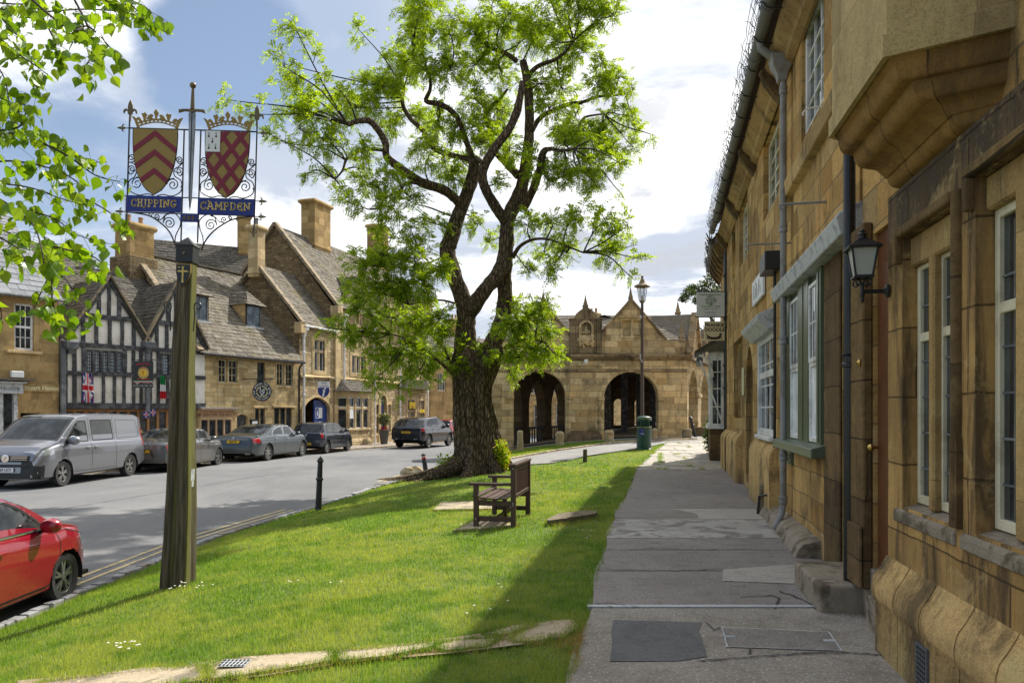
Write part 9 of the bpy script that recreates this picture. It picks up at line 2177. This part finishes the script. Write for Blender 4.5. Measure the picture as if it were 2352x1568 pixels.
red = dict(wb=2.49,W=1.74,r=.315,n=(170,40),rev=False,top=[(-1.98,.55),(-1.95,.95),(-1.78,1.10),(-1.45,1.38),(-1.0,1.46),(-.3,1.485),(.25,1.44),(.62,1.31),(1.02,1.10),(1.22,1.01),(1.55,.95),(1.85,.84),(2.0,.72),(2.09,.55),(2.10,.35)],
  belt=[(-1.98,.98),(-1.0,.99),(.3,.94),(1.0,.90),(1.25,.93),(1.6,.86),(1.9,.72),(2.1,.45)],bot=[(-1.98,.32),(-1.7,.22),(-1.3,.2),(1.6,.2),(1.95,.2),(2.1,.25)],brk=[-1.78,-1.45,.25,1.12],screens=[(-1.78,-1.42,'rear_window'),(.25,1.13,'windscreen')],
  glass=[[(.86,.98),(.70,1.10),(.42,1.27),(.12,1.385),(-.28,1.41),(-.32,.99)],[(-.40,.995),(-.38,1.41),(-.95,1.385),(-1.25,1.27),(-1.45,1.06)]],
  seams=[[(1.02,.93),(1.08,.80),(1.06,.50),(.93,.32),(.80,.29)],[(-.36,.98),(-.38,.40),(-.32,.30)],[(.90,.29),(-.85,.29)],[(1.18,.93),(1.7,.80),(1.95,.70)]],handles=[(-.10,.84),(-1.0,.86)],mirror=(.72,1.00),fr=.8,ft=.34,ar=1.12,rim=.66,spw=.16,tum=.20,ms=1.1,
  reg=((lambda x,y,z: 1.62 < x < 2.02 and y > .50 and lerp(.66,.60,(x-1.62)/.4) < z < lerp(.84,.74,(x-1.62)/.4),'headlight',M['lampclear']),(lambda x,y,z: x > 1.9 and z < .36,'bumper',M['trim'])),strips=(((.80,.255),(-.85,.255),.05,M['trim']),))
wp = (-5.66,9.62); tR,ys,_h = make_car('parked_car','shiny red hatchback cut off by the left edge, parked at the near kerb',red,wp,'f',R(-1.5),H(*wp)-.01,P_red)
q = MB()
for sg in (-1,1): q.tube([(.70,sg*(ys(.7,.975)+.006),.975),(-.3,sg*(ys(-.3,.985)+.006),.985),(-1.4,sg*(ys(-1.4,1.0)+.006),1.02)],.008,5)
q.build('window_chrome',M['chrome'],tR); q = MB(); q.box(-.35,.25,-.70,-.42,.30,1.05); q.box(-.45,-.30,-.66,-.44,.6,1.25); q.build('front_seat',M['trim'],tR)
van = dict(wb=3.275,W=1.94,r=.345,n=(150,40),rev=True,vis=1,top=[(-2.44,.6),(-2.43,1.62),(-2.36,1.84),(-2.15,1.91),(-1,1.935),(.4,1.935),(.80,1.90),(1.05,1.80),(1.80,1.24),(1.98,1.19),(2.30,1.09),(2.46,.95),(2.54,.72),(2.56,.40)],
  belt=[(-2.44,1.12),(1.2,1.12),(1.75,1.10),(2.0,1.06),(2.3,.95),(2.56,.6)],bot=[(-2.44,.38),(-2.1,.28),(2.2,.24),(2.56,.26)],brk=[.85,1.82,-2.36],screens=[(.90,1.83,'windscreen')],tum=.13,fr=.75,ft=.26,rt=.04,rr=.3,
  glass=[[(1.52,1.16),(1.30,1.36),(.98,1.66),(.86,1.72),(.52,1.72),(.50,1.16)],[(.28,1.18),(.30,1.74),(-.72,1.74),(-.74,1.18)]],
  seams=[[(1.72,1.10),(1.60,.95),(1.42,.6),(1.30,.42)],[(.40,1.80),(.40,.36)],[(-.80,1.80),(-.82,.36)],[(.38,.36),(1.28,.36)],[(-.9,1.16),(-2.2,1.12)],[(-.9,.36),(.38,.36)],[(-.95,1.20),(-2.1,1.20),(-2.16,1.3),(-2.08,1.66),(-1.98,1.72),(-.95,1.74),(-.95,1.20)]],handles=[(.58,1.0),(.20,1.0)],hm=M['chrome'],mirror=(1.38,1.18),ms=1.45,sp=5,spw=.2,rim=.62,
  reg=((lambda x,y,z: 2.02 < x < 2.46 and y > .42 and lerp(.88,.84,(x-2.02)/.4) < z < lerp(1.02,.97,(x-2.02)/.4),'headlight',M['lampclear']),(lambda x,y,z: x > 2.30 and z < .60 and y > .34,'bumper',M['trim']),(lambda x,y,z: x > 2.40 and .72 < z < .86 and y < .62,'grille',M['trim']),(lambda x,y,z: x > 2.4 and z < .34,'lower_grille',M['trim']),(lambda x,y,z: x < -2.30 and .9 < z < 1.45 and y > .78,'tail_light',M['tail'])),
  strips=(((-.75,.42),(1.1,.42),.05,P_sil),))
wp = onray(144,20.2); tV,ys,_h = make_car('van','silver panel van with tinted glass facing the camera at far left',van,wp,'f',R(2.4),H(*wp)-.0,P_sil,'van',G_)
def fx_(z): return max(lerp(a[0],b[0],(z-a[1])/(b[1]-a[1])) for a,b in zip(van['top'][9:],van['top'][10:]) if b[1] <= z <= a[1] or b[1] == z)
def fstrip(nm,z0,z1,y,mt,off=.012):
 mb = MB(); a = (fx_(max(z0,.41)),fx_(max(z1,.41))); mb.add([(a[0]+off,-y,z0),(a[0]+off,y,z0),(a[1]+off,y,z1),(a[1]+off,-y,z1),(a[0]-.05,-y,z0),(a[0]-.05,y,z0),(a[1]-.05,y,z1),(a[1]-.05,-y,z1)],[(0,1,2,3),(4,7,6,5),(0,4,5,1),(1,5,6,2),(2,6,7,3),(3,7,4,0)]); mb.build(nm,mt,tV,bevel=.01)
fstrip('grille',.70,.86,.60,M['trim']); fstrip('lower_grille',.27,.42,.66,M['trim']); fstrip('middle_grille',.57,.64,.62,M['trim'])
plate(tV,2.585,.50,'OE69 UCV','plate_w',y0=-.02); q = MB(); q.lathe([(.10,0),(.10,.012),(.075,.014),(.075,.006)],(2.54,0,.79),22,axis='x'); q.tube([(2.555,-.04,.76),(2.555,.02,.78),(2.555,-.01,.81),(2.555,.04,.83)],.012,5); q.build('badge',M['chrome'],tV)
for z in (.755,.80,.835): q = MB(); q.box(2.48,fx_(z)+.02,-.56,-.13,z,z+.012); q.build('grille_bar',M['chrome'],tV); q = MB(); q.box(2.48,fx_(z)+.02,.13,.56,z,z+.012); q.build('grille_bar',M['chrome'],tV)
q = MB(); q.lathe([(.05,0),(.05,.01)],(2.45,.74,.42),12,axis='x'); q.build('fog_lamp',M['lampclear'],tV); q = MB(); q.tube([(.5,.1,1.93),(.62,.1,2.12)],.006,4); q.build('aerial',M['trim'],tV)
def saloon(wb,fo,ro,W,Ht,r,**k):
 f,b = wb/2,-wb/2; c = .05
 d = dict(wb=wb,W=W,r=r,n=(120,40),top=[(b-ro,.48),(b-ro+.02,.90),(b-ro+.12,1.02),(b-.35,1.09),(b-.12,1.12),(b+.45,1.36),(b+.95,Ht-.02),(c,Ht),(c+.45,Ht-.06),(f-.42,1.10),(f+.1,1.02),(f+fo-.25,.86),(f+fo-.06,.70),(f+fo,.45)],
      belt=[(b-ro,.90),(b-.2,.98),(c,.95),(f-.4,.93),(f+.2,.88),(f+fo,.55)],bot=[(b-ro,.38),(b-ro+.3,.24),(b,.2),(f,.19),(f+fo,.24)],brk=[b-.12,b+.72,c+.42,f-.42],screens=[(b-.12,b+.72,'rear_window'),(c+.42,f-.42,'windscreen')],
      glass=[[(f-.72,1.0),(f-.90,1.10),(c+.42,Ht-.13),(c+.05,Ht-.09),(c-.22,Ht-.09),(c-.20,.99)],[(c-.30,.99),(c-.32,Ht-.09),(b+1.0,Ht-.12),(b+.55,1.24),(b+.36,1.07),(b+.45,1.02)]],
      seams=[[(f-.60,.96),(f-.52,.8),(f-.58,.42),(f-.66,.30)],[(c-.25,1.0),(c-.26,.4),(c-.2,.29)],[(b+.42,1.0),(b+.50,.75),(b+.42,.6)],[(f-.7,.29),(b+.5,.29)],[(b-.5,1.03),(b-ro+.03,.93)]],handles=[(c+.0,.86),(b+.62,.88)],hm=M['chrome'],mirror=(f-.74,1.02),chr=1,fr=.8,ft=.28,rr=.55,rt=.16,ar=1.12,rim=.68,tum=.24,
      reg=((lambda x,y,z: x < b-ro+.42 and y > W*.30 and .74 < z < .93,'tail_light',M['tail']),(lambda x,y,z: x > f+fo-.5 and y > .48 and .58 < z < .74,'headlight',M['lampclear'])))
 d.update(k); return d,b-ro
S1,xr = saloon(2.76,.82,1.10,1.86,1.45,.33,sp=5)
wp = onray(501,28.4); tE,ys,_h = make_car('parked_car','grey saloon with a cycle rack on its boot, half hidden by the sign post',S1,wp,'f',R(1.5),H(*wp)-.03,P_grey,'car',G_)
plate(tE,xr-.01,.74,'V11 MF','plate_y',face=-1)
q = MB(); q.tube([(xr-.02,-.35,1.02),(xr-.22,-.35,.80),(xr-.02,-.35,.55)],.018,6); q.tube([(xr-.02,.35,1.02),(xr-.22,.35,.80),(xr-.02,.35,.55)],.018,6)
for y in (-.2,0,.2,.38): q.tube([(xr-.1,y,.9),(xr-.45,y+.03,1.02),(xr-.55,y,.98)],.016,6)
q.tube([(xr-.22,-.4,.80),(xr-.22,.4,.80)],.018,6); q.tube([(xr-.05,-.38,.6),(xr-.12,-.2,1.1),(xr-.1,.1,1.05),(xr-.15,.35,.7)],.012,5); o = q.build('cycle_rack',M['iron'],tE)
S2,xr = saloon(3.165,.90,1.14,1.88,1.475,.345,sp=8,dbl=0,spw=.26)
wp = onray(616,30.8); tS,ys,_h = make_car('parked_car','dark blue-green saloon with a plain round-spoked wheel, behind the grey saloon',S2,wp,'r',R(9.4),H(*wp)+.0,P_teal,'car',G_)
tS['label'] = 'dark blue-green luxury saloon with chrome trim and yellow rear plate, third in the row'
plate(tS,xr-.012,.80,'S600 FFF','plate_y',face=-1); q = MB(); q.box(xr-.012,xr+.0,-.60,.60,.885,.90); q.build('boot_chrome',M['chrome'],tS); q = MB(); q.lathe([(.045,0),(.045,-.01),(.036,-.012)],(xr+.01,0,.955),16,axis='x'); q.build('badge',M['chrome'],tS); q = MB(); q.box(xr-.02,xr+.1,-.70,-.50,.30,.36); q.build('exhaust',M['chrome'],tS)
b = -1.23; pol = dict(wb=2.46,W=1.66,r=.30,n=(110,40),top=[(b-.62,.50),(b-.60,.92),(b-.50,1.0),(b-.18,1.38),(b+.1,1.44),(-.2,1.465),(.20,1.42),(.98,1.02),(1.3,.96),(1.75,.83),(1.95,.66),(2.02,.42)],belt=[(b-.62,.93),(0,.93),(.9,.91),(1.4,.86),(2.0,.5)],bot=[(b-.62,.34),(b,.2),(1.4,.19),(2.0,.24)],brk=[b-.52,b-.16,.2,.98],screens=[(b-.53,b-.16,'rear_window'),(.2,.98,'windscreen')],
  glass=[[(.78,.97),(.62,1.08),(.22,1.34),(-.05,1.38),(-.42,1.38),(-.40,.97)],[(-.52,.97),(-.54,1.38),(-1.1,1.36),(-1.28,1.22),(-1.22,1.0)]],seams=[[(.86,.94),(.9,.75),(.82,.36),(.74,.29)],[(-.47,.97),(-.5,.5),(-.44,.30)],[(.74,.29),(-.44,.29)]],handles=[(-.28,.84)],mirror=(.68,1.0),strips=(((.8,.55),(-.75,.55),.05,M['trim']),),sp=7,dbl=0,spw=.24,rim=.66,
  reg=((lambda x,y,z: x < b-.42 and y > .56 and .72 < z < .93,'tail_light',M['tail']),(lambda x,y,z: x > 1.6 and y > .45 and .6 < z < .78,'headlight',M['lampclear'])),tum=.2)
wp = onray(751,35.9); tP,ys,_h = make_car('parked_car','small dark navy hatchback, the smallest of the parked cars',pol,wp,'r',R(11.5),H(*wp)+.03,P_navy,'car',G_)
plate(tP,b-.625,.45,'WX07 KKM','plate_y',face=-1); q = MB(); q.lathe([(.06,0),(.06,-.01),(.045,-.012)],(b-.60,0,.84),16,axis='x'); q.build('badge',M['chrome'],tP)
b = -1.45; suv = dict(wb=2.9,W=1.94,r=.375,n=(120,40),top=[(b-.95,.62),(b-.93,1.05),(b-.82,1.16),(b-.36,1.54),(b-.1,1.64),(.0,1.70),(.30,1.66),(1.12,1.22),(1.5,1.14),(2.1,.98),(2.32,.80),(2.38,.5)],belt=[(b-.95,1.08),(0,1.10),(1.1,1.05),(1.6,1.0),(2.38,.6)],bot=[(b-.95,.46),(b-.4,.32),(b,.28),(1.6,.28),(2.38,.34)],brk=[b-.84,b-.34,.3,1.12],screens=[(b-.84,b-.36,'rear_window'),(.3,1.12,'windscreen')],
  glass=[[(.90,1.14),(.72,1.25),(.34,1.54),(.06,1.60),(-.28,1.60),(-.26,1.13)],[(-.36,1.13),(-.38,1.60),(-1.0,1.57),(-1.06,1.14)],[(-1.14,1.15),(-1.10,1.54),(-1.45,1.42),(-1.60,1.24)]],seams=[[(1.0,1.06),(1.02,.9),(.95,.5),(.85,.42)],[(-.31,1.1),(-.33,.42)],[(-1.12,1.1),(-1.1,.9),(-.95,.65),(-.9,.42)],[(.85,.42),(-.9,.42)]],handles=[(-.12,.98),(-.95,1.0)],mirror=(.88,1.14),ms=1.25,sp=10,dbl=0,spw=.14,rim=.72,chr=0,tum=.22,
  reg=((lambda x,y,z: x < b-.62 and y > .48 and .90 < z < 1.06,'tail_light',M['tail']),(lambda x,y,z: x > 2.0 and y > .5 and .74 < z < .92,'headlight',M['lampclear'])))
wp = onray(985,41.4); tC,ys,_h = make_car('parked_car','big blue-black four wheel drive car beyond the dark navy hatchback, left of the tree',suv,wp,'r',R(17.6),H(*wp)+.02,P_blk,'car',G_)
plate(tC,b-.955,.86,'LM65 GKK','plate_y',face=-1)
for y in (-.62,-.50,.50,.62): q = MB(); q.lathe([(.05,0),(.05,-.06),(.04,-.06)],(b-.93,y,.50),10,axis='x'); q.build('exhaust',M['chrome'],tC)
p2 = dict(pol); wp = onray(1040,49.5); t7,ys,_h = make_car('parked_car','small red car just showing between the four wheel drive and the tree trunk',p2,wp,'r',R(19),H(*wp)+.02,P_red,'car',G_)
plate(t7,-1.855,.55,'CTC','plate_y',face=-1)
